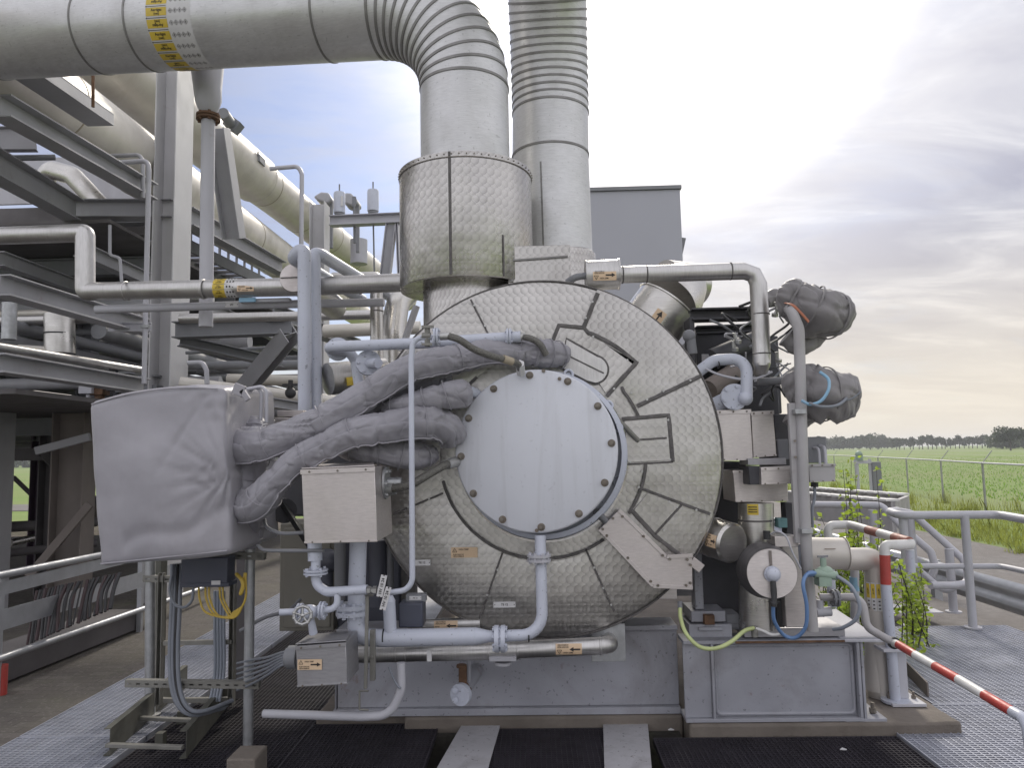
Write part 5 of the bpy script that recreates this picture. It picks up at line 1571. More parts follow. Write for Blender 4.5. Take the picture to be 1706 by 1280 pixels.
# things standing in the shade between the canvas box and the casing
t = thing('side_cabinet', 'tall olive-grey cabinet standing behind the small handwheel valve', 'cabinet')
m_ = MB(); pbox(m_, 466, 872, 556, 1052, 5.5, .35); part(t, 'casing', m_, M['olivec'], bevel=.006)
m_ = MB(); pbox(m_, 472, 880, 550, 1046, 5.485, .014); part(t, 'door', m_, M['olivec'], bevel=.004)
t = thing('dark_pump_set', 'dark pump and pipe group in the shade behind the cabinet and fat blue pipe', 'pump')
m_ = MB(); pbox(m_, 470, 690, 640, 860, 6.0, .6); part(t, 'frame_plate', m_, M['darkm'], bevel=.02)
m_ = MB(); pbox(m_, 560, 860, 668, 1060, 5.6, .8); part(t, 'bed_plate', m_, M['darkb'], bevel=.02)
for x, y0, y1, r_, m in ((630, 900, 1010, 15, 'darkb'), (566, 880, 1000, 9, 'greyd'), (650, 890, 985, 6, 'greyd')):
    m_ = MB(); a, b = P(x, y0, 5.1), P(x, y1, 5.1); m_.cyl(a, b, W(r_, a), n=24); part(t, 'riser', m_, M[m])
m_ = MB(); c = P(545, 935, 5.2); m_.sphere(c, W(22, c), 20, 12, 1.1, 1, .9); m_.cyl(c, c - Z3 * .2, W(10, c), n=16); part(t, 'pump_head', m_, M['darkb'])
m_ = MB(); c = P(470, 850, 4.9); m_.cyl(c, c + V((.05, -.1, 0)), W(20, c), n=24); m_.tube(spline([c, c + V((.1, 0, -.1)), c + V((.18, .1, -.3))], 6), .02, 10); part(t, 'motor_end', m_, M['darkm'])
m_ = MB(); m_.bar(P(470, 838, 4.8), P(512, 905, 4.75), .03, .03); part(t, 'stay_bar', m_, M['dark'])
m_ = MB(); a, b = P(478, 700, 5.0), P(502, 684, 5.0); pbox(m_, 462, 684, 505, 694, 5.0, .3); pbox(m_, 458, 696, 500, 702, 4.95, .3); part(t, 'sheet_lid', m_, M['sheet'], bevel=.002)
pipe_solo('long grey-brown hose curving down from the olive-grey cabinet to the valve', [(500, 1000, 5.2), (480, 1018, 5.0), (440, 1030, 5.0), (400, 1052, 5.0)], 3, M['greyd'], spl=True, cat='hose', name='hose', n=8)
# ================================================================ pipe rack in the left background
XR = -4.9
def beamY(label, a, b, h_px, w, X=XR, kind='I', m=None, name='rack_beam', group=None):
    """beam running away from us in the plane x = X, given by two photo points on its top edge"""
    A, B = PX(a[0], a[1], X), PX(b[0], b[1], X)
    z = (A.z + B.z) / 2
    h = W(h_px, A)
    d = (B - A).normalized()
    mb = MB(); mb.ibeam(A - Z3 * h / 2, B - Z3 * h / 2, h, w, .016, kind=kind)
    return solo(name, label, 'beam', mb, m or M['grey'], group=group, bevel=.002)


def beamP(label, a, b, h_px, w, kind='I', m=None, name='rack_beam', group=None, up=None, t=.014):
    A, B = P(*a), P(*b); h = W(h_px, A)
    mb = MB(); mb.ibeam(A, B, h, w, t, kind=kind, up=up)
    return solo(name, label, 'beam', mb, m or M['grey'], group=group, bevel=.002)


def column(label, px0, px1, Y, ztop, m=None, side=.36, zb=GZ + .01, up=X3, name='rack_column'):
    A = P((px0 + px1) / 2, 700, Y); w = W(px1 - px0, A)
    mb = MB(); c = V((A.x, Y + side / 2, 0))
    mb.ibeam(V((c.x, c.y, zb)), V((c.x, c.y, ztop)), w, side, .018, up=up)
    t = thing(name, label, 'column'); part(t, 'shaft', mb, m or M['greyl'], bevel=.002)
    mb = MB(); mb.box((c.x - w * .8, Y - .1, zb), (c.x + w * .8, Y + side + .1, zb + .03)); part(t, 'base_plate', mb, M['greyd'], bevel=.003)
    return t


# main columns
c1_ = column('broad light grey column in front of the twin fat pipes', 244, 282, 9.9, P(285, 90, 9.9).z, M['colm'], side=.52)
column('farther grey column capped flat beside the twin canisters', 513, 539, 15.2, P(530, 335, 15.2).z, M['colm'], side=.42)
beamY('long rack beam running down from the left edge to the broad column', (0, 157), (250, 307), 38, .22)
A = PX(312, 345, XR - .45); B = PX(470, 437, XR - .45)
mb = MB(); hb = .29; mb.ibeam(A - Z3 * hb / 2, B - Z3 * hb / 2, hb, .22, .016); solo('rack_beam', 'grey rack beam continuing behind the broad column', 'beam', mb, M['grey'], bevel=.002)
beamP('channel beam ending in mid-air under the huge duct', (-40, 58, 6.0), (168, 200, 7.9), 26, .30, kind='C', m=M['grey'])
m_ = MB(); m_.cyl(P(155, 120, 6.6), P(155, 178, 6.6), .015, n=8); solo('hanger_rod', 'rusty hanger rod from the huge duct to the channel beam', 'rod', m_, M['rust'])
beamP('wide grey beam with bolt holes at the upper left', (-30, 262, 7.6), (126, 352, 9.9), 48, .25)
beamP('short cross beam behind the left conduit', (110, 350, 10.2), (290, 350, 10.2), 30, .25)
beamY('middle rack beam sloping down below the elbowed pipe', (0, 457), (236, 531), 36, .20)
beamY('lower rack beam passing just above the canvas box', (-10, 588), (239, 632), 33, .20)
beamP('small light cross plate clamped to the left conduit', (181, 545, 8.6), (252, 545, 8.6), 15, .04, m=M['greyl'])
beamP('dark level channel beam right of the broad column', (292, 551, 8.8), (486, 544, 8.8), 27, .2, m=M['greyd'])
beamP('dark beam running back from the level channel beam', (455, 522, 8.7), (592, 575, 12.5), 26, .2, m=M['greyd'])
beamP('sloping flat beam below the level channel beam', (300, 568, 8.9), (470, 606, 9.8), 17, .18, m=M['greyd'])
beamP('thick diagonal brace dropping left from the level channel beam', (484, 556, 8.75), (408, 648, 9.6), 28, .2, m=M['grey'], up=Y3)
beamP('tall diagonal strut rising from the rack beam to the thin hanging column', (390, 398, 8.4), (363, 214, 8.0), 30, .20, m=M['grey'], up=X3)
# thin hanging pipe column with a cone
t = thing('pipe_support', 'slim grey pipe support with conical head hanging under the huge duct', 'pipe support')
Yv = 6.25
m_ = MB(); a = P(345, 104, Yv); b = P(348, 176, Yv); ra = W(27, a); m_.tube([a, P(346, 150, Yv), P(347, 168, Yv), P(347, 180, Yv), P(347, 190, Yv)], [ra, W(22, a), W(21, a), W(17, a), W(11, a)], 28); part(t, 'cone', m_, M['greyl'])
m_ = MB(); c = P(347, 196, Yv); m_.flange(c, Z3, W(19, c), .02, 6, .004); part(t, 'flange', m_, M['rust'])
m_ = MB(); m_.cyl(c - Z3 * .03, P(343, 545, Yv), W(11, c), n=24); part(t, 'shaft', m_, M['greyl'])

# twin fat pipes going away up left
def fat(label, a, b, r, seams, m):
    A, B = a, b; d = (B - A).normalized()
    t = thing('fat_pipe', label, 'pipe'); m_ = MB(); m_.cyl(A, B, r, n=56); part(t, 'cladding', m_, m)
    m_ = MB()
    L = (B - A).length
    for k in range(seams):
        m_.lathe([(r + .001, -.012), (r + .006, -.01), (r + .006, .01), (r + .001, .012)], A + d * L * (k + .5) / seams, d, 48)
    parts_each(t, 'band_seam', m_, M['tan'])
    if 'upper' in label:
        e = P(418, 300, 15.2); k = (e - A).dot(d); m_ = MB(); m_.cyl(A, A + d * k, r * 1.12, n=56); m_.lathe([(r * 1.12, 0), (r * 1.135, .01), (r * 1.135, .03), (r, .031)], A + d * k, d, 56); part(t, 'thicker_cladding', m_, m)
    m_ = MB(); u, w_ = frame(d); m_.obox((A + B) / 2 + (X3 * .62 + u * .72).normalized() * (r + .002), d * L / 2, (X3 * .72 - u * .62) * .012, u * .001); part(t, 'lengthwise_seam', m_, M['caulk'])
    return t
# direction: pass a pixel on the axis at two depths
fA, fB = P(318, 212, 12.6), P(556, 404, 20.5)
d = (fB - fA).normalized(); fat('upper one of the twin fat pale pipes, running away to the far column', fA - d * 6.5, fB + d * 9, W(43, fA), 11, M['alu'])
fA2, fB2 = P(314, 330, 12.2), P(470, 437, 18.0)
d2 = (fB2 - fA2).normalized(); fat('lower one of the twin fat cladded pipes, half hidden behind the long rack beam', fA2 - d2 * 7.5, fB2 + d2 * 12, W(45, fA2), 11, M['alu'])
m_ = MB(); m_.cyl(P(598, 440, 19), P(598, 400, 19), W(14, P(598, 430, 19)), n=20); solo('vent_pot', 'pale stub cylinder standing on the far end of the upper fat pipe', 'vent', m_, M['greyl'])
m_ = MB(); m_.bar(P(380, 202, 12), P(398, 215, 12), .2, .2); m_.cyl(P(372, 188, 11.5), P(384, 205, 11.9), .09, n=12); solo('pipe_saddle', 'small dark lug on top of the upper fat pipe', 'bracket', m_, M['greyd']) 
m_ = MB(); pbox(m_, 419, 257, 433, 268, 14.2, .3); m_.cyl(P(430, 259, 14.2), P(430, 253, 14.2), .02); solo('clamp_block', 'little dark block on the skyline of the upper fat pipe', 'bracket', m_, M['greyd'])

# canister frame behind
t = thing('portal_gantry', 'grey portal frame on the skyline carrying two canisters', 'gantry')
m_ = MB(); A, B = P(550, 369, 15.4), P(668, 364, 15.4); m_.ibeam(A, B, W(17, A), .22, .02); part(t, 'crossbeam', m_, M['greyl'], bevel=.003)
m_ = MB(); m_.ibeam(P(652, 374, 15.4), P(641, 470, 15.6), W(17, A), .22, .02, up=X3); part(t, 'leg', m_, M['greyl'], bevel=.003)
m_ = MB(); m_.ibeam(P(662, 372, 15.45), P(666, 470, 15.45), W(5, A), .22, .02, up=X3); part(t, 'leg', m_, M['greyl'], bevel=.003)
for x, y0, y1, lb in ((565.5, 320, 359, 'left canister with a sight strip on the skyline frame'), (621.5, 316, 356, 'right plain canister on the skyline frame')):
    t = thing('canister', lb, 'canister', 'canisters on the skyline frame'); a, b = P(x, y1 - 4, 15.4), P(x, y0, 15.4); r = W(9.5, a)
    m_ = MB(); m_.tube([a, b - Z3 * r * .3, b - Z3 * r * .08, b], [r, r, r * .9, r * .6], 24); part(t, 'body', m_, M['blue'])
    m_ = MB(); m_.cyl(P(x, y1, 15.4), a, r * .86, n=24); part(t, 'base', m_, M['greyd'])
    m_ = MB(); m_.cyl(b, P(x, y0 - 13, 15.4), r * .13, n=8); part(t, 'rod', m_, M['greyd'])
    if x < 600:
        m_ = MB(); pbox(m_, x + 2, 326, x + 6, 343, 15.4 - r * .96, .02); part(t, 'sight_strip', m_, M['paper'])
for q4, lb in ((((521, 327), (534, 319), (547, 320), (552, 331), (546, 340), (530, 334)), 'floodlight head left of the canisters pointing left'), (((574, 320), (584, 321), (594, 331), (596, 338), (584, 343), (572, 338)), 'pair of floodlight heads between the canisters')):
    t = thing('floodlight', lb, 'floodlight'); m_ = MB(); m_.prism([P(a, b, 17.5) for a, b in q4], V((0, .5, 0))); part(t, 'lamp_head', m_, M['grey'], bevel=.05)
    m_ = MB(); c = P(q4[3][0], q4[3][1] + 4, 17.7); m_.bar(c, c - Z3 * 1.2, .08, .08); part(t, 'arm', m_, M['greyd'])
m_ = MB(); m_.cyl(P(591, 405, 15.5), P(590, 328, 15.5), .03, n=8); m_.cyl(P(590, 328, 15.5), P(590, 345, 15.5), .045, n=8); solo('whip_rod', 'thin dark rod standing on the skyline frame between the canisters', 'rod', m_, M['greyd'])
m_ = MB(); m_.cyl(P(622, 376, 15.5), P(624, 470, 15.5), .018, n=8); solo('drop_wire', 'thin dark wire dropping below the right canister', 'wire', m_, M['greyd'])

# conduits
t = pipe_thing('tall thin grey conduit hooked over left of the broad column', [(196, 271, 8.4), (246, 268, 8.4), (248, 285, 8.4), (240, 640, 8.4)], 4, M['greyl'], bend=.08, cat='conduit', name='conduit', pn='tube')
m_ = MB(); pbox(m_, 233, 541, 247, 546, 8.36, .05); part(t, 'clip', m_, M['galv'])
pipe_solo('second grey hook conduit just behind the tall one', [(180, 260, 8.8), (232, 258, 8.8), (238, 268, 8.8), (238, 330, 8.8)], 3.4, M['grey'], bend=.08, cat='conduit', name='conduit')
pipe_solo('thin conduit hooked against the sky left of the far column', [(450, 281, 12.5), (497, 277, 12.5), (503, 290, 12.5), (502, 410, 12.5)], 3.6, M['greyl'], bend=.12, cat='conduit', name='conduit')
pipe_solo('small dark hook of conduit behind the canvas box', [(313, 605, 7.5), (338, 604, 7.5), (344, 618, 7.5), (345, 640, 7.5)], 4, M['greyl'], bend=.08, cat='conduit', name='conduit')

# steel pipes threaded through the rack
t = pipe_thing('elbowed steel pipe with yellow marker threading past the broad column', [(-40, 394, 6.1), (142, 388, 5.95), (142, 486, 5.95), (500, 478, 5.85), (690, 470, 5.85)], 14.6, M['steelx'], bend=.03, pn='cladding')
m_ = MB(); c = P(380, 481, 5.885); rr_ = W(14.6, P(-40, 394, 6.1)) + .002; mp = cyl_map(c, X3, rr_, 0, -Y3)
u0, u1, u2 = W(-20, c), W(0, c), W(18, c)
for v0 in range(5):
    a0 = -1.35 + v0 * .56; m_.mat(0); rect(m_, mp, u0, a0 * rr_, u1, (a0 + .5) * rr_, 1.2, 1, 4); m_.mat(2); rect(m_, mp, u1, a0 * rr_, u2, (a0 + .5) * rr_, 1.2, 1, 4); m_.mat(1)
    put_text(m_, 'Aardgas', mp, (u0 + u1) / 2, (a0 + .33) * rr_, rr_ * .2, 2.5); put_text(m_, '(nat)', mp, (u0 + u1) / 2, (a0 + .15) * rr_, rr_ * .17, 2.5)
    for k in range(3): rect(m_, mp, u1 + W(3, c) + k * W(5, c), (a0 + .15) * rr_, u1 + W(5.5, c) + k * W(5, c), (a0 + .35) * rr_, 2.2, 1, 1)
part(t, 'contents_marker', m_, [M['yellow'], M['ink'], M['paper']])
m_ = MB(); c2 = P(415, 484, 5.875); mp = cyl_map(c2, X3, rr_, 0, -Y3); warn_sticker(m_, lambda u, v, k: mp(u, v, k + .6), W(28, c2), W(10, c2), 1); part(t, 'warning_sticker', m_, [M['peach'], M['ink']])
m_ = MB()
for x, y in ((340, 482), (338, 482), (210, 485), (600, 474)):
    c3 = P(x, y, 5.88); m_.lathe([(rr_, -.008), (rr_ + .004, -.006), (rr_ + .004, .006), (rr_, .008)], c3, X3, 28)
parts_each(t, 'band_seam', m_, M['steelx'])
t = thing('capped_branch', 'round end cap of a branch pipe facing us beside the blue pipe pair', 'pipe')
m_ = MB(); c = P(490, 463, 5.7); rc_ = W(23.5, c); m_.cyl(c, c + Y3 * 1.2, rc_, n=40); part(t, 'cladding', m_, M['steel'])
m_ = MB(); m_.lathe([(rc_ + .004, .03), (rc_ + .004, 0), (rc_, -.006), (.001, -.008)], c, Y3, 40); part(t, 'end_cap', m_, M['sheet'])
m_ = MB(); m_.bar(P(467, 463, 5.685), P(513, 461, 5.685), .008, .004, up=-Y3); part(t, 'cap_joint', m_, M['caulk'])
pipe_solo('light grey pipe level just under the elbowed steel pipe', [(160, 516, 6.0), (420, 508, 6.0), (640, 504, 6.0)], 7, M['greyl'], n=18)
m_ = MB(); c = P(389, 509, 6.0); nameplate(m_, cyl_map(c, X3, W(7.2, c), 0, -Y3), W(22, c), W(9, c), 'N2'); solo('pipe_tag', 'white tag sticker on the light grey level pipe', 'tag', m_, [M['paper'], M['ink']])
m_ = MB(); pbox(m_, 399, 497, 482, 503, 5.9, .06); solo('pipe_shoe', 'pale shoe plate under the elbowed steel pipe', 'pipe shoe', m_, M['greyl'], bevel=.003)
m_ = MB(); c = P(412, 497, 7.18); pbox(m_, 398, 496, 425, 503, 5.87, .02); solo('pale_blue_marker', 'pale blue strip marker under the orange sticker of the elbowed pipe', 'marker', m_, M['ltblue'])
pipe_solo('steel pipe behind the tall blue pipe pair, second below the capped branch', [(300, 531, 7.8), (640, 524, 7.9)], 8, M['steelx'], n=20)
pipe_solo('steel pipe behind the tall blue pipe pair, lowest of the level ones', [(540, 552, 9.0), (700, 546, 9.0)], 11, M['alu'], n=20)
t = pipe_thing('shiny steel pipe with mitred elbow left of the drum', [(556, 464, 6.9), (627, 463, 6.7), (628, 606, 6.7)], 10.2, M['steel'], bend=.03, pn='cladding')
m_ = MB()
for y in (502, 519, 480): m_.lathe([(W(10.4, P(628, y, 6.7)), -.006), (W(10.9, P(628, y, 6.7)), 0), (W(10.4, P(628, y, 6.7)), .006)], P(628, y, 6.7), Z3, 24)
parts_each(t, 'band_seam', m_, M['caulk'])
m_ = MB(); a, b = P(690, 505, 7.0), P(640, 600, 7.0); m_.tube(fillet([P(700, 470, 7.4), P(662, 505, 7.1), P(655, 560, 7.0), P(655, 620, 7.0)], .3), W(20, a), 32); solo('pipe', 'stout polished pipe bend just left of the drum neck', 'pipe', m_, M['steel'])
pipe_solo('grey bar leaning in front of the stout polished bend', [(694, 510, 6.6), (668, 586, 6.6)], 6, M['greyl'], n=12, cat='bar', name='bar')
t = thing('capped_drum', 'steel-clad drum end with yellow sticker below the blue header pipe', 'drum')
m_ = MB(); c = P(586, 625, 5.6); m_.cyl(P(546, 632, 5.6), P(640, 622, 5.9), W(27, c), n=40); part(t, 'cladding', m_, M['steelx'])
m_ = MB(); cc = P(574, 634, 5.67); mp = cyl_map(cc, (P(640, 622, 5.9) - P(546, 632, 5.6)), W(27, c), .25, -Y3); rect(m_, lambda u, v, k: mp(u, v, k + 1), -W(9, c), -W(7, c), W(9, c), W(7, c)); part(t, 'warning_sticker', m_, M['yellow'])
# low pipes behind the canvas hoses
for pl, r, m, lb in ((((300, 640, 10), (540, 668, 10.5), (700, 690, 11)), 12, M['alu'], 'pale pipe sloping behind the hooked tubes'),
                     (((380, 632, 11), (560, 636, 11), (700, 640, 11)), 9, M['alu'], 'far pale pipe level behind the diagonal brace'),
                     (((300, 610, 10.6), (500, 607, 10.6)), 7, M['greyd'], 'dark far pipe level behind the diagonal brace'),
                     (((310, 588, 9.6), (470, 578, 9.6)), 3, M['greyd'], 'thin dark rod level below the level channel beam')):
    pipe_solo(lb, pl, r, m, n=18)
m_ = MB(); c = P(484, 655, 9); m_.cyl(c, c + Z3 * .16, .03, n=8); m_.sphere(c, .07, 10, 8); m_.bar(c + V((-.1, 0, .1)), c + V((.1, 0, .1)), .03, .03); solo('small_valve', 'little dark valve on the pale pipe behind the hooked tubes', 'valve', m_, M['dark'])
beamP('pale beam under the sloping pale pipe', (445, 670, 9.4), (640, 700, 10.4), 16, .15, m=M['grey'])
# left mid pipes
pipe_solo('long grey steel pipe sloping along the lower rack beam', [(-20, 575, 7.0), (236, 617, 9.2)], 7.5, M['steelx'], n=20)
t = thing('standing_vessel', 'short steel vessel standing behind the lower rack beam', 'vessel')
m_ = MB(); a, b = P(100, 590, 9.4), P(99, 524, 9.4); m_.cyl(a, b, W(23, a), n=32); part(t, 'shell', m_, M['steel'])
m_ = MB(); m_.lathe([(W(23.4, a), -.01), (W(23.4, a), .01)], P(99, 557, 9.4), Z3, 32); part(t, 'hoop', m_, M['dark'])
pipe_solo('speckled lagged pipe stub standing at the left edge', [(16, 505, 8.2), (15, 566, 8.2)], 11, M['galv'], n=20)
m_ = MB(); a, b = P(30, 585, 9.2), P(105, 590, 9.4); m_.cyl(a, b, W(11, a), n=24); solo('pipe', 'short brassy-lit pipe end lying behind the sloping grey pipe', 'pipe', m_, M['alu'])
pipe_solo('slim bent tube hanging in the dark rack behind the left conduit', [(183, 375, 9.6), (183, 425, 9.6), (200, 430, 9.6), (203, 475, 9.6)], 2.6, M['greyl'], bend=.06, n=8, cat='tube', name='tube')
pipe_solo('polished lagged elbow rising between the long rack beam and the wide bolted beam', [(60, 330, 11.5), (84, 282, 11.2), (120, 292, 11.0), (176, 352, 11.0)], 15, M['steel'], bend=.25, n=28)
pipe_solo('dark level pipe crossing above the wide bolted beam at the left', [(-30, 264, 9.3), (92, 262, 9.6)], 5, M['greyd'], n=14)
beamP('light grey gusset beam stub under the long rack beam at the left edge', (-30, 232, 9.2), (60, 232, 9.4), 40, .12)

# decks and dark depth of the rack (decks added to make it dark; pipes and frames behind the front row)
def deck(label, x0, x1, y0, y1, z, t=.05):
    mb = MB(); mb.box((x0, y0, z - t), (x1, y1, z)); return solo('added_rack_deck', label, 'deck', mb, M['deck'], group='added rack decks')
zB1, zB4, zB5 = PX(120, 229, XR).z - .36, PX(120, 495, XR).z - .3, PX(120, 611, XR).z - .30
deck('dark steel deck added to darken the rack at the upper level, under the fat pipes', -16, XR - .9, 9.8, 22, zB1 + .22)
deck('dark steel deck added to darken the rack behind the lower rack beam', -16, XR - .05, 6.9, 24, zB5)
rnd = random.Random(4)
gi = 0
for k in range(9):
    y = 9.6 + k * 1.25; z = zB5 + .25 + rnd.random() * .4
    for (zz_, rr_) in ((z, rnd.uniform(.06, .16)), (zB4 + .25 + rnd.random() * .5, rnd.uniform(.05, .14))):
        if (k, zz_ > zB4) in ((0, False),): continue
        mb = MB(); mb.cyl(V((-15, y, zz_)), V((XR - .3 + rnd.uniform(-.2, 1.2) * (k > 3), y, zz_)), rr_, n=18)
        solo('pipe', 'rack pipe lying crosswise in the shade between the added decks', 'pipe', mb, M[rnd.choice(['alu', 'greyd', 'grey', 'steelx'])], group='crosswise pipes between the added rack decks')
for k in range(6):
    x = XR - .9 - k * 1.0; z = zB5 + .8 + rnd.random() * .3
    mb = MB(); mb.cyl(V((x, 9.0 + rnd.random(), z)), V((x, 23, z)), rnd.uniform(.08, .2), n=18); solo('pipe', 'rack pipe running lengthwise in the shade between the added decks', 'pipe', mb, M[rnd.choice(['alu', 'greyd', 'grey'])], group='lengthwise pipes between the added rack decks')
for k in range(5):
    y = 11.5 + k * 2.6
    mb = MB(); mb.ibeam(V((-15, y, zB1 + .0)), V((XR - .9, y, zB1 + .0)), .28, .2, .016); solo('rack_beam', 'dark cross beam under the added upper rack deck', 'beam', mb, M['greyd'], group='cross beams under the added upper deck')
    mb = MB(); mb.ibeam(V((-15, y - 1, zB5 - .2)), V((XR, y - 1, zB5 - .2)), .25, .2, .016); solo('rack_beam', 'dark cross beam under the added lower rack deck', 'beam', mb, M['greyd'], group='cross beams under the added lower deck')
for k in range(4):
    x = XR - 3.0 - k * 2.2
    for y in (12.8, 19.6):
        mb = MB(); mb.ibeam(V((x, y, GZ)), V((x, y, zB1)), .25, .25, .016, up=X3); solo('rack_column', 'steel column standing deep inside the rack', 'column', mb, M['greyd'], group='columns inside the rack')
# valves and small stuff on the lower deck
for k in range(10):
    x = XR - .3 - rnd.random() * 2.0; y = 9.3 + rnd.random() * 3; z = zB5
    mb = MB(); h = rnd.uniform(.25, .55); mb.cyl(V((x, y, z)), V((x, y, z + h)), rnd.uniform(.03, .07), n=12); mb.box((x - .09, y - .09, z + h * .6), (x + .09, y + .09, z + h)); mb.cyl(V((x, y, z + h)), V((x, y, z + h + .12)), .02, n=8); mb.cyl(V((x, y, z + h + .12)), V((x, y, z + h + .14)), .1, n=16)
    solo('small_valve', 'small upright valve crowded on the lower rack deck', 'valve', mb, M[rnd.choice(['darkm', 'greyd', 'rust', 'greyl'])], group='small valves on the lower deck')
# stair with pale treads seen between the columns under the long beam
t = thing('rack_stair', 'dark stair with pale handrail glimpsed between the broad column and the fat pipes', 'stair')
A, B = P(312, 408, 13), P(440, 470, 16.5)
for o in (0, .7):
    m_ = MB(); m_.bar(A + V((-o, 0, 0)), B + V((-o, 0, 0)), .06, .22); part(t, 'stringer', m_, M['greyd'])
m_ = MB(); m_.tube([A + Z3 * .28, B + Z3 * .28], .03, 10); part(t, 'handrail', m_, M['greyl'])
for k in range(9):
    c = A.lerp(B, (k + .5) / 9); m_ = MB(); m_.box(c + V((-.7, -.1, .03)), c + V((0, .1, .06))); part(t, 'tread', m_, M['grey'])
    m_ = MB(); m_.box(c + V((-.06, -.02, .08)), c + V((-.02, .02, .28))); part(t, 'baluster', m_, M['greyl'])

# columns and braces under the deck at the far left
zu = zB5 - .06
for x0, x1, Y, m, lb in ((-32, 0, 9.2, M['grey'], 'grey leg of the rack at the left edge of the yard'), (86, 141, 9.6, M['legtan'], 'broad pinkish-grey leg of the rack beside the canvas box'), (53, 70, 13.0, M['legpur'], 'narrow dark purple leg seen past the window gap'), (66, 92, 10.5, M['deck'], 'dark leg just behind the broad pinkish one')):
    column(lb, x0, x1, Y, zu, m, side=.3)
for a, b, lb, m in (((70, 755, 9.9), (160, 840, 10.4), 'dark diagonal brace from the dark leg to the canvas box', M['deck']), ((48, 962, 9.4), (150, 840, 9.5), 'pale diagonal brace in front of the broad pinkish leg', M['legtan']), ((60, 752, 9.0), (150, 728, 9.1), 'grey brace meeting the deck beside the broad leg', M['grey']), ((22, 795, 13.5), (60, 832, 13.6), 'thin brace crossing the bright gap', M['deck'])):
    A, B = P(*a), P(*b); mb = MB(); mb.bar(A, B, .07, W(13 if lb[0] != 't' else 6, A)); solo('brace', lb, 'brace', mb, m, bevel=.004)
mb = MB(); pbox(mb, -20, 748, 92, 768, 10.0, .2); solo('rack_beam', 'dark tie beam above the bright gap at the far left', 'beam', mb, M['deck'])
pipe_solo('bright steel pipe lying on the floor beyond the left leg', [(18, 905, 11.5), (54, 897, 11.8), (130, 893, 12.4)], 6, M['steel'], n=16)
for pl, r in ((((-10, 880, 10.5), (160, 870, 12)), 9), (((-10, 925, 9.9), (160, 905, 11)), 7)):
    pipe_solo('dull pipe low on the floor behind the left guard rail', pl, r, M['deck'], n=14, group='dull floor pipes behind the guard rail')
mb = MB(); pbox(mb, 130, 828, 200, 868, 16, .6); solo('concrete_block', 'sunlit concrete block far behind the canvas box edge', 'block', mb, M['conc'], bevel=.02)
# dark hose bundle hanging low behind the guard rail
for k in range(26):
    x = 45 + k * 5.6 + rnd.uniform(-2, 2)
    pipe_solo('dark hose drooping from the rack to the kerb behind the guard rail', [(x + 16, 985 - k * 1.2, 6.9), (x + 6 + rnd.uniform(-4, 4), 1020 - k * 1.5, 6.8), (x, 1075 - k * 2.4, 6.7)], rnd.uniform(1.2, 3.2), M['dark'] if k % 3 else M['hosebr'], spl=True, cat='hose', name='hose', n=8, group='dark hoses drooping behind the guard rail')
mb = MB(); A, B = PZ(-20, 1150, -.1), PZ(240, 1045, -.1); mb.bar(A + V((-.25, 0, .10)), B + V((-.25, 0, .10)), .5, .2); solo('kerb', 'dark kerb block along the foot of the left guard rail', 'kerb', mb, M['deck'], bevel=.01)

# guard rail at far left: round top rail, two flat planks, round low rail
XG = -4.42
t = thing('guard_rail', 'galvanised guard rail with two flat planks along the left yard edge', 'guard rail')
def railpart(nm, a, b, kind, r_px):
    A, B = PX(a[0], a[1], XG), PX(b[0], b[1], XG); dd = (B - A); A = A - dd * .1; B = B + dd * .9
    m_ = MB()
    if kind == 'tube': m_.tube([A, B], W(r_px, PX(a[0], a[1], XG)), 16)
    else: m_.bar(A, B, .012, W(r_px, PX(a[0], a[1], XG)))
    part(t, nm, m_, M['galvp'])
railpart('top_rail', (0, 959), (159, 927), 'tube', 6.5)
railpart('plank', (0, 982), (159, 943), 'flat', 22)
railpart('plank', (3, 1034), (233, 967), 'flat', 34)
railpart('low_rail', (0, 1098), (233, 1017), 'tube', 6)
for px in (1, 236):
    A = PX(px, 960 if px < 10 else 912, XG - .02); m_ = MB(); m_.bar(V((A.x, A.y, -.12)), A + Z3 * .02, .05, .05); part(t, 'post', m_, M['galvp'])
A = PX(1, 1098, XG - .03); m_ = MB(); m_.cyl(V((A.x + .02, A.y, -.12)), V((A.x + .02, A.y, .12)), .04, n=14); part(t, 'red_foot', m_, M['red'])

# more pipework in the dark upper bay
for k in range(7):
    y = 10.6 + k * .9; z = zB4 + .75 + (k % 3) * .28
    mb = MB(); mb.cyl(V((-15, y, z)), V((XR - .6 - .2 * (k % 2), y, z)), rnd.uniform(.05, .15), n=18); solo('pipe', 'rack pipe lying crosswise in the upper bay of the rack', 'pipe', mb, M[rnd.choice(['alu', 'grey', 'greyl', 'steelx'])], group='crosswise pipes in the upper bay')
for k in range(4):
    x = XR - 1.2 - k * 1.1
    mb = MB(); mb.ibeam(V((x, 9.6, zB1 - .25 - .1 * k)), V((x, 21, zB1 - .25 - .1 * k)), .2, .15, .014); solo('rack_beam', 'beam running lengthwise under the upper rack deck', 'beam', mb, M['grey'], group='lengthwise beams under the upper deck')

m_ = MB(); pbox(m_, -80, 262, 262, 338, 13.0, .06); solo('wind_panel', 'pale grey sheet panel seen between the long rack beam and the wide bolted beam', 'panel', m_, M['greyl'], bevel=.004)
m_ = MB(); pbox(m_, -80, 345, 240, 396, 11.6, .3); solo('rack_beam', 'deep dark girder added to fill the dark gap above the elbowed pipe', 'beam', m_, M['deck'], bevel=.006)  # added box, its dark colour standing in for the unlit bay
m_ = MB(); pbox(m_, 120, 356, 240, 372, 11.2, .2); solo('rack_beam', 'small dark joist under the short cross beam', 'beam', m_, M['greyd'], bevel=.004)
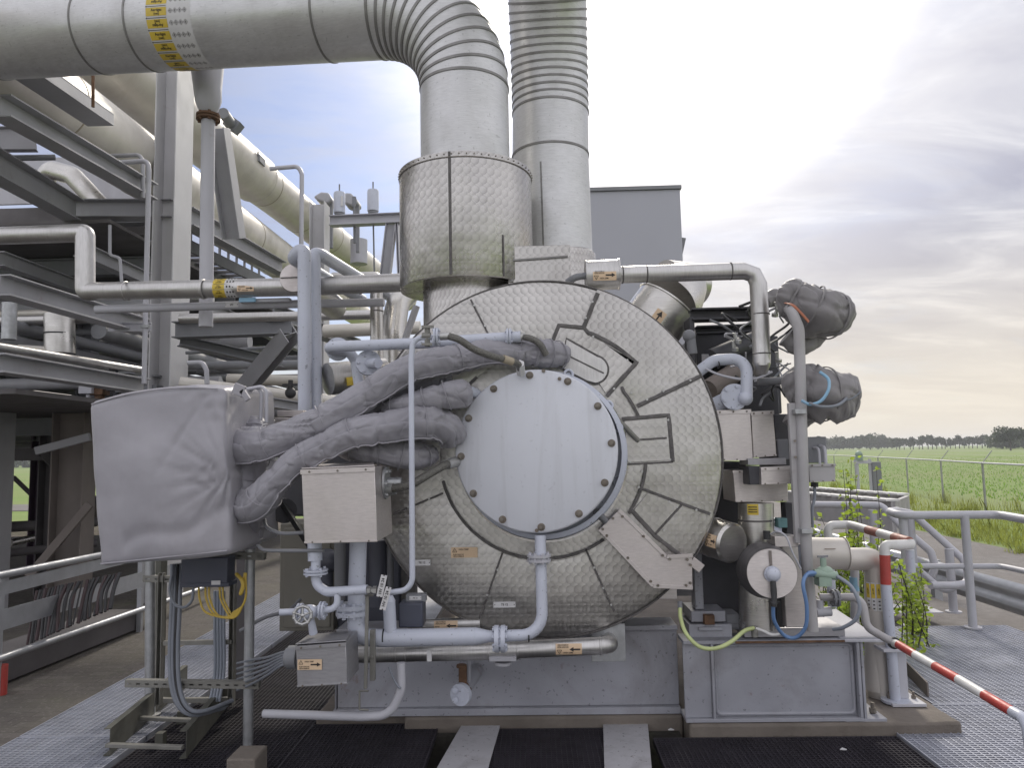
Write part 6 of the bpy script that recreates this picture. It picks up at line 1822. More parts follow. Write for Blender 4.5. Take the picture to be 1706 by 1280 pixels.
# ================================================================ right-hand side of the machine
# steel trace pipe over the top
t = thing('steam_pipe', 'steel pipe with mitred elbow bridging from the casing top down to the right', 'pipe')
Yt = 4.86
r_ = W(14.2, P(1150, 455, Yt))
m_ = MB(); m_.pipe(pts([(1030, 458, Yt), (1130, 455, Yt), (1262, 451, Yt), (1267, 540, Yt), (1269, 606, Yt)]), r_, bend=.09, n=28, fn=2); m_.tube(pts([(1269, 590, Yt), (1269, 606, Yt), (1268, 616, Yt + .03), (1262, 622, Yt + .12)]), [r_, r_ * .99, r_ * .8, r_ * .5], 24); part(t, 'cladding', m_, M['steelx'])
m_ = MB()
for x, y, ax in ((1077, 457, X3), (1217, 452, X3), (1037, 458, X3), (1267, 524, Z3), (1269, 590, Z3)):
    c = P(x, y, Yt); m_.lathe([(r_, -.005), (r_ + .003, -.003), (r_ + .003, .003), (r_, .005)], c, ax, 28)
parts_each(t, 'band_seam', m_, M['caulk'])
m_ = MB(); a, b = P(976, 460, Yt), P(1030, 457, Yt); rc_ = W(25, a); m_.cyl(a, b, rc_, n=40); m_.lathe([(rc_, -.004), (rc_ + .005, -.003), (rc_ + .005, .006), (rc_, .008)], b, X3, 40); m_.lathe([(rc_, -.004), (rc_ + .005, -.003), (rc_ + .005, .006), (rc_, .008)], a, X3, 40); part(t, 'valve_can', m_, M['steelx'])
m_ = MB(); cc = P(1005, 464, Yt); mp = cyl_map(cc, X3, rc_, .02, -Y3); warn_sticker(m_, lambda u, v, k: mp(u, v, k + .6), W(38, cc), W(17, cc), 1); part(t, 'warning_sticker', m_, [M['peach'], M['ink']])
m_ = MB(); m_.tube(spline(pts([(980, 459, Yt), (960, 462, Yt), (946, 470, Yt + .05)]), 6), W(6, a), 12); part(t, 'tail', m_, M['greyd'])

# stout elbow duct behind the casing
t = thing('elbow_duct', 'stout steel elbow duct rising behind the upper right of the casing', 'duct')
m_ = MB(); e0, e1, e2 = P(1050, 590, 5.9), P(1112, 505, 5.9), P(1150, 440, 6.2)
re_ = W(52, e1); m_.cyl(e0, e1, re_, n=48, cap=False); m_.tube([e1, P(1122, 494, 5.95), P(1138, 476, 6.1)], [re_, re_ * 1.0, re_ * .8], 48); m_.cyl(P(1108, 470, 6.4), P(1160, 475, 6.6), W(40, e1), n=40); part(t, 'cladding', m_, M['steel'])
m_ = MB(); m_.lathe([(re_ - .003, -.008), (re_ + .012, -.006), (re_ + .012, .006), (re_ - .003, .008)], e1, (e1 - e0), 48); part(t, 'band_seam', m_, M['steel'])
m_ = MB(); mp = cyl_map(e0.lerp(e1, .62), (e1 - e0), re_, 0, -Y3); cc = e0.lerp(e1, .62)
m_.mat(0); rect(m_, mp, -W(11, cc), -W(9, cc), W(11, cc), W(9, cc), 1.5); m_.mat(1)
m_.add([mp(a * W(20, cc), b * W(10, cc), 3) for a, b in ((-.4, -.12), (.1, -.12), (.1, .12), (-.4, .12))], [(0, 1, 2, 3)]); m_.add([mp(a * W(20, cc), b * W(10, cc), 3) for a, b in ((.05, -.5), (.5, 0), (.05, .5))], [(0, 1, 2)])
part(t, 'arrow_sticker', m_, [M['peach'], M['ink']])

# near-black machinery frame: beams, plates, drums, real depth
t = thing('dark_machinery', 'dark machinery frame crowding the space right of the casing', 'machinery')
Ym = 5.5
for a, b, h in (((1150, 526, Ym), (1262, 523, Ym), 20), ((1158, 552, Ym + .3), (1262, 548, Ym + .3), 14), ((1262, 505, 5.3), (1300, 500, 5.3), 16)):
    m_ = MB(); m_.ibeam(P(*a), P(*b), W(h, P(*a)), .14, .014); part(t, 'crossbeam', m_, M['darkm'], bevel=.003)
for x0, y0, x1, y1, Y, d_ in ((1150, 528, 1159, 620, 5.45, .2), (1160, 556, 1256, 612, 5.75, .6), (1236, 560, 1300, 690, 5.7, .5), (1240, 640, 1300, 760, 5.35, .5), (1150, 600, 1262, 720, 5.9, .5), (1196, 770, 1250, 1050, 5.35, .5), (1292, 690, 1316, 800, 5.2, .4), (1165, 900, 1240, 1020, 5.2, .3)):
    m_ = MB(); pbox(m_, x0, y0, x1, y1, Y, d_); part(t, 'plate', m_, M['darkm'], bevel=.01)
m_ = MB(); m_.cyl(P(1184, 598, 5.4), P(1268, 562, 5.7), W(16, P(1200, 590, 5.4)), n=24); part(t, 'drum', m_, M['darkm'])
m_ = MB(); m_.cyl(P(1150, 560, 5.2), P(1154, 590, 5.2), W(8, P(1150, 560, 5.2)), n=16); m_.sphere(P(1148, 560, 5.2), W(11, P(1150, 560, 5.2)), 14, 10); part(t, 'sensor_head', m_, M['greyd'])
m_ = MB(); pbox(m_, 1170, 590, 1186, 612, 5.4, .02); part(t, 'inspection_plate', m_, M['grey'])
m_ = MB(); m_.cyl(P(1180, 650, 5.25), P(1238, 612, 5.5), W(17, P(1200, 640, 5.3)), n=28); part(t, 'lagged_pipe', m_, M['lag'])
m_ = MB(); m_.tube(pts([(1262, 636, 5.0), (1330, 634, 4.95)]), W(6.5, P(1290, 635, 5)), 14); part(t, 'tie_bar', m_, M['greyd'])
rnd = random.Random(9)
for k in range(22):
    x, y = rnd.uniform(1222, 1318), rnd.uniform(520, 680)
    q_ = [(x, y, 5.15 + rnd.random() * .2)]
    for j in range(3): q_.append((q_[-1][0] + rnd.uniform(-26, 30), q_[-1][1] + rnd.uniform(-22, 26), 5.05 + rnd.random() * .3))
    pipe_solo('thin cable tangled in the dark machinery right of the casing', q_, rnd.uniform(1.2, 2.4), M[rnd.choice(['dark', 'greyd', 'greycab', 'dark', 'greyl'])], spl=True, cat='cable', name='cable', n=8, group='tangled cables in the dark machinery')
for x, y in ((1296, 520), (1306, 512), (1290, 528), (1224, 585), (1229, 572), (1296, 604)):
    m_ = MB(); c = P(x, y, 5.0); a_ = rnd.uniform(-.5, .5); m_.cyl(c, c + V((math.sin(a_) * .06, -.01, .07)), .012, n=8); m_.cyl(c + V((0, -.01, .0)), c + V((0, -.02, .02)), .022, n=6)
    solo('cable_gland', 'small bright gland among the tangled cables', 'gland', m_, M['zinc'], group='glands among the tangled cables')

# canvas-wrapped valve heads
def bundle(label, pl, rad, seed, extra=()):
    t = thing('canvas_bundle', label, 'canvas bundle')
    q_ = pts(pl); sp = spline(q_, 22); rr = [W(r_, p) for r_, p in zip(rad, q_)]
    R_ = []
    for i in range(len(sp)):
        f = i / (len(sp) - 1) * (len(rr) - 1); k = min(int(f), len(rr) - 2); R_.append(rr[k] + (rr[k + 1] - rr[k]) * (f - k))
    m_ = MB(); m_.tube(sp, R_, 72, disp=wrinkle(seed, .24, .14, .10)); b = part(t, 'canvas_cover', m_, M['canvasd'], ang=70)
    m_ = MB()
    for f in (.28, .5, .74):
        i = int(f * (len(sp) - 1)); m_.lathe([(R_[i] * 1.0, -.006), (R_[i] * 1.035, -.005), (R_[i] * 1.035, .005), (R_[i] * 1.0, .006)], sp[i], sp[i + 1] - sp[i - 1], 40)
    parts_each(b, 'tie_strap', m_, M['canvasd'])
    return t
b1 = bundle('upper dark canvas bundle tied over a valve head against the sky', [(1298, 492, 4.75), (1312, 496, 4.72), (1338, 508, 4.7), (1366, 520, 4.7), (1392, 528, 4.74), (1402, 532, 4.78)], [14, 29, 37, 43, 38, 16], 2.2)
m_ = MB(); m_.tube(spline(pts([(1310, 560, 4.85), (1330, 575, 4.85), (1350, 570, 4.9), (1362, 555, 4.9)]), 8), W(16, P(1330, 570, 4.85)), 28, disp=wrinkle(4.4, .2, .1, .1)); part(b1, 'hanging_fold', m_, M['canvasd'], ang=70)
b2 = bundle('lower dark canvas bundle with blue hoses looped round it', [(1322, 660, 4.8), (1336, 654, 4.75), (1360, 656, 4.7), (1386, 658, 4.72), (1408, 662, 4.76), (1416, 664, 4.8)], [20, 44, 47, 42, 34, 12], 6.1)
m_ = MB(); m_.tube(spline(pts([(1316, 690, 4.9), (1330, 700, 4.9), (1348, 690, 4.9)]), 8), W(17, P(1330, 690, 4.9)), 28, disp=wrinkle(3.4, .2, .1, .1)); part(b2, 'hanging_fold', m_, M['canvasd'], ang=70)
m_ = MB(); m_.tube(spline(pts([(1276, 500, 5.2), (1288, 494, 5.2), (1296, 497, 5.2)]), 6), W(12, P(1288, 495, 5.2)), 20, disp=wrinkle(7.4, .2, .1, .1)); solo('canvas_bundle', 'small dark canvas lump left of the upper bundle', 'canvas bundle', m_, M['canvasd'])
m_ = MB(); s_ = spline(pts([(1309, 505, 4.55), (1320, 508, 4.45), (1332, 519, 4.42), (1347, 536, 4.45)]), 8); m_.tube(s_, W(3.4, P(1320, 508, 4.5)), 10, flat=.4); solo('orange_strap', 'faded orange strap across the upper canvas bundle', 'strap', m_, M['orange'])
for pl, lb in (([(1336, 668, 4.5), (1350, 674, 4.46), (1368, 668, 4.44), (1380, 650, 4.44), (1380, 632, 4.46), (1366, 620, 4.5)], 'pale blue hose looped on the face of the lower canvas bundle'), ([(1348, 672, 4.46), (1370, 678, 4.44), (1398, 674, 4.5), (1414, 656, 4.6), (1410, 636, 4.7)], 'grey-blue hose drooping round the right of the lower canvas bundle'), ([(1404, 668, 4.55), (1420, 664, 4.55), (1434, 653, 4.55)], 'stray cable end sticking out right of the lower canvas bundle')):
    pipe_solo(lb, pl, 2.6 if 'stray' not in lb else 1.3, M['ltblue'] if 'pale' in lb else M['greycab'], spl=True, cat='hose', name='hose', n=10)

# pale blue pipe arch into a valve
t = pipe_thing('pale blue arched pipe coming out of the casing edge down to a bolted flange', [(1160, 622, 4.92), (1190, 600, 4.9), (1244, 597, 4.86), (1244, 668, 4.82)], 9.5, M['blue'], bend=.11, n=22)
m_ = MB(); c = P(1222, 662, 4.86); m_.cyl(c, c - Y3 * .03, W(22, c), n=28)
for k in range(6): a = k * pi / 3 + .3; m_.bolt(c + V((math.cos(a), -.03, math.sin(a))) * W(18, c) * 1 + Y3 * (-.03 + .03 * W(18, c)), -Y3, .012, .012)
m_.sphere(P(1242, 664, 4.82), W(12, c), 14, 10); part(t, 'flange', m_, M['blue'])
m_ = MB(); m_.cyl(P(1180, 682, 4.95), P(1220, 662, 4.9), W(14, c), n=20); part(t, 'branch', m_, M['blue'])
m_ = MB(); cb_ = P(1195, 604, 4.9); m_.lathe([(W(10, cb_), -.004), (W(10, cb_), .004)], cb_, V((1, 0, .25)), 20); part(t, 'black_band', m_, M['dark'])
pipe_solo('white cable slung below the pale blue arched pipe', [(1176, 615, 4.88), (1200, 625, 4.84), (1235, 632, 4.84), (1262, 630, 4.86), (1286, 620, 4.9)], 2, M['greyl'], spl=True, cat='cable', name='cable', n=8)

# sheet-steel boxes
sheetbox('cladding_box', 'large pale sheet-steel box touching the right edge of the casing', ((1192, 684), (1250, 682), (1255, 767), (1200, 768)), 4.86, .3, M['sheet'], 7)
sheetbox('cladding_box', 'smaller pale sheet-steel box second from the casing edge', ((1251, 686), (1288, 684), (1294, 760), (1255, 763)), 4.9, .3, M['sheet'], 7)
sheetbox('cladding_box', 'low sheet-steel housing behind the slim tray under the two pale boxes', ((1221, 784), (1312, 782), (1313, 835), (1225, 837)), 4.9, .3, M['sheet'], 5)
bb = sheetbox('cladding_box', 'slim horizontal sheet-steel tray box with a dark block for its shaded open end', ((1268, 779), (1324, 777), (1324, 806), (1268, 808)), 4.72, .3, M['sheet'], 6)
m_ = MB(); pbox(m_, 1248, 777, 1267, 808, 4.76, .24); part(bb, 'dark_end_block', m_, M['darkm'], bevel=.004)  # solid block, dark colour standing in for shade inside the opening
m_ = MB(); pbox(m_, 1222, 771, 1246, 783, 4.85, .08); pbox(m_, 1272, 768, 1306, 774, 4.85, .1); solo('box_bracket', 'screwed sheet bracket on top of the low housing', 'bracket', m_, M['sheet'], bevel=.002) if False else None
m_ = MB(); pbox(m_, 1246, 764, 1310, 775, 4.82, .2); solo('clamp_plate', 'ribbed clamp plate between the pale boxes and the slim tray', 'bracket', m_, M['sheetd'], bevel=.003)

# stand pipe hoop with strut channel and instruments
t = thing('instrument_stand', 'tall grey hooped tube stand carrying instruments right of the casing', 'stand')
m_ = MB(); m_.pipe(pts([(1310, 522, 4.85), (1316, 512, 4.62), (1331, 548, 4.56), (1338, 800, 4.56), (1345, 945, 4.56), (1354, 1052, 4.56)]), W(9, P(1330, 600, 4.56)), bend=.13, n=22); part(t, 'hoop_tube', m_, M['greyw'])
m_ = MB(); m_.bar(P(1319, 672, 4.58), P(1331, 905, 4.58), .05, .035, up=-Y3); part(t, 'strut_channel', m_, M['greyw'], bevel=.003)
m_ = MB()
for x, y in ((1324, 735), (1325, 762), (1349, 872)): m_.bolt(P(x, y, 4.55), -Y3, .008, .008)
parts_each(t, 'bolt', m_, M['boltm'])
for x, y in ((1335, 686), (1346, 886)):
    m_ = MB(); pbox(m_, x - 10, y - 4, x + 9, y + 4, 4.50, .12); part(t, 'pipe_clamp', m_, M['galv'], bevel=.003)
tx = thing('transmitter_box', 'dull grey transmitter box behind the stand with bent conduits', 'instrument box')
m_ = MB(); pbox(m_, 1346, 728, 1378, 772, 4.75, .14); part(tx, 'enclosure', m_, M['greyd'], bevel=.006)
m_ = MB(); m_.pipe(pts([(1356, 746, 4.74), (1364, 746, 4.68), (1366, 774, 4.68)]), .008, .03, 8); m_.pipe(pts([(1366, 743, 4.74), (1374, 745, 4.68), (1376, 774, 4.68)]), .010, .03, 8); parts_each(tx, 'bent_conduit', m_, M['greyl'])
ty = sheetbox('terminal_box', 'light grey terminal box with lid screws right of the stand', ((1347, 774), (1391, 773), (1392, 802), (1349, 804)), 4.6, .14, M['greyw'], 4)
m_ = MB(); m_.cyl(P(1357, 804, 4.66), P(1357, 812, 4.66), W(6, P(1357, 806, 4.6)), n=6); part(ty, 'gland', m_, M['dark'])
pipe_solo('ribbed grey cable dropping from the light grey terminal box', [(1357, 810, 4.66), (1357, 830, 4.64), (1353, 850, 4.62), (1354, 880, 4.62)], 2.6, M['greycab'], spl=True, cat='cable', name='cable', n=8)
m_ = MB(); pbox(m_, 1296, 732, 1314, 766, 4.95, .1); solo('small_instrument', 'small grey instrument hidden right of the second pale box', 'instrument', m_, M['greyd'], bevel=.005)
m_ = MB(); pbox(m_, 1297, 864, 1312, 880, 4.85, .08); solo('teal_junction', 'small teal junction block deep between the canister and the stand', 'junction box', m_, M['teal'], bevel=.004)
m_ = MB(); pbox(m_, 1310, 838, 1322, 900, 4.9, .1); solo('cable_duct', 'narrow dark cable duct behind the stand', 'cable duct', m_, M['darkm'], bevel=.003)
for i in range(4):
    x = 1336 + i * 4.6
    pipe_solo('thin grey cable running up the side of the instrument stand', [(x, 905, 4.66), (x - 2, 880, 4.66), (x - 6, 820, 4.66), (x - 8, 760, 4.68)], 1.7, M['greycab'], spl=True, cat='cable', name='cable', n=8, group='cables up the instrument stand')

# oil canister and round-faced drum
t = thing('oil_canister', 'upright steel canister standing behind the round-faced drum', 'canister')
a, b = P(1262, 1046, 4.95), P(1259, 838, 4.95); rr_ = W(29, a)
m_ = MB(); m_.cyl(a, b, rr_, n=44); part(t, 'shell', m_, M['steel'])
m_ = MB(); m_.lathe([(rr_ + .001, -.006), (rr_ + .003, 0), (rr_ + .001, .006)], a.lerp(b, .86), Z3, 40); m_.obox(a.lerp(b, .5) + V((.4, -.917, 0)) * (rr_ + .001), V((.917, .4, 0)) * .006, Z3 * (b - a).length * .5, V((.4, -.917, 0)) * .001); parts_each(t, 'seam', m_, M['caulk'])
m_ = MB(); mp = cyl_map(P(1272, 847, 4.95) - V((P(1272, 847, 4.95).x - a.lerp(b, .95).x, 0, 0)), -Z3, rr_, .45, -Y3); cc = a
m_.mat(0); rect(m_, mp, -W(9, cc), -W(9, cc), W(9, cc), W(9, cc), 1.5); m_.mat(1); [rect(m_, mp, k * W(4, cc) - W(.8, cc), -W(7, cc), k * W(4, cc) + W(.8, cc), W(7, cc), 3, 1, 3) for k in (-1, 0, 1)]; part(t, 'yellow_label', m_, [M['yellow'], M['ink']])
m_ = MB(); m_.cyl(P(1278, 838, 4.9), P(1279, 905, 4.9), W(10, a), n=24); solo('pipe', 'short pale upright pipe beside the oil canister', 'pipe', m_, M['alu'])
t = thing('end_drum', 'dark horizontal drum with a pale round face and white knob', 'drum')
c = P(1286, 956, 4.42); rf = W(40.5, c); cb = P(1274, 950, 4.72)
ax = (c - cb).normalized()
m_ = MB(); m_.tube([cb, c + (cb - c) * .12], [W(46, cb) , rf * 1.05], 48); m_.tube([c + (cb - c) * .12, c], [rf * 1.05, rf * 1.0], 48); part(t, 'shell', m_, M['drumd'])
m_ = MB(); m_.lathe([(rf, 0), (rf * .985, .006), (.001, .007)], c, ax, 56); part(t, 'face', m_, M['sheet'])
m_ = MB(); k0 = P(1286, 957, 4.40); m_.bar(P(1283, 918, 4.41), P(1285, 950, 4.41), .014, .008, up=-Y3); part(t, 'face_seam', m_, M['legtan'])
m_ = MB(); m_.sphere(k0 - Y3 * .02, W(11.5, k0), 20, 12, 1, .8, 1); m_.cyl(k0, k0 - Y3 * .015, W(13.5, k0), n=24); part(t, 'knob', m_, M['blue'])
m_ = MB(); m_.tube(pts([(1288, 969, 4.37), (1289, 985, 4.36), (1290, 1000, 4.36), (1289, 1006, 4.36)]), [W(4.5, k0), W(5.2, k0), W(4.5, k0), W(6, k0)], 14); m_.cyl(P(1289, 1004, 4.36), P(1289, 1011, 4.36), W(5, k0), n=10); m_.bar(P(1279, 1003, 4.36), P(1299, 1004, 4.36), .006, .006); part(t, 'plug_handle', m_, M['dark'])
m_ = MB(); c7 = P(1278, 899, 4.6); m_.cyl(c7, c7 + Z3 * .05, W(6, c7), n=12); part(t, 'vent_cap', m_, M['dark'])
m_ = MB(); pbox(m_, 1306, 905, 1352, 1046, 4.78, .16); solo('backing_cabinet', 'tall pinkish sheet cabinet behind the round-faced drum', 'cabinet', m_, M['sheet'], bevel=.005)
m_ = MB(); pbox(m_, 1294, 990, 1306, 1046, 4.84, .1); solo('backing_plate', 'black gap plate between the canister and the pinkish cabinet', 'plate', m_, M['dark'])
m_ = MB(); pbox(m_, 1291, 894, 1330, 912, 4.6, .14); solo('terminal_strip', 'pale terminal strip cover above the round-faced drum', 'terminal box', m_, M['sheet'], bevel=.003)
pipe_solo('thin white wire arcing over the round-faced drum', [(1284, 890, 4.5), (1296, 886, 4.44), (1310, 895, 4.42), (1320, 920, 4.42), (1334, 948, 4.44)], 1.5, M['greyl'], spl=True, cat='wire', name='wire', n=8)
pipe_solo('looped black cable pair beside the stand foot', [(1332, 908, 4.6), (1335, 930, 4.58), (1340, 948, 4.58), (1334, 945, 4.58), (1331, 910, 4.6)], 1.8, M['greycab'], spl=True, cat='cable', name='cable', n=8)

# steel stub out of the casing side, lower right
t = thing('pipe_stub', 'shiny steel pipe stub with arrow sticker sticking out at the casing lower right', 'pipe')
s0, s1 = P(1150, 884, 5.05), P(1218, 905, 4.72); rs = W(33, s1)
m_ = MB(); m_.cyl(s0, s1, rs * 1.02, n=44); m_.tube([s1, s1 + (s1 - s0).normalized() * .02], [rs * 1.0, rs * .9], 44); part(t, 'cladding', m_, M['steel'])
m_ = MB(); m_.lathe([(rs * 1.02, -.006), (rs * 1.05, -.004), (rs * 1.05, .004), (rs * 1.02, .006)], s0.lerp(s1, .6), s1 - s0, 44); part(t, 'band_seam', m_, M['steel'])
m_ = MB(); cc = s0.lerp(s1, .88); mp = cyl_map(cc, (s1 - s0), rs * 1.02, .12, -Y3); warn_sticker(m_, lambda u, v, k: mp(u, v, k + 1), W(24, cc), W(21, cc), 1); part(t, 'warning_sticker', m_, [M['peach'], M['ink']])

# base rails and top of skid at right
m_ = MB(); pbox(m_, 1240, 1047, 1408, 1062, Yf2 + .04, .3); solo('drip_rail', 'grey rail on top of the skid under the canister', 'rail', m_, M['sheetd'], bevel=.003)
# earth cable and blue hoses
pipe_solo('yellow-green earth cable drooping in front of the right skid end', [(1133, 1012, 4.62), (1134, 1030, 4.58), (1143, 1056, 4.5), (1165, 1078, 4.46), (1192, 1081, 4.45), (1218, 1070, 4.46), (1240, 1052, 4.5), (1256, 1047, 4.52)], 3.3, M['greencab'], spl=True, cat='cable', name='cable', n=12)
pipe_solo('short cream cable from the earth stud to the blue hose clip', [(1258, 1047, 4.52), (1272, 1052, 4.5), (1286, 1058, 4.48), (1302, 1057, 4.48)], 2.5, M['greencab'] if False else M['white'], spl=True, cat='cable', name='cable', n=10)
m_ = MB(); c = P(1257, 1050, 4.53); m_.cyl(c - Z3 * .04, c + Z3 * .02, .02, n=10); m_.bolt(c - Y3 * .01, -Y3, .012, .02); solo('earth_stud', 'small earthing stud joining the two cables on the skid', 'stud', m_, M['galvd'])
m_ = MB(); c = P(1133, 1011, 4.62); m_.cyl(c - Z3 * .01, c + Z3 * .03, .015, n=10); solo('earth_stud', 'dark earthing stud left of the rusty levelling block', 'stud', m_, M['greyd'])
pipe_solo('blue hose hanging from the plug of the round-faced drum up to the green valve', [(1288, 1010, 4.37), (1290, 1035, 4.4), (1305, 1058, 4.44), (1325, 1063, 4.42), (1342, 1045, 4.38), (1344, 1010, 4.36), (1338, 975, 4.36), (1344, 958, 4.4), (1358, 955, 4.44)], 3.2, M['bluehose'], spl=True, cat='hose', name='hose', n=12)
pipe_solo('pale blue-grey hose looping from the green valve to the beam top', [(1394, 960, 4.44), (1418, 978, 4.4), (1432, 1008, 4.38), (1426, 1032, 4.4), (1405, 1046, 4.46), (1388, 1049, 4.52)], 3.2, M['bluegrey'], spl=True, cat='hose', name='hose', n=12)
t = thing('green_valve', 'pale green enamelled valve between the two blue hoses', 'valve')
m_ = MB(); c = P(1374, 955, 4.48); m_.sphere(c, W(13, c), 16, 10, 1.2, .9, .9); m_.cyl(P(1356, 956, 4.46), P(1394, 960, 4.46), W(7, c), n=16); pbox(m_, 1365, 962, 1386, 978, 4.44, .08); m_.cyl(P(1372, 945, 4.48), P(1371, 930, 4.48), W(5, c), n=12); part(t, 'body', m_, M['greenv'])
m_ = MB(); m_.cyl(P(1371, 932, 4.48), P(1370, 928, 4.48), W(3, c), n=10); m_.bar(P(1362, 928, 4.48), P(1379, 927, 4.48), .012, .012); part(t, 'tee_handle', m_, M['greyd'])
m_ = MB(); m_.cyl(P(1356, 956, 4.455), P(1346, 957, 4.45), W(5, c), n=6); part(t, 'hose_nut', m_, M['bluehose'])
# small pipe with flange and the red-white guard bar going to the lower right
t = thing('guard_bar', 'red and white striped guard bar sloping to the lower right corner', 'guard bar')
zg = .60
g0 = P(1366, 996, 4.8); g1 = P(1436, 995, 4.75); g2 = P(1444, 1046, 4.72)
h0 = PX(1489, 1072, 2.16); h1 = PX(1690, 1189, 2.16)
g3 = h0 + (h0 - h1).normalized() * .28
rg = W(6.6, h0)
m_ = MB(); m_.pipe([g0, g1, g2, h0], rg * 1.0, .07, 16); part(t, 'pipe_end', m_, M['greyw'])
lens = [0, .02, .19, .43, .65, .89, 1.0]
dd = h1 - h0
cols = ['white', 'red', 'white', 'red', 'white', 'red']
fs_ = [0, .045, .27, .47, .62, .81, .98]
hh0 = PX(1497, 1077, 2.16)
def barpt(px, py): return PX(px, py, 2.16)
cuts = [(1489, 1072), (1497, 1075), (1525, 1092), (1558, 1111), (1597, 1133), (1640, 1159), (1687, 1187)]
for i in range(6):
    m_ = MB(); m_.cyl(barpt(*cuts[i]), barpt(*cuts[i + 1]), rg, n=18); part(t, 'stripe', m_, M['white' if i % 2 == 0 else 'red'], label=('white' if i % 2 == 0 else 'red') + ' stripe of the bar')
h2 = barpt(1687, 1187)
m_ = MB(); m_.pipe([h2, h2 + dd.normalized() * .10, h2 + dd.normalized() * .14 + V((.01, 0, -.9))], rg * 1.05, .08, 18); part(t, 'post', m_, M['blue'])
m_ = MB(); c = P(1391, 997, 4.78); m_.flange(c, X3, W(14, c), .012, 6, .006); part(t, 'flange', m_, M['greyd'])
m_ = MB(); c = h0; m_.lathe([(rg, -.012), (rg + .012, -.01), (rg + .012, .01), (rg, .012)], c, dd, 20); part(t, 'black_clamp', m_, M['dark'])
m_ = MB(); m_.cyl(P(1366, 1000, 4.8), P(1366, 1018, 4.8), .022, n=10); m_.cyl(P(1360, 1021, 4.8), P(1384, 1019, 4.8), .03, n=14); part(t, 'drain_tee', m_, M['greyl'])
t = thing('bar_bracket', 'square steel leg on a bolted plate holding the striped guard bar', 'bracket')
b0 = PZ(1500, 1168, .065)
m_ = MB(); tp = P(1488, 1083, b0.y - .02); m_.box((b0.x - .05, b0.y - .03, .085), (b0.x + .045, b0.y + .03, tp.z)); part(t, 'leg', m_, M['greyl'], bevel=.004)
m_ = MB(); m_.box((b0.x - .11, b0.y - .13, .064), (b0.x + .11, b0.y + .12, .084)); part(t, 'base_plate', m_, M['greyl'], bevel=.003)
for dx_, dy_ in ((-.08, -.02), (.08, -.02), (-.08, .09), (.08, .09)):
    m_ = MB(); p = b0 + V((dx_, dy_, .019)); m_.bolt(p, Z3, .015, .02); m_.cyl(p, p + Z3 * .045, .008, n=8); part(t, 'anchor_bolt', m_, M['boltm'])
m_ = MB(); m_.box((tp.x - .10, b0.y - .10, tp.z + .002), (tp.x + .09, b0.y + .06, tp.z + .02)); part(t, 'saddle', m_, M['greyl'], bevel=.002)
# steel pipe coming out from behind and elbowing down
t = thing('steam_pipe', 'pale steel-clad pipe elbowing down behind the red-topped post', 'pipe')
Y9 = 5.35
m_ = MB(); a, b = P(1340, 922, Y9), P(1406, 923, Y9); m_.cyl(a, b, W(26, a), n=40); m_.cyl(b, b + X3 * .005, W(28, a), n=40); part(t, 'wide_cladding', m_, M['sheetp'])
m_ = MB(); m_.pipe(pts([(1404, 932, Y9), (1460, 932, Y9), (1461, 1150, Y9)]), W(18.5, a), .06, n=36); part(t, 'elbow_cladding', m_, M['sheetp'])
m_ = MB(); c = P(1461, 1015, Y9); r9 = W(19.5, c); m_.cyl(c + Z3 * .0, c - Z3 * .8, r9 * 1.12, n=36, cap=True); part(t, 'lower_cladding', m_, M['sheetp'])
m_ = MB(); mp = cyl_map(P(1461, 995, Y9), Z3, r9 * 1.0, 0, -Y3)
for k in range(-3, 4):
    v0 = k * r9 * .42; m_.mat(2); rect(m_, mp, W(-28, c), v0, W(26, c), v0 + r9 * .38, 1, 1, 3); m_.mat(0); rect(m_, mp, W(1, c), v0, W(24, c), v0 + r9 * .3, 2, 1, 3); m_.mat(1)
    put_text(m_, 'Aardgas', (lambda u, v, k_, mp=mp, v0=v0: mp(W(12, c) + u, v0 + r9 * .18 + v, k_)), 0, 0, r9 * .16, 3)
    for j in range(4): rect(m_, mp, W(-5 - j * 6, c), v0 + r9 * .1, W(-3 - j * 6, c), v0 + r9 * .25, 2, 1, 1)
part(t, 'contents_marker', m_, [M['yellow'], M['ink'], M['paper']])
pipe_solo('slim grey pipe with pale blue marker beside the pale steel elbow', [(1424, 940, 5.6), (1424, 1068, 5.6)], 7, M['greyl'], n=18)
m_ = MB(); c = P(1424, 985, 5.6); m_.cyl(c, c + Z3 * .10, W(7.3, c), n=18); solo('pale_blue_marker', 'pale blue printed band on the slim grey pipe', 'marker', m_, M['ltblue'])
m_ = MB(); c = P(1390, 928, 5.35); m_.bar(P(1374, 915, 5.35 - W(26.3, c)), P(1392, 915, 5.35 - W(26.3, c)), .003, .006, up=-Y3); solo('arrow_mark', 'tiny flow arrow on the wide pale cladding', 'marker', m_, M['rust'])

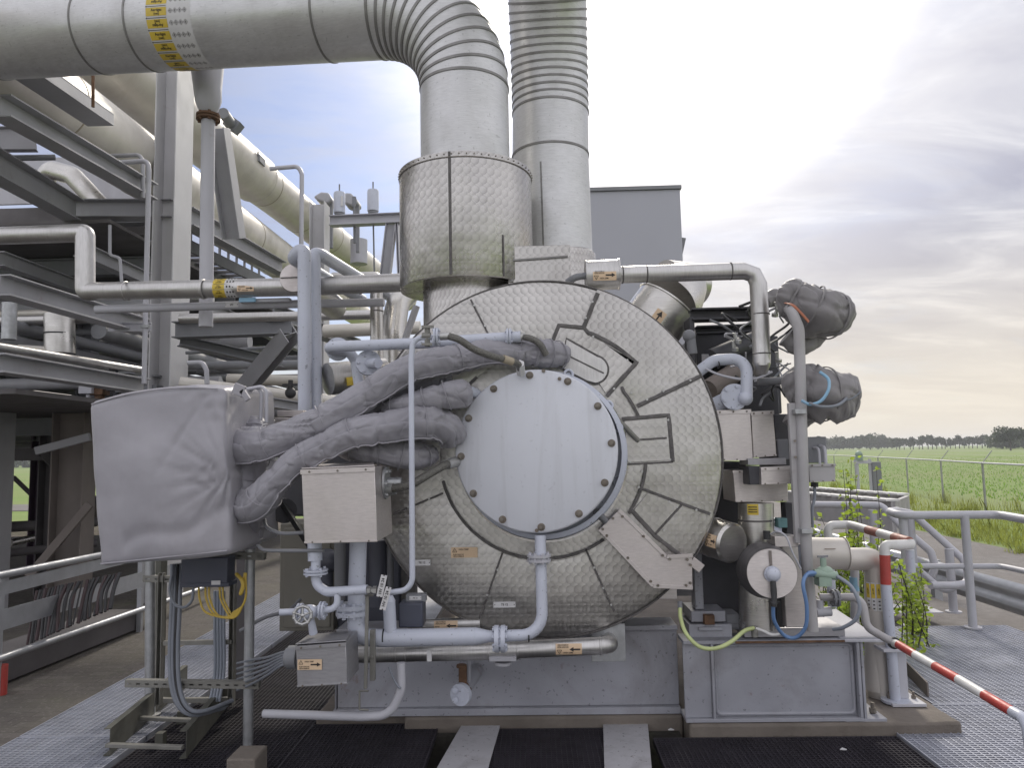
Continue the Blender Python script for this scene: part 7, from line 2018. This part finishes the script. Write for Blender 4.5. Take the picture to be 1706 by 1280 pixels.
# red and white topped posts
def post(label, pl, r_px, redi):
    t = thing('guard_post', label, 'guard post'); q_ = [p if isinstance(p, V) else P(*p) for p in pl]
    return t, q_
base = PZ(1492, 1170, .07); Yr = base.y
t = thing('guard_rail', 'bent tubular guard rail with red post section and red-white bar', 'guard rail')
rr_ = W(8.4, base)
pA = P(1476, 974, Yr); pB = P(1474, 930, Yr)
m_ = MB(); m_.tube([base, pA], rr_, 20); m_.cyl(base + Z3 * .0, base + Z3 * .016, .09, n=20); part(t, 'post', m_, M['blue'])
m_ = MB(); m_.cyl(pA, P(1474, 925, Yr), rr_ * 1.01, n=20); part(t, 'red_section', m_, M['red'])
m_ = MB(); XB = P(1517, 908, Yr).x; far = V((XB, Yr + .02, P(1517, 905, Yr).z)); m_.pipe([P(1474, 925, Yr), P(1473, 909, Yr), V((far.x, Yr, P(1500, 908, Yr).z)), PX(1515, 903, XB)], rr_, .06, 20); part(t, 'white_bend', m_, M['white'])
zz2 = far.z
cuts = [(1515, 903), (1490, 896), (1466, 889), (1446, 883.5), (1421, 876)]
for i in range(4):
    A_, B_ = PX(*cuts[i], XB), PX(*cuts[i + 1], XB)
    m_ = MB(); m_.cyl(A_, B_, rr_ * .98, n=18); part(t, 'stripe', m_, M['redw' if i % 2 == 0 else 'white'], label=('faded red' if i % 2 == 0 else 'white') + ' stripe of the bar')
e_ = PX(1421, 876, XB)
m_ = MB(); m_.pipe([e_, e_ + (e_ - PX(1450, 884.5, XB)).normalized() * .05 + V((-.02, 0, 0)), V((P(1383, 879, e_.y).x, e_.y + .05, e_.z)), V((P(1383, 879, e_.y).x, e_.y + .05, e_.z - .1))], rr_ * .98, .06, 18); part(t, 'white_bend', m_, M['white'])
q0 = V((P(1383, 879, e_.y).x, e_.y + .05, e_.z - .1))
m_ = MB(); m_.cyl(q0, q0 - Z3 * .16, rr_, n=18); part(t, 'red_section', m_, M['red'])
m_ = MB(); m_.cyl(q0 - Z3 * .16, V((q0.x, q0.y, .0)), rr_, n=18); m_.cyl(V((far.x, far.y - .0, far.z - .05)), V((far.x, far.y, far.z - .2)), rr_ * .9, n=16); parts_each(t, 'post', m_, M['blue'])

# stair and walkway rails on the far right
def rail(label, pl, r_px, posts=(), mid=None, m='greyl', loop=None):
    t = thing('hand_rail', label, 'hand rail'); q_ = pts(pl); r_ = W(r_px, q_[len(q_) // 2])
    mb = MB(); mb.pipe(q_, r_, .10, 16); part(t, 'top_tube', mb, M[m])
    for (px, py, Y, zb) in posts:
        c = P(px, py, Y); mb = MB(); mb.cyl(c, V((c.x, c.y, zb)), W(7, c) * .95, n=16); mb.cyl(V((c.x, c.y, zb)), V((c.x, c.y, zb + .015)), .08, n=16); part(t, 'post', mb, M[m])
    for pl2, r2 in (mid or []):
        mb = MB(); mb.pipe(pts(pl2), W(r2, P(*pl2[0])), .08, 14); part(t, 'mid_tube', mb, M[m])
    return t
rail('nearer grey tubular walkway rail reaching the right picture edge', [(1495, 851, 8.4), (1483, 853, 7.8), (1498, 859, 7.55), (1664, 858, 7.5), (1720, 868, 6.9)], 6.8, ((1607, 860, 7.5, 0), (1504, 862, 7.6, 0)), [([(1495, 936, 7.7), (1512, 944, 7.55), (1668, 944, 7.5), (1720, 955, 6.9)], 4.5)])
rail('grey tubular stair rail sloping down behind the walkway rail', [(1500, 852, 8.6), (1520, 856, 8.5), (1604, 932, 8.2), (1612, 950, 8.1), (1612, 972, 8.1), (1590, 976, 8.0), (1550, 976, 7.9)], 6, ((1581, 915, 8.2, 0), (1516, 862, 8.5, 0)), [([(1600, 972, 8.1), (1578, 990, 8.1), (1520, 940, 8.5)], 4.5)])
rail('farther grey handrail running level then down past the weeds', [(1352, 841, 9.4), (1468, 842, 9.2), (1500, 876, 8.9), (1551, 920, 8.6), (1558, 945, 8.5), (1552, 962, 8.5)], 6, ((1453, 850, 9.2, -.1),), [])
# armco guard rail along the road
t = thing('crash_barrier', 'corrugated steel crash barrier along the road behind the stair rails', 'crash barrier')
A_, B_ = V((5.25, 7.0, 0)), V((5.25, 30, 0))
prof = [(-.0, .34), (-.03, .38), (-.07, .43), (-.03, .48), (0, .51), (-.03, .55), (-.07, .60), (-.03, .65), (0, .68)]
vs = []; 
for y in (7.0, 12, 18, 24, 30):
    for (dx_, z) in prof: vs.append(V((5.25 + dx_, y, GZ + z - .02)))
n9 = len(prof)
m_ = MB(); m_.add(vs, [(i * n9 + j, (i + 1) * n9 + j, (i + 1) * n9 + j + 1, i * n9 + j + 1) for i in range(4) for j in range(n9 - 1)])
o_ = part(t, 'beam', m_, M['galvp'], ang=60); sm = o_.modifiers.new('thick', 'SOLIDIFY'); sm.thickness = .004
for y in (8.2, 10.2, 12.2, 14.2, 16.2, 18.2): m_ = MB(); m_.box((5.26, y - .05, GZ), (5.36, y + .05, GZ + .66)); part(t, 'post', m_, M['galvp'])
# pale trough with slatted rim behind the handrail
t = thing('slatted_trough', 'low pale trough with white slatted rim behind the weeds', 'trough')
c0 = PZ(1360, 812, .36); c1 = PZ(1512, 838, .36); 
A_ = P(1345, 806, 15); B_ = P(1512, 836, 12.2); zt_ = (A_.z + B_.z) / 2
A_.z = B_.z = zt_; C_ = P(1488, 848, 11.0); C_.z = zt_
D_ = C_ + (A_ - B_)
m_ = MB(); 
for a_, b_ in ((A_, B_), (B_, C_), (C_, D_)):
    m_.bar(a_ - Z3 * .22, b_ - Z3 * .22, .06, .44)
part(t, 'side_wall', m_, M['greyw'])
for a_, b_ in ((A_, B_), (C_, D_)):
    for k in range(10):
        p0, p1 = a_.lerp(b_, k / 10), a_.lerp(b_, (k + .7) / 10); m_ = MB(); m_.bar(p0 + Z3 * .02, p1 + Z3 * .02, .22, .03); part(t, 'slat', m_, M['white'])
# weeds: leafy stems pushing up between rails
def weed(label, px, py, Y, h, n, spread, ls):
    b = P(px, py, Y); b.z = -.15
    t = thing('weed', label, 'weed', 'leafy weeds behind the striped rails')
    st = MB(); lf = MB()
    for k in range(n):
        a = random.uniform(0, 2 * pi); hh = h * random.uniform(.45, 1.05); tip = b + V((math.cos(a) * spread * random.random() + random.gauss(0, .08), math.sin(a) * spread * random.random() * .7, hh))
        root = b + V((random.gauss(0, spread * .3), random.gauss(0, spread * .2), 0))
        midp = root.lerp(tip, .5) + V((random.gauss(0, .04), random.gauss(0, .04), .04))
        path = spline([root, midp, tip], 6); st.tube(path, [.007 * (1 - i / len(path) * .75) for i in range(len(path))], 5)
        for i in range(2, len(path)):
            for q in range(4):
                p = path[i] + V((random.gauss(0, .03), random.gauss(0, .03), random.gauss(0, .02)))
                d_ = V((random.gauss(0, 1), random.gauss(0, 1), random.uniform(-.5, .4))).normalized(); s_ = ls * random.uniform(.5, 1.25)
                u, v_ = frame(d_); e = (u * random.uniform(-1, 1) + v_ * random.uniform(-1, 1)).normalized()
                w0 = d_.cross(e)
                m0 = p + d_ * s_ * .5 + e * s_ * .1
                lf.add([p, p + d_ * s_ * .35 + w0 * s_ * .38, m0 + d_ * s_ * .0, p + d_ * s_ * .8 + w0 * s_ * .22, p + d_ * s_ * 1.1, p + d_ * s_ * .8 - w0 * s_ * .22, p + d_ * s_ * .35 - w0 * s_ * .38], [(0, 1, 2), (1, 3, 2), (3, 4, 2), (4, 5, 2), (5, 6, 2), (6, 0, 2)])
    part(t, 'stem', st, M['bark']); part(t, 'foliage', lf, M['leaf'])
weed('tall thin leafy weed reaching above the handrail', 1436, 960, 7.2, 1.75, 9, .20, .05)
weed('leafy weed thicket between the two striped rails', 1446, 980, 6.9, 1.30, 20, .46, .052)
weed('slender weed just right of the red post section', 1512, 985, 6.9, .95, 8, .22, .05)
weed('leafy weed behind the pale steel pipe', 1398, 985, 7.0, 1.25, 17, .34, .055)
weed('sprawling weed between slim pipe and steel elbow', 1418, 1040, 6.2, .7, 14, .24, .05)
weed('weed at the foot of the walkway rail posts', 1522, 1010, 7.4, .95, 7, .22, .05)
c = PZ(1522, 1096, 0); m_ = MB()
for k in range(26):
    p = c + V((random.gauss(0, .05), random.gauss(0, .06), random.uniform(0, .1))); d_ = V((random.gauss(0, 1), random.gauss(0, 1), .6)).normalized(); u, v_ = frame(d_); m_.add([p, p + d_ * .03 + u * .014, p + d_ * .06, p + d_ * .03 - u * .014], [(0, 1, 2, 3)])
solo('weed', 'small sprig growing through the walkway grating', 'weed', m_, M['leaf'])
# edge plates around the right walkway
m_ = MB(); a, b = PZ(1500, 1100, .0), PZ(1548, 1152, .0); m_.prism([a, PZ(1512, 1095, 0), PZ(1552, 1150, 0), b], V((0, 0, .10))) if False else m_.bar(PZ(1497, 1100, .05), PZ(1546, 1150, .05), .012, .10); solo('kick_plate', 'pale kick plate at the inner edge of the walkway grating', 'kick plate', m_, M['legtan'], bevel=.002)
m_ = MB(); m_.box(PZ(1490, 1022, .012) - V((0, 0, .01)), PZ(1535, 1006, .012)); solo('rail_base_plate', 'small bolted base plate at the foot of the walkway rail', 'base plate', m_, M['greyl'], bevel=.003)
finalize()
